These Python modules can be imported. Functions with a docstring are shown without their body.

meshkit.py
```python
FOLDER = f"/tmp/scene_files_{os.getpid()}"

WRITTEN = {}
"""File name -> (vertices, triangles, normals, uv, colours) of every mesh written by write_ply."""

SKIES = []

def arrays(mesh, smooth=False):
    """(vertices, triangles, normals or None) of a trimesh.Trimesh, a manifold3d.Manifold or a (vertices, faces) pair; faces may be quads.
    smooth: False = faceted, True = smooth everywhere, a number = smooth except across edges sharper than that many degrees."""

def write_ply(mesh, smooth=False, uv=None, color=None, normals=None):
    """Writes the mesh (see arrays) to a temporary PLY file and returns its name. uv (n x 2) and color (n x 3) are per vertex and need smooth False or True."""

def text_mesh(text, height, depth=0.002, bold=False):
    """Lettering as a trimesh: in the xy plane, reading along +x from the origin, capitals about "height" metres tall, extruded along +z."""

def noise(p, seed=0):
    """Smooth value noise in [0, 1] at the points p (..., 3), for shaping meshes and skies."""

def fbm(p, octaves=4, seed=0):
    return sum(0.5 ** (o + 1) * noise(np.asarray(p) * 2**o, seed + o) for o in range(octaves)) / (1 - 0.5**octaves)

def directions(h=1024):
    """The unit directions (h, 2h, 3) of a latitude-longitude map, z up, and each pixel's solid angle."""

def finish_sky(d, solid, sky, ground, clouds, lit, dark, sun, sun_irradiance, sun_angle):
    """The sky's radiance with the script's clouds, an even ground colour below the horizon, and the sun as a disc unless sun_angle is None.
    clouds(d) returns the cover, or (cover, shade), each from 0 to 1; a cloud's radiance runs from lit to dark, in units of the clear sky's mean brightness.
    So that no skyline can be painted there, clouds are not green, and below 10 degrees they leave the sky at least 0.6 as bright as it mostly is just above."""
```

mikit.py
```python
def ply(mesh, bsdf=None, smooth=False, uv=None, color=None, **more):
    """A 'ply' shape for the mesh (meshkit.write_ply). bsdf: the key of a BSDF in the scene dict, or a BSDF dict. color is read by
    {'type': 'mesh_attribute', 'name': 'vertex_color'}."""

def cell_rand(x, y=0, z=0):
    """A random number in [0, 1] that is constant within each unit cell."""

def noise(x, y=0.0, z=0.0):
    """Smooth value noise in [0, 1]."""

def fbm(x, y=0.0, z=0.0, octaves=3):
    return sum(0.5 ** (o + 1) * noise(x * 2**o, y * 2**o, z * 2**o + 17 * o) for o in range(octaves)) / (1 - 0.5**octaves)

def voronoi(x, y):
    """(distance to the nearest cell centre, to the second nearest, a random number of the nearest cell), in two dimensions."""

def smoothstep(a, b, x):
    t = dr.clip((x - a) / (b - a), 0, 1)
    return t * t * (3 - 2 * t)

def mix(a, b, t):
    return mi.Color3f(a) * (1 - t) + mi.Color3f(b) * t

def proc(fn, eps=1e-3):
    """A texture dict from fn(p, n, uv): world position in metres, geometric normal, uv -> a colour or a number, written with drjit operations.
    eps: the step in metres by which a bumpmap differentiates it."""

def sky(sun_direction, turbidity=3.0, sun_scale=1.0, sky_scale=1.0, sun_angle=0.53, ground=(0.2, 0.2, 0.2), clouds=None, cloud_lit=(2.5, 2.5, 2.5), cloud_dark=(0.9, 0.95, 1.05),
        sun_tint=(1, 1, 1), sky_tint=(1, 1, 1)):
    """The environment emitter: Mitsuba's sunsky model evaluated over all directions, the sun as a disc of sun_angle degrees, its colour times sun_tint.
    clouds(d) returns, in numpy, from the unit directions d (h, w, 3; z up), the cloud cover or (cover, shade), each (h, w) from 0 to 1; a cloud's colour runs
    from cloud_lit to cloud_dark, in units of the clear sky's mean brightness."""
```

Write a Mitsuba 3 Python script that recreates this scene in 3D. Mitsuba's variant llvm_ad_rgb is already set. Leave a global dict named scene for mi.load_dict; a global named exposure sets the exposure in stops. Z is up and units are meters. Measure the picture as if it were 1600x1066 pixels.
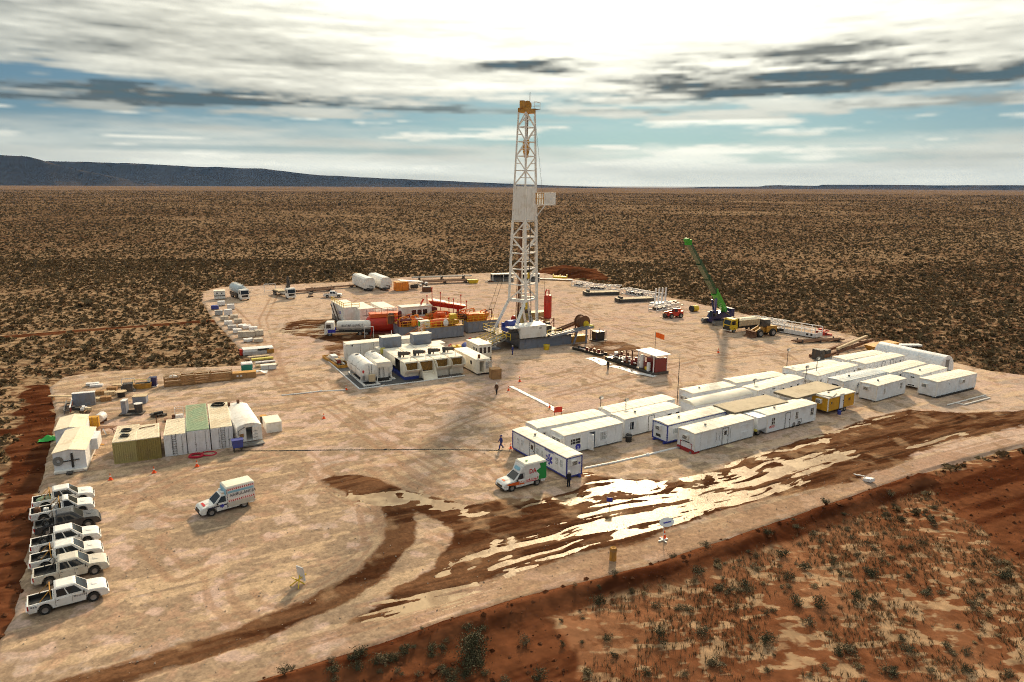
import math, random
import numpy as np, trimesh, manifold3d as m3
import drjit as dr, mitsuba as mi
import mikit, meshkit
from mikit import noise, fbm, voronoi, cell_rand, smoothstep, mix
from shapely.geometry import Polygon, LineString, Point, box as sbox
from shapely.ops import unary_union
from shapely import contains_xy
mi.set_log_level(mi.LogLevel.Error)
random.seed(7); RNG = np.random.default_rng(7)
T = mi.ScalarTransform4f
scene, labels, place = {}, {}, {}

# ---------------------------------------------------------------- camera, sky, exposure
CAM = dict(eye=(0,0,31.0), pitch=12.407, roll=0.300, fov=72.055)
exposure = 1.42
def look():
    p, r = math.radians(CAM['pitch']), math.radians(CAM['roll'])
    f = np.array([0, math.cos(p), -math.sin(p)]); rt = np.array([1., 0, 0]); up = np.cross(rt, f)
    up2 = -math.sin(r) * rt + math.cos(r) * up
    e = np.array(CAM['eye'], float)
    return T().look_at(origin=e.tolist(), target=(e + f).tolist(), up=up2.tolist())
scene['camera'] = {'type': 'perspective', 'fov': CAM['fov'], 'fov_axis': 'x', 'to_world': look(), 'near_clip': 1.0, 'far_clip': 90000.0, 'medium': {'type': 'ref', 'id': 'air'}}
scene['air'] = {'type': 'homogeneous', 'albedo': {'type': 'rgb', 'value': [.25, .50, 1.0]}, 'sigma_t': 1.1e-5}
SUN_AZ, SUN_EL = 10.0, 26.0
SUN = (math.sin(math.radians(SUN_AZ)) * math.cos(math.radians(SUN_EL)), math.cos(math.radians(SUN_AZ)) * math.cos(math.radians(SUN_EL)), math.sin(math.radians(SUN_EL)))

def sstep(a, b, x):
    t = np.clip((x - a) / (b - a), 0, 1); return t * t * (3 - 2 * t)
def clouds(d):
    "broken stratus with long lenticular bars before the sun; cover and shade per direction"
    az = np.degrees(np.arctan2(d[..., 0], d[..., 1])); el = np.degrees(np.arcsin(np.clip(d[..., 2], -1, 1)))
    def nz(sx, sy, seed, o=4, tilt=0.):
        return meshkit.fbm(np.stack([d[..., 0] * sx, d[..., 1] * sx, el * sy + tilt * az], -1), o, seed)
    warp = nz(5, .12, 3) - .5
    streak = nz(4, .80, 11, 6, .01)                # long thin wisps
    fine = nz(15, 2.0, 21, 6, .02)
    grain = nz(55, 5.0, 41, 4)
    puff = nz(6, .13, 31, 6)
    el2 = el + 2.0 * warp
    front = np.exp(-((az - 4) / 52.0) ** 2)
    glow = np.exp(-(((az - 9) / 36.0) ** 2 + ((el - 17.5) / 10.5) ** 2))
    tex = .55 * fine + .25 * streak + .20 * grain
    # a thin cream bank along the horizon, wisps above it, then a thick textured deck
    bank = sstep(5.2, 1.6, el2 + 5.0 * (streak - .5) + 3.0 * (fine - .5)) * .88
    wisps = sstep(.50, .60, .60 * streak + .40 * fine) * sstep(11, 5, el)
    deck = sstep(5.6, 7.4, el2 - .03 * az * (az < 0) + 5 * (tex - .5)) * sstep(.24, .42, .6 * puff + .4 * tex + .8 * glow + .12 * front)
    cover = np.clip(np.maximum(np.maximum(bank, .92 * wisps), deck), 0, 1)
    cover = cover * (.30 + .70 * np.clip(front * 1.35 + sstep(20, 30, el), 0, 1))  # outside the view: low cloud thinned, deck overhead added for its fill light
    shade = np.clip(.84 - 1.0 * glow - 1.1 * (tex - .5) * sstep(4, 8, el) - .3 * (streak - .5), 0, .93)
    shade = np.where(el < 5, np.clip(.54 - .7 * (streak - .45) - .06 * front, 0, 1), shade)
    shade = np.where(el > 20, np.clip(.58 - .58 * glow + .7 * (puff - .5) - .4 * (tex - .5), 0, 1), shade)  # unseen deck overhead, made bright to fill the shaded fronts
    def bar(a0, e0, ra, re, tilt=0., soft=.30, k=1.):
        x = (az - a0) / ra; y = (el - e0 - tilt * (az - a0)) / re
        y = np.where(y < 0, y * 1.9, y)
        q = np.sqrt(x * x + y * y) + k * (1.35 * (fine - .5) + .9 * (streak - .5) + .6 * (grain - .5)) + .12
        return sstep(1 + soft, 1 - 1.6 * soft, q)
    dark = np.zeros_like(el)
    for a0, e0, ra, re, tilt, w in BARS: dark = np.maximum(dark, w * bar(a0, e0, ra, re, tilt))
    gap = np.zeros_like(el)
    for a0, e0, ra, re, tilt, w in GAPS: gap = np.maximum(gap, w * bar(a0, e0, ra, re, tilt, .35, .8))
    wisp = sstep(.52, .60, .6 * streak + .4 * fine)
    cover = np.clip(cover * (1 - gap) + gap * wisp * .75, 0, 1)
    rim = np.clip(1.0 - dark, 0, 1)
    cover = np.maximum(cover, dark); shade = shade * rim + dark * np.clip(1.0 - .35 * sstep(.45, .7, fine), 0, 1)
    return cover, shade
BARS = [(*(-22.23,5.92), 15, .75, -.01, 1), (*(-28.32,5.52), 8, .6, 0, .9), (*(-11.85,5.86), 12, .45, -.03, .8), (*(1.46,8.81), 4.2, .85, 0, 1), (*(18.49,7.15), 11.5, 1.9, .05, 1), (*(28.00,7.03), 16, 1.25, .0, 1), (*(23.42,9.20), 4.5, .5, 0, .8),
        (*(10.21,6.37), 7, .5, .02, .9), (*(4.87,5.58), 12, .28, 0, .6), (*(30.41,5.60), 10, .6, 0, .5)]
GAPS = [(*(-32.57,6.67), 12, 1.6, -.05, 1), (*(7.90,3.48), 15, 1.0, 0, .95), (*(-8.02,4.82), 11, .5, -.08, .8), (*(29.08,4.23), 9, 1.2, -.02, .9), (*(20.94,4.02), 10, .8, -.05, .6), (*(-33.81,4.91), 6, 1.1, 0, .8), (*(-18.54,2.52), 16, .4, 0, .6), (*(17.06,2.02),14,.6,0,.6)]
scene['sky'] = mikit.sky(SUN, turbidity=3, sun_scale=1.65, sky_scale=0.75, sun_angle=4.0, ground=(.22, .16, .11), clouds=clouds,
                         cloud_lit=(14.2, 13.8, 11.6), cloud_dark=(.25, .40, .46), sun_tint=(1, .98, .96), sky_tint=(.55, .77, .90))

# ---------------------------------------------------------------- helpers
def rgb(c): return {'type': 'rgb', 'value': list(c)}
def M(name, c, rough=.6, metal=0., **k):
    scene['mat_' + name] = {'type': 'twosided', 'bsdf': {'type': 'principled', 'base_color': rgb(c) if isinstance(c, (tuple, list)) else c, 'roughness': rough, 'metallic': metal, **k}}
    return 'mat_' + name
def S2L(h):
    "sRGB hex to linear"
    v = np.array([int(h[i:i + 2], 16) for i in (0, 2, 4)]) / 255.
    return tuple(np.where(v < .04045, v / 12.92, ((v + .055) / 1.055) ** 2.4).round(4).tolist())

def rotz(a):
    c, s = math.cos(a), math.sin(a); return np.array([[c, -s, 0], [s, c, 0], [0, 0, 1.]])
CUBE_F = np.array([[0, 2, 3, 1], [4, 5, 7, 6], [0, 1, 5, 4], [2, 6, 7, 3], [0, 4, 6, 2], [1, 3, 7, 5]])
class MB:
    "collects shapes that become one mesh"
    def __init__(s): s.v, s.f, s.n = [], [], 0
    def add(s, v, f):
        v = np.asarray(v, float); f = np.asarray(f, int)
        if f.shape[1] == 4: f = np.vstack([f[:, [0, 1, 2]], f[:, [0, 2, 3]]])
        s.v.append(v); s.f.append(f + s.n); s.n += len(v); return s
    def mesh(s, m, off=(0, 0, 0), R=None):
        v, f, _ = meshkit.arrays(m)
        if R is not None: v = v @ np.asarray(R).T
        return s.add(v + np.asarray(off), f)
    def box(s, x0, y0, z0, x1, y1, z1):
        v = [[x, y, z] for x in (x0, x1) for y in (y0, y1) for z in (z0, z1)]
        return s.add(v, CUBE_F[:, ::1])
    def cbox(s, c, size, rz=0., ry=0., rx=0.):
        h = np.array(size) / 2.
        v = np.array([[x, y, z] for x in (-1, 1) for y in (-1, 1) for z in (-1, 1)]) * h
        cx, sx = math.cos(rx), math.sin(rx); cy, sy = math.cos(ry), math.sin(ry)
        R = rotz(rz) @ np.array([[cy, 0, sy], [0, 1, 0], [-sy, 0, cy]]) @ np.array([[1, 0, 0], [0, cx, -sx], [0, sx, cx]])
        return s.add(v @ R.T + np.array(c), CUBE_F)
    def hexa(s, bottom, top):
        "box from four bottom and four top corners, both counter-clockwise seen from above"
        v = np.array(list(bottom) + list(top), float)
        return s.add(v, [[3, 2, 1, 0], [4, 5, 6, 7], [0, 1, 5, 4], [1, 2, 6, 5], [2, 3, 7, 6], [3, 0, 4, 7]])
    def bar(s, a, b, w, h=None, up=(0, 0, 1)):
        a, b = np.array(a, float), np.array(b, float); d = b - a; L = np.linalg.norm(d)
        if L < 1e-6: return s
        d /= L; u = np.cross(up, d)
        if np.linalg.norm(u) < 1e-3: u = np.cross((0, 1, 0), d)
        u /= np.linalg.norm(u); t = np.cross(d, u); h = h or w
        v = [p + u * i * w / 2 + t * j * h / 2 for p in (a, b) for i in (-1, 1) for j in (-1, 1)]
        return s.add(v, CUBE_F)
    def cyl(s, a, b, r, r2=None, n=12, cap=True):
        a, b = np.array(a, float), np.array(b, float); d = b - a; d /= np.linalg.norm(d); r2 = r if r2 is None else r2
        u = np.cross(d, (0, 0, 1.) if abs(d[2]) < .9 else (1., 0, 0)); u /= np.linalg.norm(u); t = np.cross(d, u)
        ang = np.arange(n) * 2 * np.pi / n; ring = np.cos(ang)[:, None] * u + np.sin(ang)[:, None] * t
        v = np.vstack([a + ring * r, b + ring * r2, [a], [b]]); i = np.arange(n); j = (i + 1) % n
        f = np.vstack([np.stack([i, j, j + n], 1), np.stack([i, j + n, i + n], 1)])
        if cap: f = np.vstack([f, np.stack([j, i, i * 0 + 2 * n], 1), np.stack([i + n, j + n, i * 0 + 2 * n + 1], 1)])
        return s.add(v, f)
    def tube(s, pts, r, n=6):
        for a, b in zip(pts[:-1], pts[1:]): s.cyl(a, b, r, n=n)
        return s
    def lathe(s, prof, n=16, c=(0, 0, 0), axis='z'):
        "prof: (radius, height) pairs"
        p = np.array(prof, float); ang = np.arange(n) * 2 * np.pi / n
        v = np.stack([np.outer(p[:, 0], np.cos(ang)), np.outer(p[:, 0], np.sin(ang)), np.repeat(p[:, 1:], n, 1)], -1).reshape(-1, 3)
        if axis == 'x': v = v[:, [2, 0, 1]]
        if axis == 'y': v = v[:, [1, 2, 0]]
        f = []
        for k in range(len(p) - 1):
            for i in range(n):
                j = (i + 1) % n; f.append([k * n + i, k * n + j, (k + 1) * n + j, (k + 1) * n + i])
        return s.add(v + np.array(c), f)
    def prism(s, poly, a0, a1, plane='xz'):
        "extrude a polygon (list of 2-d points or shapely) along the third axis from a0 to a1"
        g = poly if hasattr(poly, 'exterior') else Polygon(poly)
        m = trimesh.creation.extrude_polygon(g, a1 - a0, engine='earcut'); v = np.array(m.vertices); f = np.array(m.faces)
        if plane == 'xz': v = np.stack([v[:, 0], a1 - v[:, 2], v[:, 1]], 1)
        elif plane == 'yz': v = np.stack([v[:, 2] + a0, v[:, 0], v[:, 1]], 1)
        else: v = v + [0, 0, a0]
        return s.add(v, f)
    def out(s): return (np.vstack(s.v), np.vstack(s.f))
    def xf(s, off=(0, 0, 0), rz=0., k=1.):
        s.v = [np.asarray(v) * k @ rotz(rz).T + np.array(off) for v in s.v]; return s

SC = 1.0
COUNT = {}
def numbered(name):
    n = COUNT.get(name, 0); COUNT[name] = n + 1
    return name if n == 0 else f'{name}_{n:03d}'
def thing(name, label, cat, xy=(0, 0), rot=0., z=0., group=None, kind=None):
    key = numbered(name); place[key] = T().translate([xy[0], xy[1], z]).rotate([0, 0, 1], rot).scale(SC)
    labels[key] = {'label': label, 'category': cat}
    if group: labels[key]['group'] = group
    if kind: labels[key] = {'label': label, 'kind': kind}
    return key
def part(parent, name, mb, mat, smooth=False, label=None, kind=None):
    key = numbered(parent + '__' + name); root = parent.split('__')[0]
    scene[key] = mikit.ply(mb.out() if isinstance(mb, MB) else mb, mat, smooth=smooth, to_world=place[root])
    if label: labels[key] = {'label': label}
    if kind: labels.setdefault(key, {})['kind'] = kind
    return key
def single(name, label, cat, mb, mat, xy=(0, 0), rot=0., z=0., smooth=False, group=None):
    k = thing(name, label, cat, xy, rot, z, group)
    scene[k] = mikit.ply(mb.out() if isinstance(mb, MB) else mb, mat, smooth=smooth, to_world=place[k]); return k
def struct(name, mesh, mat, smooth=False, uv=None, label=None, kind='structure'):
    k = numbered(name); scene[k] = mikit.ply(mesh, mat, smooth=smooth, uv=uv); labels[k] = {'kind': kind}
    if label: labels[k]['label'] = label
    return k
def dup(root, xy, rot, label, group=None, z=0.):
    base = root.rsplit('_', 1)[0] if root[-3:].isdigit() else root
    key = thing(base, label, labels[root]['category'], xy, rot, z, group or labels[root].get('group'))
    for k in [k for k in scene if k.startswith(root + '__')]:
        scene[key + k[len(root):]] = {**scene[k], 'to_world': place[key]}
        if k in labels: labels[key + k[len(root):]] = dict(labels[k])
    return key
def uv_of(rot): return np.array([math.cos(math.radians(rot)), math.sin(math.radians(rot))])
U, V = uv_of(28), uv_of(118)
scene['haze'] = {'type': 'cube', 'to_world': T().translate([0, 10500, 290]).scale([26000, 13500, 310]), 'bsdf': {'type': 'null'}, 'interior': {'type': 'ref', 'id': 'air'}}
labels['haze'] = {'kind': 'stuff', 'label': 'thin blue air before the far hills'}

# ---------------------------------------------------------------- ground
PAD = Polygon([(-33.07,37.68),(-35.00,42.61),(-36.21,46.30),(-43.29,59.03),(-50.75,72.14),(-61.90,91.75),(-71.91,106.04),(-73.38,111.30),(-70.05,114.61),(-59.53,117.39),(-52.24,118.42),(-44.99,119.91),(-48.88,127.51),(-58.35,143.21),(-69.54,162.27),(-85.15,191.20),(-91.40,206.58),(-90.13,216.09),(-74.92,220.98),(-50.80,231.11),(-35.67,243.46),(-9.45,255.64),(11.56,256.56),(32.22,220.65),(48.20,194.49),(59.68,170.15),(71.03,153.22),(76.16,138.56),(80.13,125.86),(82.97,118.58),(89.93,113.71),(97.09,107.04),(89.78,94.24),(76.79,89.21),(64.06,83.27),(52.68,77.83),(46.07,74.13),(28.22,63.60),(10.79,53.37),(0.10,48.61),(-4.59,46.02),(-8.82,43.46),(-12.68,41.20),(-16.18,39.07),(-20.87,36.16),(-25.89,32.78),(-31.49,32.74)])
ROAD = Polygon([(-25.89,32.78),(-22.79,38.44),(-18.37,42.75),(-15.39,46.09),(-12.08,50.36),(-8.69,55.05),(-5.90,60.69),(0.09,63.42),(7.31,67.13),(12.83,64.98),(20.24,68.85),(34.19,78.58),(52.83,92.25),(67.26,99.81),(83.47,105.04),(96.48,106.32),(89.78,94.24),(76.79,89.21),(64.06,83.27),(52.68,77.83),(46.07,74.13),(28.22,63.60),(10.79,53.37),(0.10,48.61),(-4.59,46.02),(-8.82,43.46),(-12.68,41.20),(-16.18,39.07),(-20.87,36.16)]).buffer(0)
MUD = [(Polygon([(-20.85,70.46),(-19.57,72.19),(-16.77,72.23),(-10.55,68.00),(-4.36,64.77),(2.02,65.87),(7.05,67.90),(8.13,72.03),(11.21,71.55),(14.09,68.30),(21.26,72.73),(30.82,79.76),(40.73,86.66),(47.25,91.62),(56.97,96.58),(63.84,94.38),(77.42,96.92),(72.79,90.70),(54.37,83.13),(36.40,70.36),(26.27,66.91),(17.00,61.21),(11.47,57.25),(5.57,54.77),(0.10,52.17),(-4.86,49.08),(-8.87,46.38),(-11.70,45.35),(-9.74,48.60),(-6.31,53.30),(-5.50,59.45),(-9.87,63.30),(-15.20,64.93)]), .92),
       (Polygon([(-29.66,38.50),(-24.27,41.36),(-20.92,43.57),(-18.48,45.52),(-15.89,47.78),(-13.69,50.71),(-12.02,53.86),(-11.35,57.01),(-11.56,60.13),(-12.57,62.72),(-14.79,67.63),(-10.39,66.92),(-9.25,63.31),(-9.20,60.66),(-8.98,57.04),(-9.50,53.58),(-10.91,50.10),(-12.87,47.31),(-15.29,44.94),(-17.62,43.10),(-21.00,40.75),(-24.24,38.89),(-26.12,36.64)]), 1.),
       (Polygon([(-51.49,158.82),(-48.24,162.87),(-42.25,163.04),(-27.60,148.58),(-24.61,139.10),(-30.19,134.90),(-36.21,138.82),(-44.25,144.20),(-49.50,148.02)]), .9),
       (Polygon([(-37.37,135.87),(-31.06,138.95),(-26.83,130.60),(-29.57,125.43),(-34.01,125.34)]), .55),
       (Polygon([(10.22,137.00),(21.50,144.56),(26.36,134.54),(27.45,121.90),(20.97,117.31),(15.40,126.42)]), .5)]
WET = [  # centre, half length and half width in metres, angle, depth
    ((11.15,68.74), 8.0, 2.6, 24, .9), ((17.43,68.34), 8, 2.2, 30, .9), ((24.65,72.25), 9, 1.6, 32, .8), ((32.79,75.06), 8, 1.5, 32, .75), ((7.37,61.49), 5, 1.6, 20, .9), ((2.93,57.16), 8, 1.9, 25, .85), ((12.84,61.55), 8, 1.3, 28, .8),
    ((-2.06,53.86), 7, 1.3, 26, .7), ((20.51,65.07), 10, .9, 30, .75), ((37.69,83.34), 8, 1.6, 30, .62), ((26.83,76.88), 6, .9, 32, .6), ((32.05,83.25), 7, 1.0, 30, .55), ((44.54,87.70), 8, .9, 28, .45),
    ((-14.22,66.42), 3.0, 1.3, -12, .95), ((-6.90,64.74), 4.2, 1.1, -25, .95), ((-10.39,66.92), 2.5, .7, -15, .8), ((-8.01,46.95), 6, .8, 25, .55), ((-4.98,50.42), 6, .8, 25, .5), ((8.18,72.56), 1.6, .8, 20, .8),
    ((-44.24,152.33), 9.0, 4.5, 20, 1.0), ((-35.15,148.39), 6, 3, 20, .6), ((53.43,83.57), 6, .8, 28, .5), ((53.57,93.64), 8, .8, 28, .45), ((23.32,112.41), 4, .8, -52, .6), ((18.41,122.63), 5, 1.0, -52, .7)]
CUTS = [Polygon([(44.29,71.98),(50.19,73.82),(60.99,78.95),(77.41,83.92),(75.45,70.36),(47.93,47.04),(44.12,55.16),(43.56,57.59),(43.63,63.23)]),       # freshly bladed red earth
        Polygon([(-76.84,107.41),(-70.92,106.06),(-61.56,91.75),(-50.54,72.14),(-43.29,59.03),(-36.21,46.30),(-33.03,36.59),(-36.86,36.57),(-44.39,51.45),(-50.69,64.22),(-61.20,81.88)]),
        Polygon([(6.46,240.00),(10.95,270.82),(20.55,284.82),(32.01,271.78),(33.10,234.43),(21.86,240.63)]),
        LineString([(-111.19,138.80),(-93.63,148.24),(-69.91,160.66)]).buffer(1.6), LineString([(-68.96,83.57),(-60.97,86.07),(-58.95,87.59)]).buffer(1.4),
        LineString([(-21.37,35.64),(-15.23,38.67),(-7.83,42.84),(-3.60,45.42),(1.08,47.85),(11.14,52.38),(28.24,62.12),(44.86,71.99)]).buffer(2.2),
        Polygon([(-15.04,38.09),(-8.47,41.49),(-1.72,44.68),(1.53,46.63),(4.53,42.94),(5.22,37.41)]),
        LineString([(-48.84,221.97),(-21.62,235.51),(-0.12,250.37)]).buffer(3)]
def fields(X, Y):
    p = np.stack([X, Y, 0 * X], -1)
    a = X * U[0] + Y * U[1]; b = X * V[0] + Y * V[1]
    wob = meshkit.fbm(p * .12, 3, 5) - .5
    q = np.stack([X + 3 * wob, Y - 3 * wob], -1)
    return p, a, b, wob, q
def soft_in(poly, X, Y, w):
    "1 inside, 0 outside, soft over w metres"
    from shapely import points, distance
    x0, y0, x1, y1 = poly.bounds; out = np.zeros(X.shape)
    m = (X > x0 - w) & (X < x1 + w) & (Y > y0 - w) & (Y < y1 + w)
    if not m.any(): return out
    pts = points(X[m], Y[m]); ins = contains_xy(poly, X[m], Y[m]); de = distance(poly.exterior, pts)
    out[m] = np.clip(.5 + np.where(ins, de, -de) / w, 0, 1); return out
TRACKS = []
def arc(cx, cy, r, a0, a1): return [(cx + r * math.cos(math.radians(a0 + (a1 - a0) * t / 24)), cy + r * math.sin(math.radians(a0 + (a1 - a0) * t / 24))) for t in range(25)]
def pad_fields(X, Y):
    "height, muddiness and track darkness of the worked ground"
    p, a, b, wob, q = fields(X, Y)
    mud = np.zeros(X.shape)
    for poly, w in MUD: mud = np.maximum(mud, w * soft_in(poly, X + 1.0 * wob, Y + 1.4 * wob, 2.2))
    road = soft_in(ROAD, X, Y, 1.5)
    wet = np.zeros(X.shape)
    for (cx, cy), l, w, ang, k in WET:
        c, s = math.cos(math.radians(ang)), math.sin(math.radians(ang)); dx, dy = X - cx, Y - cy
        wet = np.maximum(wet, k * np.exp(-(((dx * c + dy * s) / l) ** 2 + ((-dx * s + dy * c) / w) ** 2)))
    a2 = a + 2.0 * wob; b2 = b + 3.0 * wob
    rut = meshkit.fbm(np.stack([a2 * .10, b2 * 2.1, 0 * a], -1), 4, 9) - .5            # ruts along the road
    rut2 = meshkit.fbm(np.stack([a2 * .5, b2 * .7, 0 * a], -1), 3, 19) - .5
    lump = meshkit.fbm(p * .9, 3, 29) - .5
    z = .02 * (meshkit.fbm(p * .25, 3, 2) - .5) + .015 * lump
    z = z + mud * (.30 * rut + .16 * rut2 + .04 * lump) - .055 * wet * np.clip(mud + wet, 0, 1) + .02 * mud
    z = z + .07 * mud * (1 - sstep(.06, .22, wet)) + mud * .05 * (meshkit.fbm(np.stack([a2 * .25, b2 * 5.0, 0 * a], -1), 2, 39) - .5)
    tr = np.zeros(X.shape)
    for pts, w, k in TRACKS:
        P2 = np.array(pts); x0, y0 = P2.min(0) - 1; x1, y1 = P2.max(0) + 1
        m = (X > x0) & (X < x1) & (Y > y0) & (Y < y1)
        if not m.any(): continue
        from shapely import points, distance
        de = distance(LineString(pts), points(X[m], Y[m]))
        n = meshkit.fbm(np.stack([X[m] * .5, Y[m] * .5, 0 * X[m]], -1), 2, 77)
        val = k * np.clip(1.3 - de / w, 0, 1) * np.clip(.35 + 1.1 * n, 0, 1)
        tr[m] = np.maximum(tr[m], val)
    z = z - (.035 + .055 * mud) * tr
    return z, np.clip(mud + .9 * sstep(.3, .8, wet), 0, 1), tr, wet
rs = random.Random(3)
def pair(pts, k=.8, gap=1.6, w=.42):
    l = LineString(pts)
    for s in (-1, 1):
        try: o = l.offset_curve(s * gap / 2)
        except Exception: continue
        if o.geom_type == 'LineString' and len(o.coords) > 1: TRACKS.append((list(o.coords), w, k))
pair([(-21.30,73.42),(-18.81,69.17),(-15.30,65.37),(-12.36,63.27)], .9); pair([(-15.15,74.04),(-13.97,72.27),(-10.61,68.47),(-6.33,65.47)], 1, 1.8, .4); pair([(-13.33,74.81),(-10.97,70.93),(-7.83,67.41)], 1, 1.6, .4)
pair([(-36.18,63.00),(-36.64,65.11),(-34.63,63.01),(-31.97,61.96),(-30.57,62.25)], .9); pair([(-15.78,67.62),(-13.91,63.25),(-12.09,57.01)], .7)
pair([(-20.69,48.94),(-19.58,47.25),(-17.35,46.31),(-16.50,46.63)], .9); pair([(-24.04,51.65),(-22.07,48.06),(-18.72,44.91)], .7)
for px in ([(-23.42,73.39),(-19.10,76.25),(-13.87,80.39)], [(-34.59,104.61),(-25.31,95.19),(-15.41,80.37),(-6.68,69.32)], [(-32.66,108.25),(-16.21,84.84),(-2.63,69.37)], [(-44.49,125.11),(-54.95,147.88),(-73.05,180.06)], [(-36.72,108.18),(-48.05,135.62),(-58.68,162.58),(-68.77,202.32)], [(-30.71,95.10),(-43.33,125.13),(-54.21,162.71),(-49.31,191.28)], [(8.26,109.03),(18.96,126.50),(34.73,143.62),(50.41,135.10)],
           [(5.84,101.95),(19.20,113.13),(35.62,126.86),(54.42,132.45)], [(2.09,108.92),(11.03,117.11),(18.00,105.58),(24.79,109.35)], [(-9.03,95.46),(0.04,108.88),(10.01,105.43)], [(23.26,157.05),(33.33,137.55),(42.80,127.02)], [(21.31,164.84),(33.44,150.16),(42.80,143.82)], [(-16.28,95.34),(-9.89,105.07),(-1.77,95.59),(1.78,90.09)], [(-12.32,80.41),(-6.82,89.96),(-1.77,95.59)], [(-38.57,148.30),(-42.32,191.51),(-31.86,216.85)], [(-42.32,191.51),(-19.98,217.29),(-0.09,225.32)],
           [(14.16,193.37),(21.31,164.84),(30.50,165.10),(37.90,157.44)], [(-7.88,82.66),(-2.89,76.47),(0.08,69.41),(2.03,66.31)], [(19.40,102.19),(14.64,95.86),(7.14,92.88)], [(-36.92,68.94),(-34.43,74.15),(-27.91,76.13)], [(-32.10,56.80),(-26.88,51.62),(-25.13,53.62)], [(-6.27,64.75),(-3.44,59.47),(-2.92,54.89),(-5.06,51.36)], [(-2.46,64.79),(-0.50,59.50),(-1.00,54.91),(-3.52,51.37)], [(-9.32,59.40),(-5.58,57.07),(-4.21,53.83)]):
    pair(px, rs.uniform(.45, .85))
for off in (-1.2, -.7, -.2, .35, .9):
    TRACKS.append((list(LineString([(-14.28,68.42),(-11.10,63.98),(-10.00,60.02),(-10.32,55.57),(-12.02,50.54),(-15.04,46.81),(-17.96,44.32),(-21.49,41.85),(-24.74,39.84),(-28.92,37.38)]).offset_curve(off).coords), .24, 1.))
UPE = np.array([(-11.74,63.28),(0.09,62.73),(6.75,64.62),(20.24,68.85),(34.03,78.17),(51.00,88.81),(69.57,96.20)]); LOE = np.array([(-11.53,44.60),(-0.40,49.39),(11.08,55.04),(28.85,65.16),(46.92,75.62),(63.57,83.72),(75.98,88.19)])
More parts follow.
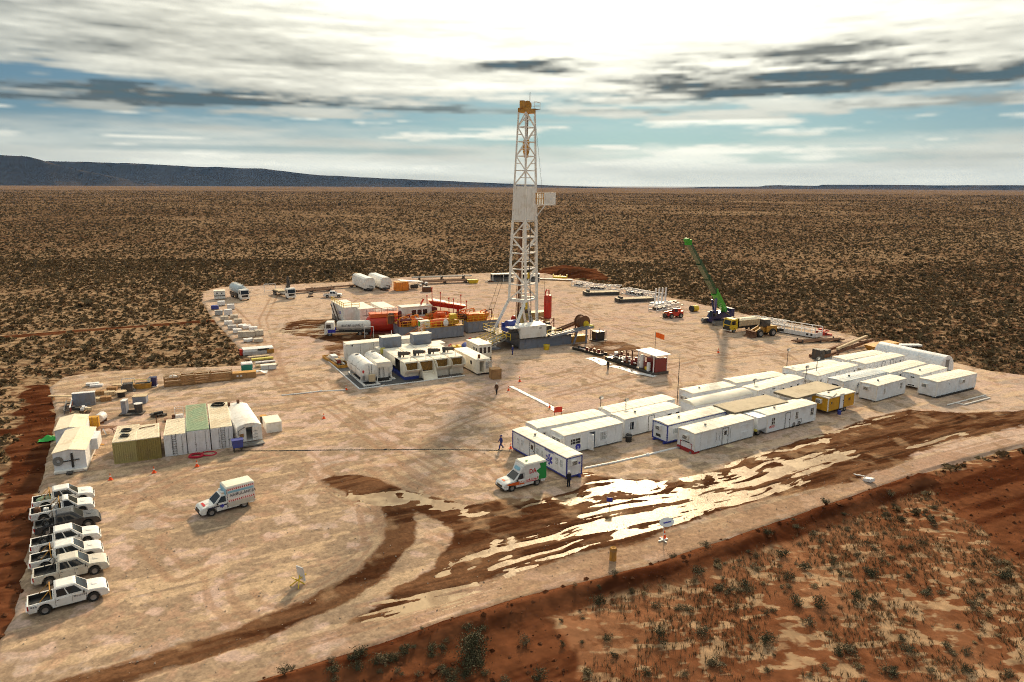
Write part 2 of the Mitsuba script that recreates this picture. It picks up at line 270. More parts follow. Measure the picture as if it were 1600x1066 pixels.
for i in range(20):
    t0, t1 = rs.random(), rs.uniform(-.15, .15); ts = np.clip(t0 + t1 * np.linspace(-1, 1, 7), .03, .97)[:, None]; a0, a1 = rs.randrange(0, 3), rs.randrange(5, 8)
    TRACKS.append(([tuple(q) for q in (UPE * (1 - ts) + LOE * ts)[a0:a1]], rs.choice((.2, .26, .34)), rs.uniform(.6, 1.)))
STA = np.array([(-16.86,43.46),(-9.51,47.34),(0.10,52.57),(11.47,57.25),(29.74,67.41),(47.58,76.78),(65.21,84.89)]); STB = np.array([(-14.79,39.80),(-7.97,43.75),(0.10,48.44),(10.79,53.37),(28.22,63.60),(45.97,73.95),(63.90,83.05)])
for i in range(16):
    t0, t1 = rs.random(), rs.uniform(-.12, .12); ts = np.clip(t0 + t1 * np.linspace(-1, 1, 7), .02, .96)[:, None]; a0, a1 = rs.randrange(0, 3), rs.randrange(5, 8)
    TRACKS.append(([tuple(q) for q in (STA * (1 - ts) + STB * ts)[a0:a1]], rs.choice((.2, .26, .34)), rs.uniform(.5, .95)))
for off in (2.2, 3.0, 3.6, 4.6, 5.5):
    TRACKS.append((list(LineString([(-10.50,67.69),(-8.94,63.31),(-8.65,58.80),(-9.53,53.78),(-11.64,49.46),(-14.72,45.70),(-17.61,43.32),(-21.12,41.00),(-24.36,39.12)]).offset_curve(-off + 1.4).coords), .26, rs.uniform(.5, .9)))
for _ in range(85):
    # turning marks of vehicles, anywhere on the worked ground
    cx, cy = (1.97,101.88) if rs.random() < .5 else (-12.72,136.45); cx += rs.uniform(-50, 60); cy += rs.uniform(-35, 60)
    r = rs.uniform(6, 26); a0 = rs.uniform(0, 360); pts = arc(cx, cy, r, a0, a0 + rs.uniform(30, 110))
    if all(PAD.contains(Point(q)) for q in pts[::6]): pair(pts, rs.uniform(.2, .6))

def sand(p, n, uv):
    X, Y = p.x, p.y
    big = fbm(X * .045, Y * .045, 0, 3); mid = fbm(X * .35 + 9, Y * .35, 0, 4); fine = fbm(X * 3.1, Y * 3.1, 0, 3)
    aa = X * float(U[0]) + Y * float(U[1]); bb = X * float(V[0]) + Y * float(V[1])
    streak = fbm(aa * .22 + 2 * mid, bb * 1.1, 4, 3)
    c = mix((.490, .378, .305), (.470, .350, .300), smoothstep(.35, .65, big))                 # tan to pinkish
    park = smoothstep(112, 58, Y + X * .45 + 30 * (big - .5))                                  # graded gravel of the parking ground
    c = mix(c, (.345, .285, .245), .7 * smoothstep(.50, .70, mid))
    c = mix(c, mix((.268, .196, .144), (.345, .258, .188), fine), smoothstep(.42, .58, fbm(X * .6 + 7, Y * .6, 5, 4) + .26 * (park - .55)))                            # grey gravel
    c = mix(c, (.560, .420, .285), .55 * smoothstep(.52, .68, streak))                         # pale dry dust
    c = mix(c, (.400, .255, .185), .5 * smoothstep(.60, .74, fbm(X * .8 + 31, Y * .8, 2, 3))) # red scuffs
    tr = smoothstep(.25, .50, uv.y + .45 * (fine - .5))
    c = mix(c, (.300, .190, .130), .6 * tr)
    m = smoothstep(.38, .60, uv.x + .55 * (mid - .5) + .40 * (streak - .5) + .2 * (fine - .5))
    mudc = mix((.066, .028, .014), (.150, .078, .043), smoothstep(.35, .68, streak))
    mudc = mix(mudc, (.40, .27, .17), .45 * smoothstep(.60, .74, mid))
    c = mix(c, mudc, m)
    return c * (.62 + .44 * fine + .32 * noise(X * 9, Y * 9, 1))
scene['mat_sand'] = {'type': 'bumpmap', 'arbitrary': {'type': 'proc', **{k: v for k, v in mikit.proc(lambda p, n, uv: .05 * fbm(p.x * 2.2, p.y * 2.2, 0, 4), eps=.05).items() if k != 'type'}}, 'bsdf': {'type': 'diffuse', 'reflectance': mikit.proc(sand)}}

def soil(p, n, uv):
    X, Y = p.x, p.y
    big = fbm(X * .012, Y * .012, 3, 4); mid = fbm(X * .16, Y * .16, 0, 4); fine = fbm(X * 1.6, Y * 1.6, 0, 3); far = fbm(X * .0012, Y * .0034, 8, 5)
    aa = X * float(U[0]) + Y * float(U[1]); bb = X * float(V[0]) + Y * float(V[1])
    streak = fbm(X * .55 + .4 * Y + 2 * mid, Y * 1.6 - X * .3, 5, 4)
    c = mix(mix((.098, .056, .034), (.150, .098, .062), smoothstep(.3, .7, mid)), mix((.155, .064, .032), (.225, .110, .060), smoothstep(.3, .7, mid)), uv.y)     # brown soil, and the red soil south of the road
    pale = smoothstep(.49, .58, .55 * fbm(X * .9 + 5, Y * 1.3, 1, 4) + .45 * streak + .35 * (big - .5))
    c = mix(c, (.370, .265, .170), .75 * pale)
    c = mix(c, (.110, .042, .020), .5 * smoothstep(.58, .70, fbm(X * 1.1 + 3, Y * 1.1, 7, 4)))
    bladed = smoothstep(.35, .65, uv.x + .35 * (mid - .5))
    red = mix((.058, .019, .009), (.125, .049, .024), smoothstep(.35, .7, fbm(aa * .15, bb * .9, 6, 4)))
    c = mix(c, red, bladed)
    return c * (.65 + .70 * fine)
scene['mat_soil'] = {'type': 'bumpmap', 'arbitrary': mikit.proc(lambda p, n, uv: .12 * fbm(p.x * 1.1, p.y * 1.1, 0, 4), eps=.08), 'bsdf': {'type': 'diffuse', 'reflectance': mikit.proc(soil)}}
scene['mat_water'] = {'type': 'bumpmap', 'arbitrary': mikit.proc(lambda p, n, uv: .012 * fbm(p.x * 3.0, p.y * 3.0, 0, 3), eps=.05), 'bsdf': {'type': 'principled', 'base_color': mikit.proc(lambda p, n, uv: mix((.26, .18, .11), (.42, .32, .21), smoothstep(.35, .65, fbm(p.x * .7, p.y * .7, 3, 3)))), 'roughness': .42, 'specular': .12}}

def grid(x0, x1, y0, y1, s):
    return np.meshgrid(np.arange(x0, x1 + s / 2, s), np.arange(y0, y1 + s / 2, s), indexing='xy')
def quads(ok):
    "triangles of the grid cells flagged in ok (rows, cols)"
    r, c = np.nonzero(ok); n = ok.shape[1] + 1; i = r * n + c
    return np.vstack([np.stack([i, i + 1, i + n + 1], 1), np.stack([i, i + n + 1, i + n], 1)])
def compact(v, f, *more):
    used, inv = np.unique(f, return_inverse=True)
    return (v[used], inv.reshape(f.shape), *[m[used] for m in more])
x0, y0, x1, y1 = PAD.bounds
def worked_sheet(name, xa, xb, ya, yb, step, road):
    X, Y = grid(xa, xb, ya, yb, step)
    Zp, MUDV, TRV, WETV = pad_fields(X, Y)
    edge = soft_in(PAD, X + .5 * (meshkit.fbm(np.stack([X * .6, Y * .6, 0 * X], -1), 3, 4) - .5), Y, 1.6)
    zp = np.where(edge < .5, -.45 * (1 - edge * 2), 0) + Zp + .08
    onroad = soft_in(ROAD, X, Y, 2.4)
    if road: zp = zp + .006; ok = (edge > .02) & (onroad > .30)
    else: zp = zp - .35 * (onroad > .92); ok = (edge > .02)
    ok = ok[:-1, :-1]
    v, f, uv = compact(np.stack([X, Y, zp], -1).reshape(-1, 3), quads(ok), np.stack([MUDV, TRV], -1).reshape(-1, 2)); struct(name, (v, f), 'mat_sand', smooth=True, uv=uv)
    flood = (zp < LEVEL + .02) & (WETV > .10) & (edge > .8) & ((onroad > .5) if road else (onroad < .5))
    fl = binary_dilation(flood, iterations=2)[:-1, :-1]
    v, f = compact(np.stack([X, Y, 0 * X + LEVEL], -1).reshape(-1, 3), quads(fl)); struct('puddle_water', (v, f), 'mat_water', label='muddy rainwater lying in the ruts of the road' if road else 'pale rainwater puddle lying on the worked ground of the pad')
from scipy.ndimage import binary_dilation
LEVEL = .055
rx0, ry0, rx1, ry1 = ROAD.bounds
worked_sheet('well_pad', max(x0, -95), min(x1, 105), max(y0, 22), y1 + 2, .32, False)
worked_sheet('access_road', max(rx0, -42), min(rx1, 100), max(ry0, 26), ry1 + 1, .17, True)

# the desert round about, and the plain out to the horizon
def desert_h(X, Y, pad_in):
    p = np.stack([X, Y, 0 * X], -1)
    h = .35 * (meshkit.fbm(p * .06, 4, 41) - .5) + .30 * (meshkit.fbm(p * .4, 4, 43) - .5)
    return h * (1 - pad_in) - .5 * pad_in
X, Y = grid(-150, 150, 20, 290, .62)
pin = soft_in(PAD, X, Y, 2.5)
cut = np.zeros(X.shape); wv = meshkit.fbm(np.stack([X * .35, Y * .35, 0 * X], -1), 3, 51) - .5
for c in CUTS: cut = np.maximum(cut, soft_in(c, X + 2.5 * wv, Y + 2.5 * wv, 2.0))
h = desert_h(X, Y, pin)
h = h * (1 - .45 * cut) + cut * .5 * (meshkit.fbm(np.stack([(X * U[0] + Y * U[1]) * .1, (X * V[0] + Y * V[1]) * .55, 0 * X], -1), 4, 53) - .5) * (1 - pin)
berm = LineString([(-21.37,35.64),(-15.17,38.49),(-7.78,42.56),(-3.58,45.04),(1.07,47.27),(11.01,51.70),(27.87,61.20),(44.28,70.96)])
from shapely import points as _pts, distance as _dst
h = h + (.75 * np.exp(-(_dst(berm, _pts(X, Y)) / 1.3) ** 2) * (.5 + 1.2 * meshkit.fbm(np.stack([X * .3, Y * .3, 0 * X], -1), 3, 57)) + 0) * (1 - pin)
pile = (17.45,240.45)
h = h + 2.6 * np.exp(-(((X - pile[0] - 4) / 9.) ** 2 + ((Y - pile[1] - 9) / 5.) ** 2)) * (.7 + .6 * meshkit.fbm(np.stack([X * .3, Y * .3, 0 * X], -1), 3, 59)) * (1 - pin)
v = np.stack([X, Y, h], -1).reshape(-1, 3)
keep = pin[:-1, :-1] < .98
v, f, uv = compact(v, quads(keep), np.stack([cut, soft_in(Polygon([(-24.22,32.35),(-15.49,39.43),(-7.96,43.68),(0.10,48.78),(10.82,53.57),(28.34,63.88),(46.28,74.50),(64.38,83.73),(101.77,97.34),(81.78,44.28),(20.23,25.52),(-14.15,25.34)]), X, Y, 6.)], -1).reshape(-1, 2)); struct('desert_ground', (v, f), 'mat_soil', smooth=True, uv=uv)
def desert_z(x, y):
    i = np.clip(((np.asarray(y) - 20) / .62).round().astype(int), 0, X.shape[0] - 1); j = np.clip(((np.asarray(x) + 150) / .62).round().astype(int), 0, X.shape[1] - 1)
    return h[i, j], pin[i, j], cut[i, j]
def axis_steps(lo, hi, ext):
    a = [lo, hi]; s = 8.
    while a[-1] < ext: a.append(a[-1] + s); a.insert(0, a[0] - s); s *= 1.22
    return np.array(a)
ax = axis_steps(-149.4, 149.4, 18000); ay = np.array([-2000, -300, 20.3, *[289.4 + k for k in (0, 8, 18, 30, 45, 63, 85, 112, 145, 185, 235, 300, 380, 480, 600, 750, 950, 1200, 1500, 1900, 2400, 3000, 3800, 4800, 6000, 7500, 9500, 12000, 15000, 19000, 22500)]])
X2, Y2 = np.meshgrid(ax, ay); r2 = np.hypot(X2, Y2)
near = (np.abs(X2) < 149.5) & (Y2 > 20.2) & (Y2 < 289.5)
z2 = np.where(near, -.3, 3.5 * sstep(250, 2500, r2) * (meshkit.fbm(np.stack([X2 * .0012, Y2 * .0012, 0 * X2], -1), 4, 61) - .5)) - .05
core = (np.abs((X2[:-1, :-1] + X2[1:, 1:]) / 2) < 149) & ((Y2[:-1, :-1] + Y2[1:, 1:]) / 2 > 20.3) & ((Y2[:-1, :-1] + Y2[1:, 1:]) / 2 < 289)
v, f, uv = compact(np.stack([X2, Y2, z2], -1).reshape(-1, 3), quads(~core), np.zeros((X2.size, 2))); struct('desert_plain', (v, f), 'mat_soil', smooth=True, uv=uv)

# table hills on the horizon
def hills(name, pts, dist, seed):
    "pts: (azimuth in degrees, height in metres) of the crest"
    az = np.radians(np.linspace(pts[0][0], pts[-1][0], 260)); hh = np.interp(np.degrees(az), [q[0] for q in pts], [q[1] for q in pts])
    hh = hh * (1 + .05 * (meshkit.fbm(np.stack([az * 60, 0 * az, 0 * az], -1), 4, seed) - .5))
    rows = []
    for k, (dd, t) in enumerate([(0, 0), (120, .10), (300, .34), (420, .62), (470, .92), (510, 1.0), (2600, .97)]):
        R = dist + dd + 500 * (meshkit.fbm(np.stack([az * 45, 0 * az + k * .25, 0 * az], -1), 4, seed + 2) - .5)
        n = meshkit.fbm(np.stack([az * 130, 0 * az + k * .6, 0 * az], -1), 3, seed + 5) - .5
        rows.append(np.stack([R * np.sin(az), R * np.cos(az), np.maximum(hh * (t + (.16 * n if 0 < t < .95 else 0)), 0) - 6], -1))
    v = np.array(rows); ok = np.ones((len(rows) - 1, len(az) - 1), bool)
    struct(name, (v.reshape(-1, 3), quads(ok)), 'mat_hill', smooth=40)
scene['mat_hill'] = {'type': 'diffuse', 'reflectance': mikit.proc(lambda p, n, uv: mix((.045, .036, .03), (.08, .06, .045), fbm(p.x * .004, p.y * .004, p.z * .03, 4)))}
hills('table_hill', [(-75, 380), (-60, 430), (-48, 520), (-40, 480), (-34, 474), (-33.2, 420), (-31.5, 300), (-30.5, 240), (-29, 160), (-27, 60), (-24, 0)], 13600, 71)
hills('table_hill', [(-60, 300), (-40, 420), (-33, 440), (-31, 448), (-28, 440), (-24, 398), (-19, 368), (-15.2, 252), (-12, 214), (-10, 190), (-5, 140), (0, 88), (4, 48), (9, 14), (14, 0)], 15600, 72)
hills('table_hill', [(12, 0), (15, 45), (18.9, 56), (19.3, 84), (20.3, 92), (22.2, 82), (22.9, 78), (23.2, 104), (27, 108), (31, 101), (36, 112), (45, 115), (60, 140), (75, 105)], 17500, 73)

# ---------------------------------------------------------------- desert plants
def bush_far(n, sx, sz):
    "n small clumps of 8 leaf-spray faces"
    k = 8
    d = RNG.normal(size=(n, k, 3)) + [0, 0, .75]; d /= np.linalg.norm(d, axis=-1, keepdims=True); d[..., 2] = np.abs(d[..., 2])
    root = d * RNG.uniform(.0, .45, (n, k, 1)); tip = d * RNG.uniform(.75, 1.15, (n, k, 1))
    s = np.cross(d, RNG.normal(size=(n, k, 3))); s /= np.linalg.norm(s, axis=-1, keepdims=True) + 1e-9
    w = RNG.uniform(.34, .62, (n, k, 1))
    v = np.stack([root - [0, 0, .08], tip + s * w, tip - s * w], 2).reshape(n, 3 * k, 3)
    return v * np.stack([sx, sx, sz], -1)[:, None], np.arange(3 * k).reshape(k, 3)
def stuff_scrub(name, n_near, n_far, size, mat, label):
    "even cover to 300 m, thinning out in taller clumps beyond; fewer faces than leaves, one mesh"
    y = np.concatenate([np.sqrt(RNG.uniform(62 ** 2, 300 ** 2, n_near)), 300 * (3600 / 300.) ** RNG.uniform(0, 1, n_far)])
    x = RNG.uniform(-1, 1, len(y)) * (y * .80 + 12)
    g = .5 * meshkit.fbm(np.stack([x * .02, y * .02, 0 * x], -1), 4, 83) + .5 * meshkit.fbm(np.stack([x * .0035, y * .007, 0 * x], -1), 4, 85); ok = RNG.uniform(0, 1, len(x)) < sstep(.22, .56, g); x, y = x[ok], y[ok]
    inn = (np.abs(x) < 149) & (y < 289)
    zz, pi_, cu = desert_z(np.where(inn, x, 0), np.where(inn, y, 280)); zz = np.where(inn, zz, 3.5 * sstep(250, 2500, np.hypot(x, y)) * (meshkit.fbm(np.stack([x * .0012, y * .0012, 0 * x], -1), 4, 61) - .5) - .05)
    ok = ~(inn & ((pi_ > .25) | (cu > .30)))
    x, y, zz = x[ok], y[ok], zz[ok]; n = len(x)
    s = RNG.gamma(5, size / 5., n) + .12; big = RNG.uniform(0, 1, n) < .02; s = np.where(big, s * 1.9, s) * np.maximum(1, y / 300.) ** .5
    v, f = bush_far(n, s, s * RNG.uniform(.55, 1.0, n)); v = v + np.stack([x, y, zz], -1)[:, None]
    struct(name, (v.reshape(-1, 3), (f[None] + v.shape[1] * np.arange(n)[:, None, None]).reshape(-1, 3)), mat, label=label, kind='stuff'); return n
def scrub_tex(c1, c2):
    return mikit.proc(lambda p, n, uv: mix(c1, c2, cell_rand(dr.floor(p.x * .45), dr.floor(p.y * .45))) * (.6 + .8 * noise(p.x * 5, p.y * 5, p.z * 5)))
scene['mat_scrub'] = {'type': 'twosided', 'bsdf': {'type': 'diffuse', 'reflectance': scrub_tex((.118, .090, .052), (.185, .140, .084))}}
scene['mat_dry_scrub'] = {'type': 'twosided', 'bsdf': {'type': 'diffuse', 'reflectance': scrub_tex((.150, .100, .054), (.250, .170, .094))}}
SCRUB_N = [stuff_scrub('desert_scrub', 46000, 140000, .36, 'mat_scrub', 'dark olive scrub spread over the desert plain'),
           stuff_scrub('dry_scrub', 26000, 12000, .34, 'mat_dry_scrub', 'straw brown dry tussocks between the scrub')]
def pebbles(name, n, xa, xb, ya, yb, keep, zf, lo, hi, mat, label):
    x = RNG.uniform(xa, xb, n); y = ya + (yb - ya) * RNG.uniform(0, 1, n) ** 1.4; ok = keep(x, y); x, y = x[ok], y[ok]; n = len(x); s = lo + (hi - lo) * RNG.uniform(0, 1, n) ** 3
    o = np.array([[1, 0, 0], [-1, 0, 0], [0, 1, 0], [0, -1, 0], [0, 0, .7], [0, 0, -.5]]); fo = np.array([[0, 2, 4], [2, 1, 4], [1, 3, 4], [3, 0, 4], [2, 0, 5], [1, 2, 5], [3, 1, 5], [0, 3, 5]])
    a = RNG.uniform(0, 6.28, n); v = o[None] * RNG.uniform(.6, 1.4, (n, 6, 1)) * s[:, None, None]; c, q = np.cos(a)[:, None], np.sin(a)[:, None]
    v = np.stack([v[..., 0] * c - v[..., 1] * q, v[..., 0] * q + v[..., 1] * c, v[..., 2]], -1) + np.stack([x, y, zf(x, y) + .2 * s], -1)[:, None]
    struct(name, (v.reshape(-1, 3), (fo[None] + 6 * np.arange(n)[:, None, None]).reshape(-1, 3)), mat, label=label, kind='stuff')
scene['mat_stone'] = {'type': 'diffuse', 'reflectance': mikit.proc(lambda p, n, uv: mix((.26, .20, .16), (.52, .42, .33), cell_rand(dr.floor(p.x * 3), dr.floor(p.y * 3))))}
scene['mat_clod'] = {'type': 'diffuse', 'reflectance': mikit.proc(lambda p, n, uv: mix((.060, .021, .010), (.17, .075, .040), cell_rand(dr.floor(p.x * 2), dr.floor(p.y * 2))))}
pebbles('gravel_stones', 14000, -50, 70, 33, 130, lambda x, y: contains_xy(PAD.buffer(-1), x, y) & (np.abs(x) < y * .8), lambda x, y: 0 * x + .085, .02, .085, 'mat_stone', 'loose stones and gravel on the pad and road')
pebbles('earth_clods', 14000, -75, 75, 31, 105, lambda x, y: (desert_z(x, y)[2] > .35) & (desert_z(x, y)[1] < .3), lambda x, y: desert_z(x, y)[0], .04, .26, 'mat_clod', 'red earth clods on the bladed banks and cut ground')
def grass_near(n):
    x = RNG.uniform(-14, 62, n); y = RNG.uniform(30, 74, n); zz, pi_, cu = desert_z(x, y)
    g = meshkit.fbm(np.stack([x * .25, y * .25, 0 * x], -1), 3, 87)
    ok = (pi_ < .05) & (cu < .5) & (RNG.uniform(0, 1, n) < sstep(.30, .62, g)); x, y, zz = x[ok], y[ok], zz[ok]; n = len(x); k = 6
    a = RNG.uniform(0, 6.28, (n, k)); lean = RNG.uniform(.1, .9, (n, k)); L = RNG.uniform(.12, .42, (n, k))
    root = np.stack([x[:, None] + .06 * np.cos(a), y[:, None] + .06 * np.sin(a), zz[:, None] - .02 + 0 * a], -1); tip = root + np.stack([np.cos(a) * lean * L, np.sin(a) * lean * L, L], -1); s = np.stack([-np.sin(a), np.cos(a), 0 * a], -1) * .026
    v = np.stack([root - s, root + s, tip], 2).reshape(-1, 3); struct('dry_grass', (v, np.arange(len(v)).reshape(-1, 3)), 'mat_dry_scrub', label='dry grass blades and litter on the red ground below the road', kind='stuff')
grass_near(27000)
def leafy(seed, r, hgt, n, leaf, k=9):
    "a shrub: many bare twigs from the root, small leaf faces in uneven clumps at their ends"
    g = np.random.default_rng(seed); tw = MB(); C = []
    for i in range(k):
        a = g.uniform(0, 6.28); e = g.uniform(.15, 1.3); L = g.uniform(.45, 1.)
        tip = np.array([math.cos(a) * math.cos(e) * r * L, math.sin(a) * math.cos(e) * r * L, math.sin(e) * hgt * L + .08]); C.append(tip)
        tw.cyl((0, 0, -.12), tip * .9, .022 * r + .008, .006, n=4, cap=False)
        for q in range(3):
            b0 = tip * g.uniform(.35, .8); tw.cyl(b0, b0 + g.normal(0, .22, 3) * [1, 1, .6] + [0, 0, .12], .010, .004, n=3, cap=False)
    C = np.array(C); sz = g.uniform(.10, .26, k); w = g.choice(k, n, p=sz / sz.sum())
    c = C[w] * g.uniform(.7, 1.05, (n, 1)) + g.normal(0, 1, (n, 3)) * sz[w][:, None] * [1, 1, .7] * r; c[:, 2] = np.abs(c[:, 2]) + .02
    d = g.normal(size=(n, 3)) + [0, 0, .5]; d /= np.linalg.norm(d, axis=1, keepdims=True)
    s = np.cross(d, g.normal(size=(n, 3))); s /= np.linalg.norm(s, axis=1, keepdims=True); l = leaf * g.uniform(.5, 1.5, (n, 1))
    v = np.stack([c - s * l * .35, c + s * l * .35, c + d * l], 1).reshape(-1, 3)
    return tw, (v, np.arange(3 * n).reshape(-1, 3))
M('leaf_dark', mikit.proc(lambda p, n, uv: mix((.036, .040, .018), (.075, .070, .032), noise(p.x * 3, p.y * 3, p.z * 3))), .8)
M('leaf_olive', mikit.proc(lambda p, n, uv: mix((.080, .068, .036), (.140, .112, .060), noise(p.x * 3, p.y * 3, p.z * 3))), .8)
M('leaf_straw', mikit.proc(lambda p, n, uv: mix((.20, .145, .075), (.33, .25, .14), noise(p.x * 3, p.y * 3, p.z * 3))), .85)
M('twig', (.10, .065, .04), .9)
KIND = [('leaf_dark', 'dark green desert shrub growing on the bare red earth below the road'), ('leaf_olive', 'grey olive desert shrub on the stony red ground below the road'), ('leaf_straw', 'pale straw tussock on the red ground below the road')]
PROTO = {}
def shrub(x, y, r, kind, var, label=None, h=None):
    key = (kind, var)
    if key not in PROTO:
        tw, lf = leafy(100 + var * 7 + kind, 1., .85 if kind < 2 else .6, (520 if kind < 2 else 260) if var < 7 else 2600, (.115 if kind < 2 else .26) if var < 7 else .07, 9 if var < 7 else 22)
        PROTO[key] = (mikit.ply(lf, 'mat_' + KIND[kind][0]), mikit.ply(tw.out(), 'mat_twig'))
    zz = float(desert_z(x, y)[0])
    k = thing('shrub' if kind < 2 else 'tussock', label or KIND[kind][1], 'shrub' if kind < 2 else 'grass', (x, y), 0, zz, None if label else ['dark shrubs below the road', 'olive shrubs below the road', 'straw tussocks below the road'][kind])
    h = random.uniform(.5, 1.0) if h is None else h
    m = T().translate([x, y, zz]).rotate([0, 0, 1], random.uniform(0, 360)).scale([r, r * random.uniform(.75, 1.2), r * h / .85])
    place[k] = m
    for nm, d in zip(('foliage', 'twigs'), PROTO[key]): scene[k + '__' + nm] = {**d, 'to_world': m}
NEAR = [(12.03,59.39),(26.31,59.55),(26.51,60.80),(30.78,58.39),(31.77,57.47),(31.94,62.16),(38.63,66.75),(38.17,65.27),(31.89,56.56),(34.44,56.59),(39.65,61.20),(41.49,62.27),(29.25,52.65),(29.43,52.17),(26.96,52.14),(21.98,50.22),(22.52,51.62),(32.56,49.43),(33.67,49.61),(27.74,48.26),(26.38,48.50),(21.62,45.63),(23.14,47.80),(22.40,42.40),(23.21,42.27),(29.98,42.80),(27.23,42.44),(20.81,40.76),(24.68,40.47),(25.17,40.60),(29.18,40.63),(29.87,40.39),(32.36,40.22),(41.06,54.29),(39.91,51.79),(40.30,51.98),(16.73,55.63),(20.52,55.35),(18.73,50.65),(18.58,49.74),(6.82,49.19),(6.66,47.90),(4.98,49.17),(16.55,50.17),(17.17,49.73),(8.25,50.55),(15.25,52.03),(12.65,47.54),(10.96,47.53),(13.28,47.14),(16.79,47.17),(18.91,46.78),(21.54,48.04),(23.49,55.16),(27.64,59.20),(30.80,63.77),(36.65,57.52),(29.85,55.23),(23.10,57.96),(13.60,54.01),(20.30,53.06),(17.25,53.54),(9.31,49.21),(35.04,59.89),(24.31,53.10),(32.32,51.72),(34.98,47.74),(27.16,54.15),(17.72,43.40),(13.76,44.44),(10.42,43.69),(6.83,43.66),(13.70,41.02),(8.91,40.35),(3.64,42.93),(32.97,43.88),(16.89,40.41),(-4.04,39.94),(-7.41,40.22),(-11.45,39.70),(-4.67,42.18),(1.00,43.26),(1.78,39.99),(-10.11,41.15),(-8.35,40.84)]
for i, (x, y) in enumerate(NEAR):
    shrub(x, y, rs.uniform(.32, .82), 0 if i % 3 else 1, i % 5)
bx_, by_ = (-2.38,41.54)
shrub(bx_, by_, 1.8, 0, 7, 'large low dark bush below the road bend, biggest of the shrubs', .85)
strip = Polygon([(-16.22,39.19),(-11.81,41.14),(-7.05,43.54),(-1.72,44.68),(-0.30,39.31)])
for i in range(60):
    bx0, by0, bx1, by1 = strip.bounds; px, py = rs.uniform(bx0, bx1), rs.uniform(by0, by1)
    if strip.contains(Point(px, py)): shrub(px, py, rs.uniform(.25, .7), rs.choice((0, 0, 1)), rs.randrange(5))
cand = 0
while cand < 130:
    px, py = rs.uniform(-2, 60), rs.uniform(31, 70)
    zz, pi_, cu = desert_z(px, py)
    if px > py * .80 or pi_ > .1 or cu > .35 or (px < 28 and py > 34 + .55 * px + 16): continue
    cand += 1; kd = rs.choice((0, 1, 1, 2)); shrub(px, py, rs.uniform(.18, .48), kd, rs.randrange(5))

# ---------------------------------------------------------------- materials of the things
def dirty(base, grime, k=.55, s=1., rust=None, seed=0.):
    "paint with dust blotches, run marks down the face and a few rust spots"
    def fn(p, n, uv):
        big = fbm(p.x * .7 * s + seed, p.y * .7 * s, p.z * .9 * s, 3)
        run = fbm(p.x * 3.2 * s + seed, p.y * 3.2 * s, p.z * .35 * s + 3, 3)
        spot = fbm(p.x * 6 * s, p.y * 6 * s + seed, p.z * 6 * s, 3)
        c = mix(base, grime, k * smoothstep(.48, .72, big * .55 + run * .5))
        if rust is not None: c = mix(c, rust, .7 * smoothstep(.70, .80, spot * .6 + run * .42))
        return c * (.9 + .2 * spot)
    return mikit.proc(fn)
RUST = (.20, .075, .03)
R_ = 0
M('white_wall', dirty((.70, .74, .80), (.52, .48, .43), .34), .5)
M('white_roof', dirty((.74, .71, .63), (.56, .48, .36), .42, .6), .7)
M('blue_roof', dirty((.42, .50, .56), (.38, .36, .32), .5, .6), .6)
M('steel_white', dirty((.73, .73, .72), (.48, .40, .31), .38, 1.3, RUST), .5)
M('container_white', dirty((.70, .72, .77), (.50, .45, .39), .26, 1.1, RUST, 4.), .6)
M('container_roof', dirty((.74, .67, .53), (.54, .42, .28), .45, .8, RUST, 9.), .8)
M('green_roof', dirty((.25, .35, .23), (.36, .34, .22), .6, .8, None, 2.), .75)
M('slab_roof', dirty((.44, .38, .28), (.30, .24, .16), .6, .7), .85)
M('slab_edge', (.17, .14, .10), .8)
M('khaki', dirty((.36, .31, .13), (.30, .24, .12), .6, 1.2, None, 6.), .6)
M('khaki_dark', dirty((.27, .21, .065), (.22, .16, .07), .6, 1.2, None, 7.), .6)
M('yellow_wall', dirty((.55, .29, .012), (.36, .18, .02), .6, 1., RUST), .5)
M('glass_dark', (.018, .022, .028), .08, specular=.6)
M('glass_pale', (.30, .34, .37), .12, specular=.6)
M('dark_void', (.012, .012, .013), .9)
M('rubber', (.022, .021, .020), .85)
M('hub', (.30, .30, .31), .4, .6)
M('steel_grey', dirty((.20, .21, .22), (.15, .12, .09), .7, 1.2, RUST), .55, .2)
M('steel_dark', dirty((.055, .055, .058), (.12, .09, .065), .7, 1.2), .6, .2)
M('rusty', dirty((.16, .075, .040), (.085, .045, .03), .8, 1.2), .85)
M('tank_blue_grey', dirty((.20, .23, .30), (.20, .17, .15), .6, 1.1), .55)
M('blue_paint', dirty((.03, .055, .30), (.06, .07, .16), .5), .4)
M('blue_trim', (.035, .05, .27), .45)
M('navy', dirty((.018, .020, .105), (.05, .04, .06), .5), .35)
M('red_trim', (.30, .02, .025), .5)
M('red_paint', dirty((.50, .030, .014), (.30, .05, .03), .55), .45)
M('orange_red', dirty((.68, .115, .018), (.40, .11, .04), .5), .5)
M('orange', dirty((.74, .22, .015), (.42, .16, .05), .5), .5)
M('maroon', dirty((.17, .018, .018), (.11, .03, .02), .6), .5)
M('yellow', dirty((.66, .46, .02), (.40, .27, .05), .5), .5)
M('yellow_pale', (.62, .55, .12), .55)
M('ochre', dirty((.48, .24, .035), (.26, .14, .045), .7, 1.3), .6)
M('green_crane', dirty((.05, .36, .03), (.05, .2, .03), .5), .35)
M('green_dark', (.010, .055, .018), .4)
M('green_sign', (.012, .27, .06), .45)
M('teal', (.012, .21, .17), .5)
M('wood', dirty((.33, .19, .085), (.20, .10, .045), .7, 1.5), .85)
M('wood_pale', dirty((.52, .42, .28), (.34, .24, .14), .6, 1.5), .85)
M('tarp_white', dirty((.68, .69, .72), (.50, .48, .45), .5, 1.), .6)
M('liner', dirty((.060, .065, .075), (.17, .13, .10), .75, .5), .55)
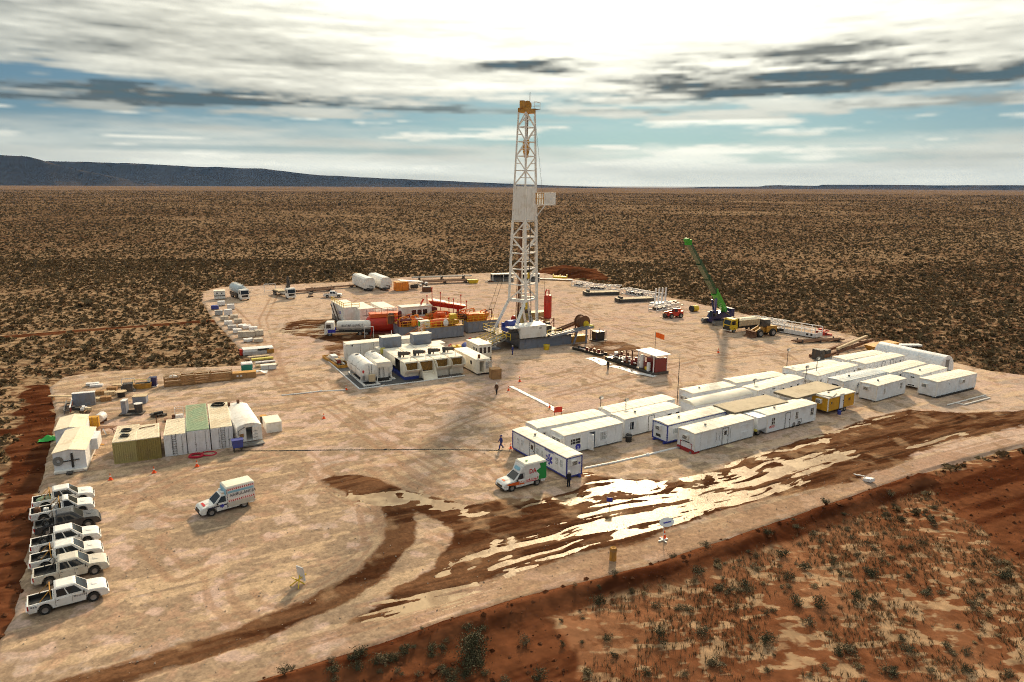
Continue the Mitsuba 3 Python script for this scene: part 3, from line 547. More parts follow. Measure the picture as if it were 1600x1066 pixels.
M('car_white', dirty((.70, .71, .72), (.50, .45, .38), .30, .9), .25, clearcoat=.7, clearcoat_gloss=.9)
M('car_silver', dirty((.52, .50, .45), (.40, .34, .26), .4, .9), .28, clearcoat=.7)
M('car_dark', dirty((.022, .024, .032), (.07, .06, .05), .5, .9), .22, clearcoat=.9)
M('plastic_black', (.02, .02, .021), .5)
M('chrome', (.6, .6, .6), .2, 1.)
M('lamp_glass', (.70, .72, .74), .1, specular=.7)
M('lamp_red', (.42, .012, .010), .3)
M('cone_orange', (.75, .085, .012), .55)
M('cone_white', (.75, .75, .73), .5)
M('skin', (.32, .17, .11), .6)
M('cloth_blue', (.022, .035, .19), .9)
M('cloth_dark', (.016, .016, .020), .9)
M('cloth_brown', (.10, .055, .035), .9)
M('helmet', (.75, .75, .73), .4)
M('ink_blue', (.030, .032, .36), .55)
M('ink_red', (.52, .025, .03), .5)
M('ink_dark', (.03, .035, .07), .55)
M('ink_white', (.78, .78, .78), .5)
M('ink_light_blue', (.22, .45, .60), .5)
M('board', (.60, .62, .66), .4)
M('flag_orange', (.80, .14, .015), .8)
M('green_tarp', (.02, .42, .06), .5)
M('hose_red', (.50, .02, .05), .5)

# ---------------------------------------------------------------- kits
def ring(w, h, t, d):
    "a frame in the xz plane about the origin, thickness t, depth d (towards -y)"
    m = MB()
    for s in (-1, 1): m.box(min(s * w / 2, s * (w / 2 - t)), -d, -h / 2, max(s * w / 2, s * (w / 2 - t)), 0, h / 2)
    for s in (-1, 1): m.box(-w / 2 + t, -d, min(s * h / 2, s * (h / 2 - t)), w / 2 - t, 0, max(s * h / 2, s * (h / 2 - t)))
    return m
def onface(m, face, s, z, L, W, out=0.):
    "moves a mesh drawn on the xz plane (outside = -y) to a face of a box that spans 0..L, 0..W"
    if face == 'front': return m.xf((s, -out, z))
    if face == 'left': return m.xf((-out, W - s, z), -math.pi / 2)
    if face == 'right': return m.xf((L + out, s, z), math.pi / 2)
    return m.xf((L - s, W + out, z), math.pi)
def window(t, face, s, z, w, h, L, W, fmat='white_wall', pane='glass_dark', bars=0):
    f = part(t, 'window', onface(ring(w, h, .06, .05), face, s, z, L, W), 'mat_' + fmat)
    part(f, 'pane', onface(MB().box(-w / 2 + .05, -.02, -h / 2 + .05, w / 2 - .05, .03, h / 2 - .05), face, s, z, L, W), 'mat_' + pane)
    if bars:
        m = MB()
        for i in range(1, bars + 1):
            x = -w / 2 + w * i / (bars + 1); m.box(x - .025, -.045, -h / 2 + .05, x + .025, -.015, h / 2 - .05)
        m.box(-w / 2 + .05, -.044, -.025, w / 2 - .05, -.016, .025)
        part(f, 'bar', onface(m, face, s, z, L, W), 'mat_' + fmat)
    return f
def door(t, face, s, z0, w, h, L, W, mat='white_wall', open_=False, pane=None, label=None):
    if open_:
        d = part(t, 'door', onface(MB().cbox((-w / 2 - .05, -.42, h / 2), (.05, .84, h), rz=.35), face, s, z0, L, W), 'mat_' + mat, label='door standing open')
        return d
    d = part(t, 'door', onface(MB().box(-w / 2, -.035, 0, w / 2, .02, h), face, s, z0, L, W), 'mat_' + mat, label=label)
    fr = MB().box(-w / 2 - .07, -.06, 0, -w / 2 - .005, 0, h + .07).box(w / 2 + .005, -.06, 0, w / 2 + .07, 0, h + .07).box(-w / 2 - .005, -.06, h + .005, w / 2 + .005, 0, h + .07)
    part(d, 'frame', onface(fr, face, s, z0, L, W), 'mat_steel_grey')
    part(d, 'handle', onface(MB().box(w / 2 - .16, -.09, 1.0, w / 2 - .08, -.035, 1.12), face, s, z0, L, W), 'mat_plastic_black')
    if pane: part(d, 'pane', onface(MB().box(-.22, -.05, h * .58, .22, -.033, h * .85), face, s, z0, L, W), 'mat_glass_dark')
    return d
def air_con(t, face, s, z, L, W, w=.75, h=.55, d=.45):
    a = part(t, 'air_conditioner', onface(MB().box(-w / 2, -d, -h / 2, w / 2, .01, h / 2), face, s, z, L, W), 'mat_steel_white')
    g = MB()
    for i in range(6): g.box(-w / 2 + .05, -d - .015, -h / 2 + .05 + i * (h - .1) / 6, w / 2 - .05, -d + .002, -h / 2 + .05 + (i + .6) * (h - .1) / 6)
    part(a, 'grille', onface(g, face, s, z, L, W), 'mat_plastic_black')
    return a
def trailer(label, spec, W=2.5, h=2.6, wall='white_wall', roof='white_roof', trim=None, kind='flat', wins=(), doors=(), acs=(('left', .9, 1.75),), endw=(), z0=.22, group='site cabins in rows beside the muddy road', ribs=0, name='site_cabin', cat='cabin', vents=1, axle=False):
    "spec: x, y, angle and length of the front edge; front = -y of the local frame"
    x, y, ang, L = spec
    t = thing(name, label, cat, (x, y), ang, .08, group)
    w = MB().box(0, 0, z0, L, W, h - .12)
    op = [q for q in doors if len(q) > 2 and q[2]]
    if op:                                         # a real opening with the room behind it
        mm = mbox(0, 0, z0, L, W, h - .12)
        for q in op: mm = mm - mbox(q[0] * L - q[1] / 2, -.2, z0 + .03, q[0] * L + q[1] / 2, .3, z0 + 2.02) - mbox(q[0] * L - 1.6, .08, z0 + .04, q[0] * L + 1.6, W - .1, h - .3)
        w = mm
    if ribs:
        for i in range(ribs):
            z = z0 + .25 + (h - z0 - .5) * i / ribs; w.box(-.03, .08, z, 0, W - .08, z + .10)
    part(t, 'wall', w, 'mat_' + wall)
    if kind == 'curved':
        prof = [(-.06, h - .16)] + [(-.06 + (W + .12) * i / 10, h - .12 + .42 * math.sin(math.pi * i / 10) ** .8) for i in range(11)] + [(W + .06, h - .16)]
        part(t, 'roof', MB().prism(prof, -.06, L + .06, 'yz'), 'mat_' + roof, smooth=30)
    elif kind == 'slab':
        part(t, 'roof', MB().box(-.75, -.75, h - .02, L + .6, W + .6, h + .26), 'mat_' + roof)
        part(t, 'fascia', MB().box(-.78, -.79, h - .03, L + .63, -.752, h + .23).box(-.79, -.75, h - .03, -.752, W + .6, h + .23), 'mat_slab_edge')
    else:
        r = MB().hexa([(-.07, -.07, h - .12), (L + .07, -.07, h - .12), (L + .07, W + .07, h - .12), (-.07, W + .07, h - .12)], [(-.07, -.07, h - .02), (L + .07, -.07, h - .02), (L + .07, W + .07, h - .02), (-.07, W + .07, h - .02)])
        m = W / 2
        r.hexa([(-.06, -.06, h - .02), (L + .06, -.06, h - .02), (L + .06, W + .06, h - .02), (-.06, W + .06, h - .02)], [(-.06, m - .05, h + .07), (L + .06, m - .05, h + .07), (L + .06, m + .05, h + .07), (-.06, m + .05, h + .07)])
        n = max(2, int(L / 1.2))
        for i in range(1, n): r.bar((L * i / n, -.05, h - .01), (L * i / n, m, h + .075), .035, .03).bar((L * i / n, m, h + .075), (L * i / n, W + .05, h - .01), .035, .03)
        part(t, 'roof', r, 'mat_' + roof)
        if vents: part(t, 'roof_vent', MB().cyl((L * .3, m, h), (L * .3, m, h + .3), .12, .16, n=8), 'mat_steel_grey')
    if axle:
        for sx in (L * .55, L * .66):
            for yy in (.12, W - .12):
                wh = part(t, 'wheel', MB().cyl((sx, yy - .12, .36), (sx, yy + .12, .36), .36, n=14), 'mat_rubber')
                part(wh, 'rim', MB().cyl((sx, yy - .13, .36), (sx, yy + .13, .36), .18, n=10), 'mat_hub')
        part(t, 'chassis', MB().box(.1, .45, z0 - .16, L - .1, .6, z0 - .002).box(.1, W - .6, z0 - .16, L - .1, W - .45, z0 - .002), 'mat_steel_dark')
    else:
        for yy in (.35, W - .35): part(t, 'skid_beam', MB().box(-.25, yy - .12, -.1, L + .25, yy + .12, z0 - .003), 'mat_' + (trim or 'steel_grey'))
    n = max(2, round(L / 1.2))
    for i in range(1, n): part(t, 'wall_seam', MB().box(L * i / n - .025, -.022, z0 + .03, L * i / n + .025, 0, h - .14), 'mat_' + wall)
    for cx, cy in ((0, 0), (L, 0), (0, W), (L, W)): part(t, 'corner_post', MB().cbox((cx, cy, (z0 + h) / 2 - .06), (.12, .12, h - z0 - .13)), 'mat_' + (trim or 'steel_white'))
    if trim:
        e = MB().box(.06, -.03, z0, L - .06, 0, z0 + .16).box(-.03, .06, z0, 0, W - .06, z0 + .16).box(L, .06, z0, L + .03, W - .06, z0 + .16).box(.06, -.03, h - .26, L - .06, 0, h - .13).box(-.03, .06, h - .26, 0, W - .06, h - .13).box(L, .06, h - .26, L + .03, W - .06, h - .13)
        part(t, 'trim', e, 'mat_' + trim)
    for q in wins: window(t, 'front', q[0] * L, q[1], q[2], q[3], L, W, *(q[4:]))
    for q in doors: door(t, 'front', q[0] * L, z0 + .02, q[1], 2.0, L, W, open_=len(q) > 2 and q[2], pane=len(q) > 3)
    for q in acs: air_con(t, q[0], q[1], q[2], L, W)
    for q in endw: window(t, q[0], q[1], q[2], q[3], q[4], L, W)
    return t
def handrail(t, pts, h=1.1, mat='yellow', name='railing', r=.035, step=1.6, mid=2):
    m = MB()
    for a, b in zip(pts[:-1], pts[1:]):
        a, b = np.array(a, float), np.array(b, float); n = max(1, int(round(np.linalg.norm(b - a) / step)))
        for i in range(n + 1):
            p = a + (b - a) * i / n; m.bar(p, p + [0, 0, h], r * 2)
        for k in range(1, mid + 1): m.bar(a + [0, 0, h * k / mid], b + [0, 0, h * k / mid], r * 2)
    return part(t, name, m, 'mat_' + mat)
def stairs(t, a, b, w, mat='yellow', n=12, rail='yellow'):
    "a: foot, b: head (3-d), w: width; treads as one part each"
    a, b = np.array(a, float), np.array(b, float); d = b - a; hd = d * [1, 1, 0]; hd /= np.linalg.norm(hd); sd = np.array([-hd[1], hd[0], 0]) * w / 2
    s = part(t, 'stair', MB().bar(a + sd, b + sd, .08, .25).bar(a - sd, b - sd, .08, .25), 'mat_' + mat)
    m = MB()
    for i in range(1, n):
        p = a + d * i / n; m.bar(p - sd, p + sd, .28, .05)
    part(s, 'tread', m, 'mat_steel_grey', kind='stuff')
    r = MB()
    for g in (sd, -sd):
        for k in (.55, 1.05): r.bar(a + g + [0, 0, k], b + g + [0, 0, k], .06)
        for i in range(5): q = a + d * i / 4 + g; r.bar(q, q + [0, 0, 1.05], .06)
    part(s, 'railing', r, 'mat_' + rail)
def wheel(t, x, y, r, w, name='wheel'):
    prof = [(r * .55, -w / 2), (r * .92, -w / 2), (r, -w * .36), (r, w * .36), (r * .92, w / 2), (r * .55, w / 2)]
    k = part(t, name, MB().lathe(prof, 18, (x, y, r), 'y'), 'mat_rubber', smooth=35)
    rim = MB().lathe([(0, -w * .40), (r * .5, -w * .40), (r * .60, -w * .5), (r * .60, w * .5), (r * .5, w * .40), (0, w * .40)], 18, (x, y, r), 'y')
    part(k, 'rim', rim, 'mat_hub', smooth=35)
    return k
def cs(poly):
    return m3.CrossSection([np.array(poly.exterior.coords)[:-1][:, :2].tolist()], m3.FillRule.EvenOdd)
def slab(poly, y0, y1):
    "manifold: side profile (x, z) extruded across y"
    return m3.Manifold.extrude(cs(poly), y1 - y0).transform(np.array([[1, 0, 0, 0], [0, 0, -1, y1], [0, 1, 0, 0]], float))
def mbox(x0, y0, z0, x1, y1, z1): return m3.Manifold.cube([x1 - x0, y1 - y0, z1 - z0]).translate([x0, y0, z0])
def pickup(label, cab='double', paint='car_white', load=(), ambulance=None, xy=(0, 0), rot=0., group='pickups parked in a row along the left edge of the pad'):
    "5.2 m pickup, nose towards +x, centre of the wheelbase at the origin"
    t = thing('pickup_truck' if not ambulance else 'ambulance', label, 'pickup truck' if not ambulance else 'ambulance', (xy[0], xy[1]), rot, .06, group)
    xf, xr, R = 1.54, -1.54, .38
    prof = [(-2.55, .48), (-2.58, 1.02), (-.85, 1.04), (-.8, 1.06), (1.15, 1.08), (1.35, 1.09), (1.9, 1.04), (2.30, .96), (2.50, .80), (2.56, .52), (2.42, .33), (-2.5, .38)]
    body = slab(Polygon(prof), -.86, .86)
    skirt = slab(Polygon(prof).buffer(-.06), -.90, .90)
    body = body + skirt
    for wx in (xf, xr):
        c = Point(wx, R + .04).buffer(R + .10, 10)
        body = body - slab(c, -1.0, -.56) - slab(c, .56, 1.0)
    cabx0 = -.92 if cab == 'double' else -.02
    if not ambulance: body = body - mbox(-2.50, -.74, .66, cabx0 - .08, .74, 1.3)
    part(t, 'body', body, 'mat_' + paint, smooth=30)
    if not ambulance: part(t, 'bed', MB().box(-2.49, -.73, .665, cabx0 - .09, .73, .70).box(-2.495, -.735, .70, -2.46, .735, 1.0).box(-2.46, -.735, .70, cabx0 - .09, -.70, .99).box(-2.46, .70, .70, cabx0 - .09, .735, .99), 'mat_plastic_black')
    # cab
    zb, zt = 1.05, 1.78
    b = [(cabx0, -.86, zb), (1.32, -.86, zb), (1.32, .86, zb), (cabx0, .86, zb)]
    tp = [(cabx0 + .10, -.70, zt), (.52, -.68, zt), (.52, .68, zt), (cabx0 + .10, .70, zt)]
    part(t, 'cab', MB().hexa(b, tp), 'mat_' + paint)
    part(t, 'cab_roof', MB().hexa([(cabx0 + .09, -.71, zt), (.53, -.69, zt), (.53, .69, zt), (cabx0 + .09, .71, zt)], [(cabx0 + .22, -.57, zt + .055), (.38, -.57, zt + .055), (.38, .57, zt + .055), (cabx0 + .22, .57, zt + .055)]), 'mat_' + paint, smooth=20)
    def lerp(p, q, a): return tuple(np.array(p) * (1 - a) + np.array(q) * a)
    def pane(c0, c1, c2, c3, out):
        o = np.array(out); lo = [np.array(q) - o * .02 for q in (c0, c1, c2, c3)]; hi = [np.array(q) + o * .014 for q in (c0, c1, c2, c3)]
        return MB().hexa(lo, hi)
    def quad_in(a, b_, c, d, u0, u1, v0, v1):
        P = lambda u, v: lerp(lerp(a, b_, u), lerp(d, c, u), v)
        return P(u0, v0), P(u1, v0), P(u1, v1), P(u0, v1)
    part(t, 'windshield', pane(*quad_in(b[1], b[2], tp[2], tp[1], .06, .94, .10, .94), (.66, 0, .75)), 'mat_glass_dark')
    part(t, 'rear_window', pane(*quad_in(b[3], b[0], tp[0], tp[3], .1, .9, .2, .88), (-1, 0, .2)), 'mat_glass_dark')
    spans = [(.08, .40), (.45, .86)] if cab == 'double' else [(.12, .80)]
    for s, (q0, q1, q2, q3) in ((-1, (b[0], b[1], tp[1], tp[0])), (1, (b[3], b[2], tp[2], tp[3]))):
        for u0, u1 in spans:
            a = quad_in(q0, q1, q2, q3, u0, u1, .14, .86)
            part(t, 'side_window', pane(*(a if s < 0 else a[::-1]), (0, s, .25)), 'mat_glass_dark')
        xs = [cabx0 + .08, .22, 1.12] if cab == 'double' else [.1, 1.12]
        sl = MB()
        for x in xs: sl.box(x - .012, min(s * .90, s * .906), .5, x + .012, max(s * .90, s * .906), 1.02)
        part(t, 'door_seam', sl, 'mat_plastic_black')
        for x in xs[:-1]: part(t, 'door_handle', MB().cbox((x + .16, s * .915, .93), (.16, .03, .035)), 'mat_plastic_black')
        part(t, 'mirror', MB().cbox((.98, s * .98, 1.13), (.1, .2, .16)), 'mat_plastic_black')
        part(t, 'headlight', MB().hexa([(2.36, s * .5 if s > 0 else -.84, .70), (2.535, s * .5 if s > 0 else -.80, .68), (2.535, s * .80 if s > 0 else -.5, .68), (2.36, s * .84 if s > 0 else -.5, .70)], [(2.2, s * .52 if s > 0 else -.85, .935), (2.40, s * .52 if s > 0 else -.82, .87), (2.40, s * .82 if s > 0 else -.52, .87), (2.2, s * .85 if s > 0 else -.52, .935)]), 'mat_lamp_glass')
        part(t, 'taillight', MB().box(-2.61, min(s * .74, s * .885), .66, -2.50, max(s * .74, s * .885), .98), 'mat_lamp_red')
        for wx in (xf, xr): wheel(t, wx, s * .77, R, .25)
    part(t, 'front_bumper', MB().hexa([(2.38, -.86, .34), (2.58, -.78, .34), (2.58, .78, .34), (2.38, .86, .34)], [(2.40, -.88, .52), (2.63, -.80, .52), (2.63, .80, .52), (2.40, .88, .52)]), 'mat_plastic_black' if ambulance else 'mat_' + paint)
    part(t, 'grille', MB().box(2.50, -.46, .56, 2.575, .46, .78), 'mat_plastic_black')
    part(t, 'rear_bumper', MB().box(-2.70, -.78, .42, -2.56, .78, .56), 'mat_chrome')
    part(t, 'bonnet_scoop', MB().hexa([(1.5, -.2, 1.05), (1.9, -.2, 1.0), (1.9, .2, 1.0), (1.5, .2, 1.05)], [(1.55, -.17, 1.12), (1.88, -.17, 1.075), (1.88, .17, 1.075), (1.55, .17, 1.12)]), 'mat_' + paint)
    part(t, 'chassis', MB().box(-2.3, -.5, .28, 2.2, .5, .48), 'mat_dark_void')
    if 'bar' in load:
        rb = MB()
        x0 = cabx0 - .16
        rb.tube([(x0, -.74, 1.0), (x0 - .03, -.62, 1.78), (x0 - .03, .62, 1.78), (x0, .74, 1.0)], .035)
        for s in (-1, 1): rb.tube([(x0 - .03, s * .62, 1.74), (x0 - .75, s * .72, 1.02)], .03)
        part(t, 'roll_bar', rb, 'mat_' + ('ochre' if 'rusty' in load else 'plastic_black'))
    return t
def fingers(m, wrist, d, side, r):
    "palm, four unequal fingers and a thumb, slightly curled"
    d = np.array(d, float); d /= np.linalg.norm(d); s = np.array(side, float); nrm = np.cross(d, s)
    sph = lambda p, q: m3.Manifold.sphere(q, 8).translate(list(p))
    w = np.array(wrist, float); parts = [m3.Manifold.batch_hull([sph(w, .028), sph(w + d * .08 + s * .032, .016), sph(w + d * .08 - s * .032, .016)])]
    for k, (off, L) in enumerate(((.033, .065), (.011, .078), (-.011, .072), (-.033, .055))):
        a = w + d * .08 + s * off; b = a + d * L * .5 + nrm * .012; c = b + d * L * .45 + nrm * .026
        parts += [m3.Manifold.batch_hull([sph(a, .0095), sph(b, .009)]), m3.Manifold.batch_hull([sph(b, .009), sph(c, .008)])]
    a = w + d * .03 + s * .03; b = a + s * .035 + d * .03; parts += [m3.Manifold.batch_hull([sph(a, .012), sph(b, .011)]), m3.Manifold.batch_hull([sph(b, .011), sph(b + d * .035, .009)])]
    return parts
def person(label, xy, rot, stride=.0, coat='cloth_blue', legs='cloth_blue', helmet='helmet', arm=(0., 0.), hscale=1., z=.08, group=None):
    "1.75 m figure facing +x: body one continuous skin, clothes over it"
    t = thing('person', label, 'person', xy, rot, z, group)
    sph = lambda p, q: m3.Manifold.sphere(q, 10).translate([float(v) for v in p])
    def chain(js): return [m3.Manifold.batch_hull([sph(js[i][0], js[i][1]), sph(js[i + 1][0], js[i + 1][1])]) for i in range(len(js) - 1)]
    k = stride
    hips = [(0, .09, .90), (0, -.09, .90)]; knees = [(.22 * k + .03, .10, .50), (-.10 * k + .03, -.10, .50)]; ank = [(.34 * k, .10, .09), (-.38 * k, -.10, .10 + .10 * abs(k))]
    sh = [(-.01, .19, 1.42), (-.01, -.19, 1.42)]
    el = [(-.12 * k + .02 + .18 * arm[0], .25, 1.14 + .03 * arm[0]), (.12 * k + .02 + .18 * arm[1], -.25, 1.14 + .03 * arm[1])]
    wr = [(-.10 * k + .10 + .36 * arm[0], .25, .90 + .25 * arm[0]), (.20 * k + .10 + .36 * arm[1], -.25, .90 + .25 * arm[1])]
    bones = []
    torso = [m3.Manifold.batch_hull([sph((0, .08, .92), .11), sph((0, -.08, .92), .11), sph((.0, .10, 1.12), .10), sph((.0, -.10, 1.12), .10)]), m3.Manifold.batch_hull([sph((0, .10, 1.12), .10), sph((0, -.10, 1.12), .10), sph((0, .14, 1.36), .095), sph((0, -.14, 1.36), .095)]), m3.Manifold.batch_hull([sph((0, .14, 1.38), .08), sph((0, -.14, 1.38), .08), sph((.01, 0, 1.47), .06)])]
    head = [m3.Manifold.batch_hull([sph((.01, 0, 1.45), .055), sph((.015, 0, 1.54), .052)]), m3.Manifold.batch_hull([sph((.0, 0, 1.66), .095), sph((.02, 0, 1.60), .08), sph((.05, 0, 1.55), .045)]), m3.Manifold.batch_hull([sph((.095, 0, 1.63), .012), sph((.112, 0, 1.60), .014)]), sph((.0, .092, 1.61), .022), sph((.0, -.092, 1.61), .022)]
    hands = []
    for i in range(2):
        d = np.array(wr[i]) - np.array(el[i]); sd = np.array([1., 0, 0]) if abs(d[2]) > abs(d[0]) else np.array([0, 0, 1.])
        sd = sd - d * (sd @ d) / (d @ d); sd /= np.linalg.norm(sd); hands += fingers(None, wr[i], d, sd, .009)
    limbs = []
    for i in range(2): limbs += chain([(sh[i], .06), (el[i], .044), (wr[i], .030)]) + chain([(hips[i], .095), (knees[i], .062), (ank[i], .045)])
    def fuse(parts, grow=0):
        m = m3.Manifold.batch_boolean(parts, m3.OpType.Add); a = m.to_mesh(); tm = trimesh.Trimesh(a.vert_properties[:, :3], a.tri_verts); return tm
    part(t, 'body', fuse(torso + head + limbs + hands), 'mat_skin', smooth=40)
    def cloth(js, g): return [m3.Manifold.batch_hull([sph(js[j][0], js[j][1] + g), sph(js[j + 1][0], js[j + 1][1] + g)]) for j in range(len(js) - 1)]
    jk = [m3.Manifold.batch_hull([sph((0, .09, .86), .125), sph((0, -.09, .86), .125), sph((0, .11, 1.12), .125), sph((0, -.11, 1.12), .125)]), m3.Manifold.batch_hull([sph((0, .11, 1.12), .125), sph((0, -.11, 1.12), .125), sph((0, .15, 1.37), .105), sph((0, -.15, 1.37), .105), sph((.0, 0, 1.44), .075)])]
    for i in range(2): jk += cloth([(sh[i], .064), (el[i], .052), (tuple(np.array(el[i]) * .12 + np.array(wr[i]) * .88), .036)], .012)
    part(t, 'jacket', fuse(jk), 'mat_' + coat, smooth=40)
    tr = [m3.Manifold.batch_hull([sph((0, .08, .92), .122), sph((0, -.08, .92), .122), sph((0, 0, .84), .10)])]
    for i in range(2): tr += cloth([(hips[i], .10), (knees[i], .072), (tuple(np.array(ank[i]) + [0, 0, .03]), .058)], .010)
    part(t, 'trousers', fuse(tr), 'mat_' + legs, smooth=40)
    for i in range(2): part(t, 'boot', fuse([m3.Manifold.batch_hull([sph((ank[i][0] - .03, ank[i][1], ank[i][2] - .03), .055), sph((ank[i][0] + .15, ank[i][1], ank[i][2] - .045), .042)]), m3.Manifold.batch_hull([sph((ank[i][0], ank[i][1], ank[i][2] + .03), .05), sph((ank[i][0] - .01, ank[i][1], ank[i][2] - .03), .055)])]), 'mat_rubber', smooth=40)
    hm = MB().lathe([(.118, 1.665), (.125, 1.68), (.115, 1.74), (.08, 1.785), (.03, 1.80), (0, 1.803)], 14); hm.cbox((.13, 0, 1.668), (.09, .16, .014))
    part(t, 'helmet' if helmet != 'cloth_blue' else 'hood', hm, 'mat_' + helmet, smooth=40)
    fc = MB().cbox((.087, .03, 1.645), (.012, .03, .014)).cbox((.087, -.03, 1.645), (.012, .03, .014)).cbox((.088, 0, 1.56), (.012, .045, .01))
    part(t, 'face_feature', fc, 'mat_dark_void')
    return t
def cone(xy, label, s=1., z=.08, group='orange traffic cones'):
    t = thing('traffic_cone', label, 'traffic cone', xy, 15, z, group)
    part(t, 'base', MB().cbox((0, 0, .03 * s), (.5 * s, .5 * s, .06 * s)), 'mat_cone_orange')
    part(t, 'cone', MB().lathe([(.19 * s, .06 * s), (.11 * s, .42 * s)], 12).lathe([(.075 * s, .58 * s), (.035 * s, .86 * s), (0, .87 * s)], 12), 'mat_cone_orange', smooth=40)
    part(t, 'reflective_band', MB().lathe([(.112 * s, .42 * s), (.077 * s, .58 * s)], 12), 'mat_cone_white', smooth=40)
    return t
def star_of_life(r):
    "six arms, drawn in the xz plane facing -y"
    g = unary_union([sbox(-r * .24, -r, r * .24, r)] + [__import__('shapely').affinity.rotate(sbox(-r * .24, -r, r * .24, r), a, origin=(0, 0)) for a in (60, 120)])
    return g
def decal(poly, d=.006):
    m = MB()
    for g in getattr(poly, 'geoms', [poly]): m.prism(g, -d, 0., 'xz')
    return m
def text(s, h, bold=True):
    m = meshkit.text_mesh(s, h, .006, bold); v = np.array(m.vertices); v = np.stack([v[:, 0], -v[:, 2], v[:, 1]], 1)
    return MB().add(v, np.array(m.faces)), v[:, 0].max()

# ---------------------------------------------------------------- cabins to the right
W_ = lambda u, w=.7, h=.8, z=1.6: (u, z, w, h)
GR = 'site cabins in rows beside the muddy road'
med = trailer('white first aid cabin with blue edges and a large blue six armed star', (0.16,79.67,-56.6,10.51), 2.05, 2.6, trim='blue_trim', wins=[(.11, 1.55, .45, .8, 'white_wall', 'glass_pale', 1), (.19, 1.55, .45, .8, 'white_wall', 'glass_pale', 1), (.49, 1.55, .5, .8, 'white_wall', 'glass_pale', 1), (.57, 1.55, .5, .8, 'white_wall', 'glass_pale', 1), (.835, 1.6, .55, .9, 'white_wall', 'glass_pale', 1), (.91, 1.6, .55, .9, 'white_wall', 'glass_pale', 1)], doors=[(.385, .85, False, 1)], acs=[('right', .75, 1.95)], group=None, name='first_aid_cabin')
Lm = 10.5
sl = decal(star_of_life(.62)); part(med, 'star_emblem', sl.xf((Lm * .70, -.012, 1.32)), 'mat_ink_blue')
st = MB().bar((0, -.008, -.42), (0, -.008, .42), .05, .006)
for i in range(9): st.bar((.11 * math.sin(i * 1.4), -.009, -.36 + .09 * i), (.11 * math.sin((i + 1) * 1.4), -.009, -.27 + .09 * i), .035, .006)
part(med, 'staff_emblem', st.xf((Lm * .70, -.02, 1.32)), 'mat_ink_white')
tx, w = text('ENFERMERIA', .20); part(med, 'lettering', tx.xf((Lm * .70 - w / 2, -.012, 2.14)), 'mat_ink_blue')
d = MB().box(-.5, -.03, 0, .28, .0, 1.45); part(med, 'service_hatch', onface(d, 'right', 1.2, .3, Lm, 2.05), 'mat_white_wall')
sl = decal(star_of_life(.16)); part(med, 'small_star_emblem', onface(sl, 'right', 1.72, 1.6, Lm, 2.05, .012), 'mat_ink_blue')
c2 = trailer('white office cabin with open door and round blue emblem behind the first aid cabin', (6.12,77.72,32.4,8.92), 2.6, 2.6, wins=[(.19, 1.55, 1.5, .75, 'steel_white', 'glass_dark', 1), (.665, 1.45, 1.1, 1.1, 'white_wall', 'glass_pale', 3)], doors=[(.47, .95, True)], acs=(('left', 1.2, 1.9), ('left', 2.1, 1.9)), group=None, vents=0)
part(c2, 'emblem', decal(Point(0, 0).buffer(.38).difference(sbox(-.06, -.5, .06, .1))).xf((2.1, -.012, .82)), 'mat_ink_blue')
trailer('white cabin in the back row, nearest the first aid cabin', (3.12,80.33,30.5,10.31), 2.6, 2.6, endw=(('left', 1.9, 1.7, .4, .35),), acs=(), group=None, vents=0, wins=[(.1, 1.7, .5, .4)])
trailer('white back row cabin with two floodlight posts at its near side', (12.82,86.41,32.7,11.28), 2.5, 2.6, acs=(('left', 1.0, 1.5),), wins=[(.25, 2.0, .8, .5), (.6, 2.0, .9, .5)], group=None, vents=0)
trailer('white cabin with tall dark window and a round bin at its front corner', (14.09,83.71,32.8,9.74), 2.6, 2.6, wins=[(.13, 1.5, .75, 1.1), (.55, 1.5, .35, .75), (.80, 1.75, .9, .6), (.95, 1.75, .8, .6)], doors=[(.47, .9)], group=None)
trailer('pale blue and white cabin edged in blue trim, second cabin beyond the open door', (19.07,81.74,32.5,10.39), 2.5, 2.6, trim='blue_trim', wins=[(.13, 1.55, .9, .75, 'white_wall', 'glass_pale'), (.46, 1.55, .9, .7, 'white_wall', 'glass_pale'), (.70, 1.6, .8, .6, 'white_wall', 'glass_pale')], acs=(('left', 1.2, 1.9),), endw=(('left', 1.0, .8, 1.0, .5),), group=None)
red = trailer('white cabin standing on a red skid base, at the front of the cabin rows', (21.59,78.67,32.6,10.48), 2.55, 2.6, wins=[(.10, 1.35, .16, 1.4), (.355, 1.4, .2, 1.4), (.415, 1.45, .2, 1.3), (.60, 1.5, .2, 1.4), (.86, 2.0, 1.6, .14), (.86, 1.1, 1.6, .14)], doors=[(.51, .95, False, 1)], acs=(('left', 1.4, 1.85),), endw=(('left', 1.3, 1.2, 1.3, .25),), group=None)
part(red, 'skid_base', MB().box(-.12, -.08, 0, .0, 2.62, .42).box(0, -.08, 0, .9, -.002, .18), 'mat_red_trim')
part(red, 'hatch_frame', onface(ring(1.9, .75, .07, .04), 'left', 1.3, .75, 10, 2.55), 'mat_red_trim')
part(red, 'door_step', MB().box(5.0, -.9, -.08, 6.1, -.12, .1), 'mat_wood_pale')
goose = trailer('long white road trailer cabin with a stepped nose and a small red notice', (32.59,85.50,31.8,9.86), 2.7, 2.65, wins=[(.12, 1.6, .7, 1.0, 'steel_white', 'glass_dark', 1), (.60, 1.6, .65, 1.05, 'steel_white', 'glass_dark', 1), (.92, 1.6, .7, 1.1, 'steel_white', 'glass_dark', 1)], doors=[(.41, .85, False)], acs=(), group=None, axle=True)
part(goose, 'nose', MB().box(-1.75, 0, 1.0, -.002, 2.7, 2.55).box(-1.7, .2, .75, -.1, 2.5, .998), 'mat_white_wall')
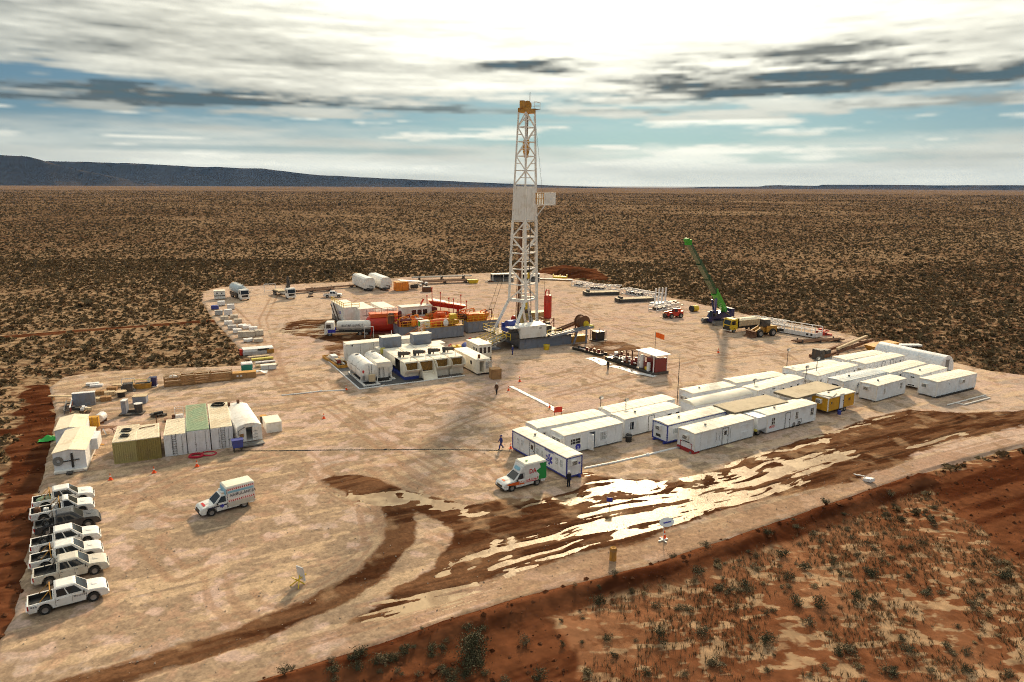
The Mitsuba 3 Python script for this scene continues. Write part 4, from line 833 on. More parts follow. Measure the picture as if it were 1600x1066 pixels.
part(goose, 'bumper', MB().box(-1.9, .1, .72, -1.6, 2.6, .95), 'mat_yellow_pale')
part(goose, 'notice', MB().box(.55, -.012, .75, 1.5, 0, 1.05), 'mat_ink_red')
tx, w = text('AESA', .16); part(goose, 'lettering', tx.xf((1.02 - w / 2, -.02, .82)), 'mat_ink_white')
wh = wheel(goose, -1.1, .5, .42, .3)
part(goose, 'hatch', ring(.8, .6, .05, .03).xf((6.6, 0, .7)), 'mat_steel_grey')
trailer('white cabin under a thick flat brown canopy roof, left of the two canopied cabins', (28.81,86.91,29.4,8.62), 2.4, 2.55, roof='slab_roof', kind='slab', wins=[(.3, 1.7, .5, .5), (.6, 1.7, .5, .5)], endw=(('left', 1.0, 1.6, .5, .5),), group=None)
trailer('white cabin with a rounded barrel roof in the third row', (24.43,89.94,31.8,11.31), 2.6, 2.55, kind='curved', wins=[(.15, 1.5, .4, .4), (.45, 1.5, .4, .8)], acs=(), group=None)
trailer('white back row cabin beside the tall thin aerial pole', (25.44,95.21,28.8,8.30), 2.6, 2.6, acs=(('left', 1.0, 1.6), ('left', 2.0, 1.6)), group=None)
trailer('white back row cabin, third along the row from the first aid cabin', (33.26,100.76,27.0,10.21), 2.6, 2.6, acs=(('left', 1.2, 1.7),), endw=(('left', .6, 1.5, .5, .9),), group=None, vents=0)
trailer('white cabin with open doorway and square dark windows in the middle of the rows', (35.11,96.75,36.9,11.88), 2.6, 2.6, wins=[(.12, 1.5, .6, .7), (.55, 1.55, .55, .75), (.72, 1.55, .6, .75), (.87, 1.55, .6, .75)], doors=[(.33, 1.0, True)], acs=(('left', 1.5, 1.8),), group=None, vents=0)
trailer('white cabin under a thick flat brown canopy roof, behind the yellow cabin', (39.23,93.45,33.6,8.89), 2.4, 2.55, roof='slab_roof', kind='slab', wins=[(.3, 1.7, .5, .5), (.7, 1.7, .5, .5)], acs=(('left', 1.0, 1.7),), group=None)
trailer('white far cabin with a floodlight pole at its left end', (45.06,108.00,28.1,10.95), 2.6, 2.6, acs=(('left', .9, 1.6), ('left', 1.9, 1.6)), group=None, vents=0)
trailer('white far cabin with small dark windows and black louvres at its left end', (47.23,104.97,36.3,11.73), 2.6, 2.6, wins=[(.08, 1.5, .5, .8), (.28, 1.8, .4, .4), (.68, 1.6, .4, .5), (.92, 1.55, .5, .75)], doors=[(.48, .85)], acs=(('left', .8, 1.5), ('left', 1.8, 1.5)), group=None, vents=0)
yl = trailer('bright yellow site cabin on wheels with a white roof', (43.74,93.18,32.9,6.22), 2.6, 2.6, wall='yellow_wall', wins=[(.12, 1.75, .5, .5, 'yellow_wall', 'glass_dark'), (.80, 1.7, .6, .55, 'yellow_wall', 'glass_dark')], doors=[(.5, .85, False)], acs=(('left', 1.3, 1.9),), z0=.62, group=None, axle=True, cat='cabin', trim=None)
part(yl, 'roof_sheet', MB().cbox((1.4, 1.3, 2.72), (2.4, 2.2, .07), rz=.35), 'mat_white_roof')
part(yl, 'blue_drum', MB().cyl((2.2, -.4, -.05), (2.2, -.4, .55), .25), 'mat_blue_paint')
trailer('white cabin at the far end of the back row', (56.39,115.39,29.4,10.86), 2.6, 2.6, wins=[(.2, 1.6, .4, .4)], group=None, vents=0)
trailer('white cabin next to the round roofed hut, before the end of the back row', (58.37,112.80,31.9,11.47), 2.6, 2.6, wins=[(.12, 1.5, .5, .7), (.30, 1.7, .3, .4), (.78, 1.7, .35, .4), (.90, 1.55, .55, .85)], doors=[(.46, .8), (.68, .8)], acs=(('left', 1.0, 1.5), ('left', 1.9, 1.5)), group=None, vents=0)
trailer('cabin with a pale blue sheeted roof behind the small far cabin', (49.70,101.74,31.7,10.94), 2.6, 2.6, roof='blue_roof', wins=[(.34, 1.5, .5, .9), (.62, 1.5, .5, .9)], endw=(('left', 1.3, 1.7, 1.2, .5),), acs=(), group=None)
trailer('long white cabin with a cream roof reaching to the round roofed hut', (59.41,107.12,34.1,11.31), 2.6, 2.6, acs=(), wins=[(.3, 1.7, .5, .5)], group=None, vents=0)
trailer('short white two part cabin with two dark windows, right of the yellow cabin', (53.66,99.54,33.4,7.91), 2.6, 2.6, wins=[(.27, 1.45, .5, .85, 'steel_white', 'glass_dark', 1), (.84, 1.6, .6, .95, 'steel_white', 'glass_dark', 1)], acs=(('left', 1.1, 1.9),), trim=None, group=None)
trailer('white cabin with a wheeled drawbar at its end, just left of the last cabin', (63.41,105.82,33.7,8.51), 2.6, 2.6, wins=[(.16, 1.4, .4, .45), (.82, 1.6, .8, .7)], endw=(('left', 1.6, 2.0, .7, .35), ('left', 1.5, .7, 1.1, .3)), acs=(), z0=.5, axle=True, group=None)
last = trailer('white louvred cabin, the last one on the right by the road', (63.83,101.80,29.9,10.73), 2.7, 2.6, ribs=5, wins=[(.30, 1.85, .3, .4)], acs=(('left', 1.0, 1.7), ('front', 6.4, 1.95)), group=None, vents=0)
part(last, 'dark_plinth', MB().box(.2, -.16, .05, 10.3, -.002, .30), 'mat_plastic_black')
k = thing('skid_rail', 'low white pipe rail lying along the front of the last cabin', 'rail', (66.70,100.43), 30, .08)
part(k, 'rail', MB().bar((-4, -.3, .12), (6.5, -.3, .12), .14).bar((-1.5, -1.4, .12), (5.5, -1.4, .12), .14), 'mat_steel_white'); part(k, 'cross_bar', MB().bar((-1.5, -1.4, .08), (-1.5, -.3, .08), .12).bar((5.5, -1.4, .08), (5.5, -.3, .08), .12), 'mat_steel_white')
# round roofed hut on the cross axis
q = np.array((76.66,118.45)); hx = thing('round_roofed_hut', 'long white round roofed hut lying across the end of the cabin rows', 'hut', q, 118, .08)
prof = [(2.0 * math.cos(a), .15 + 2.75 * math.sin(a) ** .9) for a in np.linspace(0, math.pi, 15)]
part(hx, 'shell', MB().prism(prof, 0, 12.5, 'yz').xf((0, 2.0, 0)), 'mat_white_wall', smooth=40)
sm = MB()
for i in range(1, 6):
    for a, b in zip(prof[:-1], prof[1:]): sm.bar((i * 2.1, a[0] + 2, a[1] + .01), (i * 2.1, b[0] + 2, b[1] + .01), .05, .03)
part(hx, 'shell_seam', sm, 'mat_steel_white'); part(hx, 'door', MB().box(-.03, 1.5, .2, 0, 2.5, 2.2), 'mat_steel_grey')

# ---------------------------------------------------------------- containers to the left
def container(label, a, b, zt, back, mat='container_white', roof='container_roof', ribs=False, ladder=False, extra=None, corr=.0):
    "a, b: front bottom corners on the ground; back: a roof point at the far end"
    a, b = np.array(a), np.array(b); d = b - a; Wd = float(np.hypot(*d)); ang = math.degrees(math.atan2(d[1], d[0])); n = np.array([-d[1], d[0]]) / Wd
    Ld = float((np.array(back) - a) @ n)
    t = thing('shipping_container', label, 'container', a, ang, .08)
    part(t, 'body', MB().box(.03, .03, .14, Wd - .03, Ld, zt - .08), 'mat_' + mat)
    r = MB().box(0, .0, zt - .08, Wd, Ld + .03, zt)
    for i in range(int(Ld / .28)): r.box(.12, .15 + i * .28, zt, Wd - .12, .27 + i * .28, zt + .022)
    part(t, 'roof', r, 'mat_' + roof)
    fr = MB().box(0, -.03, .02, Wd, .03, .14).box(0, -.03, zt - .2, Wd, .0, zt - .082)
    for x in (0, Wd - .12): fr.box(x, -.03, .14, x + .12, .028, zt - .2)
    part(t, 'end_frame', fr, 'mat_' + mat)
    if ribs:
        m = MB()
        for i in range(9): x = .2 + (Wd - .4) * i / 9; m.hexa([(x, -.0, .14), (x + .17, -.0, .14), (x + .17, .03, .14), (x, .03, .14)], [(x, -.0, zt - .2), (x + .17, -.0, zt - .2), (x + .17, .03, zt - .2), (x, .03, zt - .2)]); m.box(x + .035, -.035, .15, x + .135, 0, zt - .21)
        part(t, 'end_rib', m, 'mat_' + mat)
    else:
        for s in (0, 1):
            x0, x1 = (.13, Wd / 2 - .01) if s == 0 else (Wd / 2 + .01, Wd - .13)
            dk = part(t, 'door', MB().box(x0, -.02, .16, x1, .028, zt - .21), 'mat_' + mat)
            part(dk, 'lock_rod', MB().cyl(((x0 + x1) / 2 + .2, -.05, .2), ((x0 + x1) / 2 + .2, -.05, zt - .25), .022, n=6).box((x0 + x1) / 2 + .1, -.07, 1.0, (x0 + x1) / 2 + .3, -.045, 1.06), 'mat_steel_grey')
    if ladder:
        m = MB(); xl = Wd * ladder
        for x in (xl - .2, xl + .2): m.cyl((x, -.12, .15), (x, -.12, zt + .05), .025, n=6)
        for i in range(8): m.cyl((xl - .2, -.12, .3 + i * .29), (xl + .2, -.12, .3 + i * .29), .02, n=6)
        for zz in (.35, zt - .3): m.bar((xl - .2, -.12, zz), (xl - .2, 0, zz), .03).bar((xl + .2, -.12, zz), (xl + .2, 0, zz), .03)
        part(t, 'ladder', m, 'mat_steel_dark')
    sr = MB()
    for s in (-.0, Wd):
        for i in range(int(Ld / .5)): sr.cbox((s + (.0 if s == 0 else -.0), .35 + i * .5, zt / 2), (.05, .22, zt - .5))
    part(t, 'side_rib', sr, 'mat_' + mat)
    return t, a, ang, Wd, Ld
zc = 2.62
C1 = container('khaki container with a bare grey roof carrying two flat coils, leftmost of the container row', (-44.80,74.57), (-42.65,75.49), zc, (-47.75,79.74), 'khaki', 'container_roof', ribs=True)
C2 = container('darker khaki container with a cream roof, second from the left in the row', (-42.62,75.51), (-40.44,76.60), zc, (-45.05,80.12), 'khaki_dark', 'container_roof', ribs=True)
C3 = container('small white container with a ladder, right of the dark gap in the row', (-40.18,76.94), (-38.03,77.83), zc, (-42.99,82.26), ladder=.46)
C4 = container('long white container with a faded green roof', (-37.96,77.99), (-35.75,79.02), zc + .15, (-43.05,87.54), roof='green_roof')
C5 = container('long white container with a ladder and a hose coil on its cream roof', (-35.65,79.15), (-33.48,80.15), zc + .1, (-40.47,88.42), ladder=.54)
def coil(label, xy, z, r, mat, n=4, rot=0, name='hose_coil'):
    t = thing(name, label, 'hose', xy, rot, z)
    for i in range(n):
        rr = r * (1 - .10 * (i % 3)); pts = [(rr * math.cos(a) + .03 * i, .8 * rr * math.sin(a), .04 + .05 * i + .02 * math.sin(3 * a)) for a in np.linspace(0, 2 * math.pi, 20)]
        part(t, 'loop', MB().tube(pts, .045, 6), 'mat_' + mat)
    return t
def local(C, x, y): return C[1] + uv_of(C[2]) * x + uv_of(C[2] + 90) * y
coil('flat dark coil on the grey roof, the nearer of the two', local(C1, 1.1, 1.6), zc + .1, .48, 'steel_dark'); coil('flat dark coil on the grey roof, the farther of the two', local(C1, 1.1, 3.6), zc + .1, .55, 'steel_dark')
coil('thick black hose coil at the back of the white container roof', local(C5, 1.2, C5[4] - 1.2), zc + .2, .8, 'rubber', 5)
coil('red hose heaped on the ground before the containers', (-36.73,77.08), .08, .8, 'hose_red', 5); coil('red hose trailing on the ground right of the red hose heap', (-35.58,77.90), .08, .9, 'hose_red', 2)
pl = single('pole', 'rusty thin pole bent on the cream roof of the second container', 'pole', MB().tube([(-.6, 0, .05), (0, .1, .1), (1.1, .4, .06)], .05), 'mat_rusty', local(C2, .9, 3.8), 28, zc + .1)
# round topped workshop trailer
a = np.array((-33.17,80.65)); b = np.array((-30.68,82.10)); d = b - a; Wd = np.hypot(*d); ang = math.degrees(math.atan2(d[1], d[0]))
ws = thing('workshop_trailer', 'white round topped workshop trailer with its end door open, right end of the container row', 'trailer', a, ang, .08)
Ls = 9.6; prof = [(0, .35)] + [(0, 2.25)] + [(Wd * i / 10, 2.25 + .38 * math.sin(math.pi * i / 10) ** .7) for i in range(1, 10)] + [(Wd, 2.25), (Wd, .35)]
part(ws, 'shell', slab(Polygon(prof), 0, Ls) - mbox(1.05, -.2, .42, 1.75, 4.0, 2.12) - mbox(.15, .1, .43, Wd - .15, 4.0, 2.2), 'mat_steel_white', smooth=25)
part(ws, 'door', MB().cbox((2.05, -.12, 1.27), (.62, .05, 1.7), rz=.25), 'mat_steel_white', label='end door swung open')
part(ws, 'ladder_rung', MB().cbox((2.1, -.2, .8), (.5, .03, .04)).cbox((2.1, -.2, 1.2), (.5, .03, .04)).cbox((2.1, -.2, 1.6), (.5, .03, .04)), 'mat_steel_dark')
part(ws, 'tool_board', MB().box(.25, -.03, .95, .75, 0, 1.4), 'mat_wood'); part(ws, 'bracket', MB().bar((.15, -.25, 1.9), (.9, -.05, 2.2), .05).bar((.12, -.05, 1.3), (.12, -.25, 1.9), .05), 'mat_steel_dark')
part(ws, 'step_plate', MB().box(.0, -1.3, .1, Wd, -.02, .28), 'mat_steel_grey'); part(ws, 'exhaust_cap', MB().cyl((.5, Ls - .8, 2.5), (.5, Ls - .8, 3.0), .16).cyl((1.7, Ls - .5, 2.6), (1.7, Ls - .5, 3.1), .18), 'mat_rusty')
sb = thing('steel_box', 'small white steel box beside the workshop trailer', 'box', (-31.19,85.08), 28, .08); part(sb, 'body', MB().box(0, 0, 0, 1.9, 3.0, 1.25), 'mat_steel_white'); part(sb, 'lid', MB().box(-.04, -.04, 1.25, 1.94, 3.04, 1.33), 'mat_white_roof')
dr_ = thing('drum', 'rusty lidded drum behind the small white box', 'drum', (-32.96,89.02), 0, .08); part(dr_, 'shell', MB().lathe([(0, 0), (.42, 0), (.42, 1.0), (0, 1.0)], 14), 'mat_steel_dark', smooth=30); part(dr_, 'lid', MB().cyl((0, 0, 1.0), (0, 0, 1.06), .46), 'mat_ochre')
bn = thing('tool_bin', 'blue steel bin on two legs before the workshop trailer', 'bin', (-32.49,78.86), 28, .08); part(bn, 'box', MB().hexa([(-.55, -.4, .55), (.55, -.4, .55), (.55, .4, .55), (-.55, .4, .55)], [(-.62, -.45, 1.45), (.62, -.45, 1.45), (.62, .45, 1.45), (-.62, .45, 1.45)]), 'mat_blue_paint'); part(bn, 'leg', MB().box(-.5, -.3, 0, -.35, .3, .55), 'mat_steel_dark'); part(bn, 'leg', MB().box(.35, -.3, 0, .5, .3, .55), 'mat_steel_dark'); part(bn, 'lid', MB().box(-.66, -.49, 1.45, .66, .49, 1.5), 'mat_blue_trim')
# the two cream roofed sheds
def shed(label, a, b, back, zt, name='shed'):
    a, b = np.array(a), np.array(b); d = b - a; Wd = float(np.hypot(*d)); ang = math.degrees(math.atan2(d[1], d[0])); n = np.array([-d[1], d[0]]) / Wd; Ld = float((np.array(back) - a) @ n)
    t = thing(name, label, 'shed', a, ang, .08)
    part(t, 'wall', MB().prism([(0, .3), (Wd, .3), (Wd, zt - .25), (Wd / 2, zt), (0, zt - .25)], 0, Ld, 'xz'), 'mat_container_white')
    r = MB()
    for s, (x0, x1) in ((0, (-.08, Wd / 2)), (1, (Wd / 2, Wd + .08))):
        za, zb = (zt - .29, zt) if s == 0 else (zt, zt - .29)
        r.hexa([(x0, -.08, za), (x1, -.08, zb), (x1, Ld + .08, zb), (x0, Ld + .08, za)], [(x0, -.08, za + .06), (x1, -.08, zb + .06), (x1, Ld + .08, zb + .06), (x0, Ld + .08, za + .06)])
    part(t, 'roof', r, 'mat_container_roof'); part(t, 'chassis', MB().box(.0, -.5, .06, Wd, Ld, .297), 'mat_steel_white')
    return t, Wd, Ld
s1, wd1, ld1 = shed('white shed with a cream ridged roof and a cable reel on its end wall', (-49.87,71.97), (-47.01,73.16), (-53.86,78.99), 2.55)
part(s1, 'reel', MB().lathe([(.18, -.12), (.5, -.14), (.52, -.02), (.18, 0)], 18, (.45, -.02, 1.35), 'y'), 'mat_steel_grey', smooth=30)
part(s1, 'winch_post', MB().box(wd1 * .55, -.22, .5, wd1 * .55 + .2, -.02, 2.1), 'mat_plastic_black'); part(s1, 'cross_arm', MB().bar((.9, -.12, 1.25), (wd1 * .8, -.12, 1.35), .1), 'mat_steel_dark'); part(s1, 'side_box', MB().box(wd1, ld1 * .45, 1.0, wd1 + .7, ld1 * .8, 2.3), 'mat_container_white'); part(s1, 'hitch', MB().box(wd1 * .4, -1.2, .12, wd1 * .6, -.5, .25), 'mat_steel_dark')
shed('cream roofed shed standing behind the nearest shed at the left edge', (-54.29,79.32), (-51.57,80.62), (-57.12,83.89), 2.5)

# ---------------------------------------------------------------- vehicles
def by_tip(px, ang=33.): return tuple(np.array(px) - uv_of(ang) * 2.56)
PG = None
pk = pickup('white double cab pickup with an empty black bed, nearest in the row', load=('bar', 'rusty'), xy=by_tip((-31.23,49.16), 34.), rot=34., group=PG)
tx, w = text('PATAGONIA', .10); part(pk, 'lettering', tx.xf((.32, -.908, .82)), 'mat_ink_dark'); tx, w = text('4x4', .16); part(pk, 'bed_lettering', tx.xf((-2.4, -.906, .78)), 'mat_ink_dark')
p2 = pickup('beige silver double cab pickup, second nearest in the row', paint='car_silver', load=('bar',), xy=by_tip((-33.29,52.88)), rot=33., group=PG)
p3 = pickup('white double cab pickup with a tyre in its bed, third nearest in the row', load=('bar', 'rusty'), xy=by_tip((-34.98,55.05)), rot=33., group=PG)
p4 = pickup('white double cab pickup with an upright spare tyre and cage, just below the dark pickup', load=('bar',), xy=by_tip((-36.70,57.69)), rot=33., group=PG)
p5 = pickup('dark navy double cab pickup, the only dark one in the row', paint='car_dark', load=('bar',), xy=by_tip((-38.54,60.90)), rot=33., group=PG)
p6 = pickup('white single cab pickup with a long loaded bed', cab='single', load=('bar', 'rusty'), xy=by_tip((-40.65,63.53)), rot=33., group=PG)
p7 = pickup('white double cab pickup with a raised rack and green goods, farthest in the row', load=('bar', 'rusty'), xy=by_tip((-42.10,66.02)), rot=33., group=PG)
def bed_tyre(pos, ang, label, dx=-1.5, upright=True):
    c = np.array(pos) + uv_of(ang) * dx
    t = thing('spare_tyre', label, 'tyre', c, ang, .8)
    if upright: part(t, 'tread', MB().lathe([(.2, -.11), (.34, -.12), (.37, -.08), (.37, .08), (.34, .12), (.2, .11)], 18, (0, -.3, .32), 'y'), 'mat_rubber', smooth=35); part(t, 'rim', MB().lathe([(0, -.05), (.2, -.09), (.2, .09), (0, .05)], 14, (0, -.3, .32), 'y'), 'mat_hub', smooth=35)
    else: part(t, 'tread', MB().lathe([(.2, 0), (.36, .02), (.38, .1), (.36, .2), (.2, .22)], 18), 'mat_rubber', smooth=35); part(t, 'rim', MB().lathe([(0, .05), (.2, .08), (.2, .16), (0, .18)], 14), 'mat_hub', smooth=35)
bed_tyre(by_tip((-34.98,55.05)), 33., 'spare tyre lying in the bed of the third nearest pickup', -1.7, False)
bed_tyre(by_tip((-36.70,57.69)), 33., 'spare tyre standing in the bed of the white pickup below the dark one', -1.6)
bed_tyre(by_tip((-38.54,60.90)), 33., 'spare tyre standing in the bed of the dark pickup', -1.6)
c = np.array(by_tip((-40.65,63.53))); u, v_ = uv_of(33.), uv_of(123.)
for lb, du, dv, mat, s in (('rusty drum in the bed of the single cab pickup', -2.0, .1, 'rusty', .28), ('white jerrican in the middle of the single cab pickup bed', -1.3, -.2, 'car_white', .24), ('white jerrican next to the cab in the single cab pickup bed', -.6, .1, 'car_white', .26)):
    k = thing('container_can', lb, 'can', c + u * du + v_ * dv, 33., .76); part(k, 'shell', MB().lathe([(0, 0), (s, 0), (s, s * 1.7), (s * .7, s * 2), (0, s * 2)], 12), 'mat_' + mat, smooth=30); part(k, 'cap', MB().cyl((s * .4, 0, s * 2), (s * .4, 0, s * 2.2), s * .2, n=8), 'mat_plastic_black')
c = np.array(by_tip((-42.10,66.02)))
k = thing('goods_sack', 'grey green sack of goods in the bed of the farthest pickup', 'sack', c + u * -1.55, 33., .74); part(k, 'sack', MB().mesh(trimesh.creation.icosphere(2, .5), (0, 0, .18), np.diag([1.5, .9, .55])), 'mat_green_roof', smooth=True); part(k, 'strap', MB().box(-.05, -.47, .40, .05, .47, .475), 'mat_plastic_black')

def ambulance_box(t, boxl, boxr, zb, zt, w, mat='car_white'):
    part(t, 'box_body', MB().hexa([(boxl, -w, zb), (boxr, -w, zb), (boxr, w, zb), (boxl, w, zb)], [(boxl + .04, -w + .03, zt), (boxr, -w + .03, zt), (boxr, w - .03, zt), (boxl + .04, w - .03, zt)]), 'mat_' + mat)
    part(t, 'box_roof', MB().hexa([(boxl - .02, -w - .01, zt), (boxr + .03, -w - .01, zt), (boxr + .03, w + .01, zt), (boxl - .02, w + .01, zt)], [(boxl + .1, -w + .12, zt + .10), (boxr - .1, -w + .12, zt + .10), (boxr - .1, w - .12, zt + .10), (boxl + .1, w - .12, zt + .10)]), 'mat_white_roof', smooth=20)
def place_mid(f, r, ang, off):
    "ground points of the near front and rear wheels -> centre; off: half track to the far side"
    m = (np.array(f) + np.array(r)) / 2; return tuple(m + uv_of(ang) @ np.array([[1, 0], [0, 1]]) * 0 + off * np.array([-math.sin(math.radians(ang)), math.cos(math.radians(ang))]))
# the ambulance facing the viewer's left: near side is its left (+y)
a1 = pickup('white ambulance pickup with red and white chequer stripes, alone on the open pad', cab='single', ambulance=1, xy=place_mid((-28.63,62.14), (-26.18,63.95), 219., -.77), rot=219., group=None)
ambulance_box(a1, -2.62, .10, .98, 2.45, .93)
part(a1, 'light_bar', MB().cbox((.28, 0, 1.90), (.30, 1.2, .14)), 'mat_chrome'); part(a1, 'beacon', MB().cbox((.28, .45, 1.99), (.2, .28, .1)).cbox((.28, -.45, 1.99), (.2, .28, .1)), 'mat_lamp_glass'); part(a1, 'visor_panel', MB().hexa([(.10, -.88, 1.80), (.18, -.84, 1.80), (.18, .84, 1.80), (.10, .88, 1.80)], [(.05, -.88, 2.40), (.10, -.84, 2.38), (.10, .84, 2.38), (.05, .88, 2.40)]), 'mat_ink_light_blue')
def chequer(z0, z1, x0, x1, n, y, lean):
    r, w = MB(), MB(); d = (x1 - x0) / n
    for i in range(n):
        x = x0 + i * d; q = [(x, z0), (x + d * .5, z0), (x + d * .5 + lean, z1), (x + lean, z1)]
        r.prism(q, y, y + .008, 'xz'); w.prism([(a + d * .5, b) for a, b in q], y, y + .008, 'xz')
    return r, w
for y in (.931, -.939):
    for z0, z1 in ((1.02, 1.22), (2.16, 2.34)):
        yy = y if z0 < 2 else y * .975
        r, w = chequer(z0, z1, -2.55, 0., 13, yy - (0 if y > 0 else 0), .06); part(a1, 'red_stripe', r, 'mat_ink_red'); part(a1, 'white_stripe', w, 'mat_ink_white')
tx, w = text('AMBULANCIA', .27); tx.xf((0, 0, 0), math.pi); part(a1, 'lettering', tx.xf((-.20, .928, 1.52)), 'mat_ink_dark')
part(a1, 'blue_band', MB().box(-2.5, .905, 1.88, -.05, .925, 2.10), 'mat_ink_light_blue')
part(a1, 'blue_stripe', MB().box(.1, .904, .80, 1.9, .912, .92).box(.1, -.912, .80, 1.9, -.904, .92), 'mat_ink_dark'); part(a1, 'star_emblem', decal(star_of_life(.2)).xf((0, 0, 0), math.pi).xf((.55, .914, .82)), 'mat_ink_blue')
part(a1, 'lower_panel', MB().box(-2.55, .902, .48, -.02, .91, .98), 'mat_car_silver'); part(a1, 'bonnet_lettering', MB().cbox((2.02, 0, 1.035), (.22, .9, .02), ry=.16), 'mat_ink_red'); part(a1, 'seam', MB().box(-.0, .90, .5, .05, .935, 2.3), 'mat_ink_dark')
a2 = pickup('white ambulance with a green rear and orange red side, parked at the first aid cabin', cab='single', ambulance=1, xy=place_mid((0.15,67.97), (2.59,69.60), 211., -.77), rot=211., group=None)
ambulance_box(a2, -2.65, .05, .70, 2.62, .98)
part(a2, 'cab_hood', MB().hexa([(.05, -.86, 1.76), (.55, -.75, 1.76), (.55, .75, 1.76), (.05, .86, 1.76)], [(.05, -.88, 2.50), (.18, -.80, 2.44), (.18, .80, 2.44), (.05, .88, 2.50)]), 'mat_car_white'); part(a2, 'hood_notice', MB().hexa([(.50, -.5, 1.95), (.52, -.5, 1.95), (.52, .5, 1.95), (.50, .5, 1.95)], [(.30, -.5, 2.25), (.32, -.5, 2.25), (.32, .5, 2.25), (.30, .5, 2.25)]), 'mat_ink_light_blue')
part(a2, 'beacon', MB().cyl((-.6, .2, 2.72), (-.6, .2, 2.86), .12), 'mat_green_sign')
for s in (1, -1):
    def sd(poly, mat, nm, o=.0):
        y0 = s * (.966 + o) - .004; part(a2, nm, MB().prism(poly, y0, y0 + .012 + (.012 if nm.startswith('lett') else 0), 'xz'), mat)
    sd([(-2.63, .72), (-1.55, .72), (-1.75, 1.3), (-1.35, 1.75), (-1.9, 2.05), (-1.75, 2.5), (-2.60, 2.5)], 'mat_green_sign', 'green_panel', .012)
    sd([(-1.5, .72), (.0, .72), (.0, 1.02), (-1.62, 1.06)], 'mat_ink_red', 'red_panel', .012)
    part(a2, 'orange_panel', MB().prism([(.1, .58), (1.05, .62), (1.95, .74), (2.3, .93), (1.1, .98), (.1, .96)], s * .906 - .005, s * .906 + .005, 'xz'), 'mat_orange_red')
tx, w = text('AMBULANCIA', .26); tx.xf((0, 0, 0), math.pi); part(a2, 'lettering', tx.xf((.75, 1.0, .80)), 'mat_ink_white')
tx, w = text('DA', .46); tx.xf((0, 0, 0), math.pi); part(a2, 'red_lettering', tx.xf((-.45, .995, 1.62)), 'mat_ink_red')
part(a2, 'bonnet_lettering', MB().cbox((2.02, -.1, 1.035), (.2, .5, .02), ry=.16), 'mat_orange_red')

# ---------------------------------------------------------------- people and small things on the pad
person('person in a blue hooded coverall walking past the left end of the first aid cabin', (-1.24,79.93), 200, .8, 'cloth_blue', 'cloth_blue', 'cloth_blue')
person('person in dark clothes and white helmet at the corner of the first aid cabin', (6.05,69.16), 120, .1, 'cloth_dark', 'cloth_dark', 'helmet', (.5, .5))
person('person with white helmet and brown jacket walking on the open pad', (-2.29,102.80), 250, .5, 'cloth_brown', 'cloth_dark', 'helmet')
person('person in blue with a white helmet standing under the stairs of the drilling rig', (0.13,128.60), 200, .2, 'cloth_blue', 'cloth_blue', 'helmet')
person('person in dark clothes standing at the end of the pump skid', (16.60,117.65), 230, .2, 'cloth_dark', 'cloth_dark', 'cloth_dark')
for (x, y), lb in zip([(-42.88,70.35),(-39.19,72.29),(-35.29,74.14),(-25.47,90.98),(-25.62,104.78),(-0.09,80.16),(1.28,110.04),(-0.50,104.89),(5.45,96.30),(39.43,131.05),(-35.23,187.40),(13.83,58.21)], ('cone nearest the two sheds at the left', 'cone before the khaki containers, middle of three', 'cone beside the red hose', 'cone alone on the pad right of the workshop trailer', 'cone at the corner of the dark liner', 'cone at the end of the first aid cabin', 'cone out on the open pad left of the pump skid', 'cone at the far end of the white walkway', 'cone halfway along the white walkway', 'cone alone below the green crane', 'cone far off inside a ring of tracks', 'cone at the foot of the road sign')):
    cone((x, y), 'orange traffic ' + lb, 0.85 if y < 110 else 1.0, group=None)
def rope(name, label, cat, pts, r, mat, z=.1):
    t = thing(name, label, cat); part(t, 'run', MB().tube([(x, y, z) for x, y in pts], r, 6), 'mat_' + mat)
    part(t, 'coupling', MB().cyl((*pts[len(pts) // 2], z - .02), (*(np.array(pts[len(pts) // 2]) + [.3, .1]), z + .02), r * 1.8), 'mat_' + mat)
rope('cable', 'dark cable lying across the pad from the workshop trailer to the first aid cabin', 'cable', [(-32.49,78.86),(-27.37,79.04),(-21.35,79.33),(-15.26,79.52),(-9.15,79.72),(-3.00,79.59),(0.07,79.33)], .05, 'plastic_black')
rope('pipe_line', 'white pipe lying across the pad left of the dark liner', 'pipe', [(-34.60,101.55),(-32.02,102.60),(-29.43,103.84),(-25.68,104.60)], .11, 'tarp_white')
rope('pipe_line', 'white pipe kerb running from the first aid cabin to the red skid cabin', 'pipe', [(8.20,74.17),(11.83,75.91),(15.93,78.22),(20.94,81.21)], .13, 'tarp_white')
# walkway of pale boards
wa, wb = np.array((6.64,94.85)), np.array((-0.16,107.03)); wk = thing('board_walkway', 'pale board walkway laid across the pad to the cabins', 'walkway', wa, math.degrees(math.atan2(*(wb - wa)[::-1])), .085)
Lw = float(np.hypot(*(wb - wa)))
for i in range(14): part(wk, 'plank', MB().cbox((Lw * (i + .5) / 14, random.uniform(-.04, .04), .05), (Lw / 14 - .08, .62, .07), rz=random.uniform(-.02, .02)), 'mat_tarp_white')
part(wk, 'red_mat', MB().box(-.2, -.75, .0, 1.2, .75, .06), 'mat_red_paint')
def post_sign(name, label, cat, xy, parts_, rot=0): 
    t = thing(name, label, cat, xy, rot, .06)
    for nm, mb, mat in parts_: part(t, nm, mb, 'mat_' + mat)
rd = thing('red_board', 'small red board standing at the near end of the pale walkway', 'board', (6.44,93.15), 20, .08); part(rd, 'panel', MB().box(-.6, -.03, .35, .6, .03, 1.15), 'mat_red_paint'); part(rd, 'leg', MB().box(-.55, -.02, 0, -.48, .02, .35), 'mat_steel_dark'); part(rd, 'leg', MB().box(.48, -.02, 0, .55, .02, .35), 'mat_steel_dark')
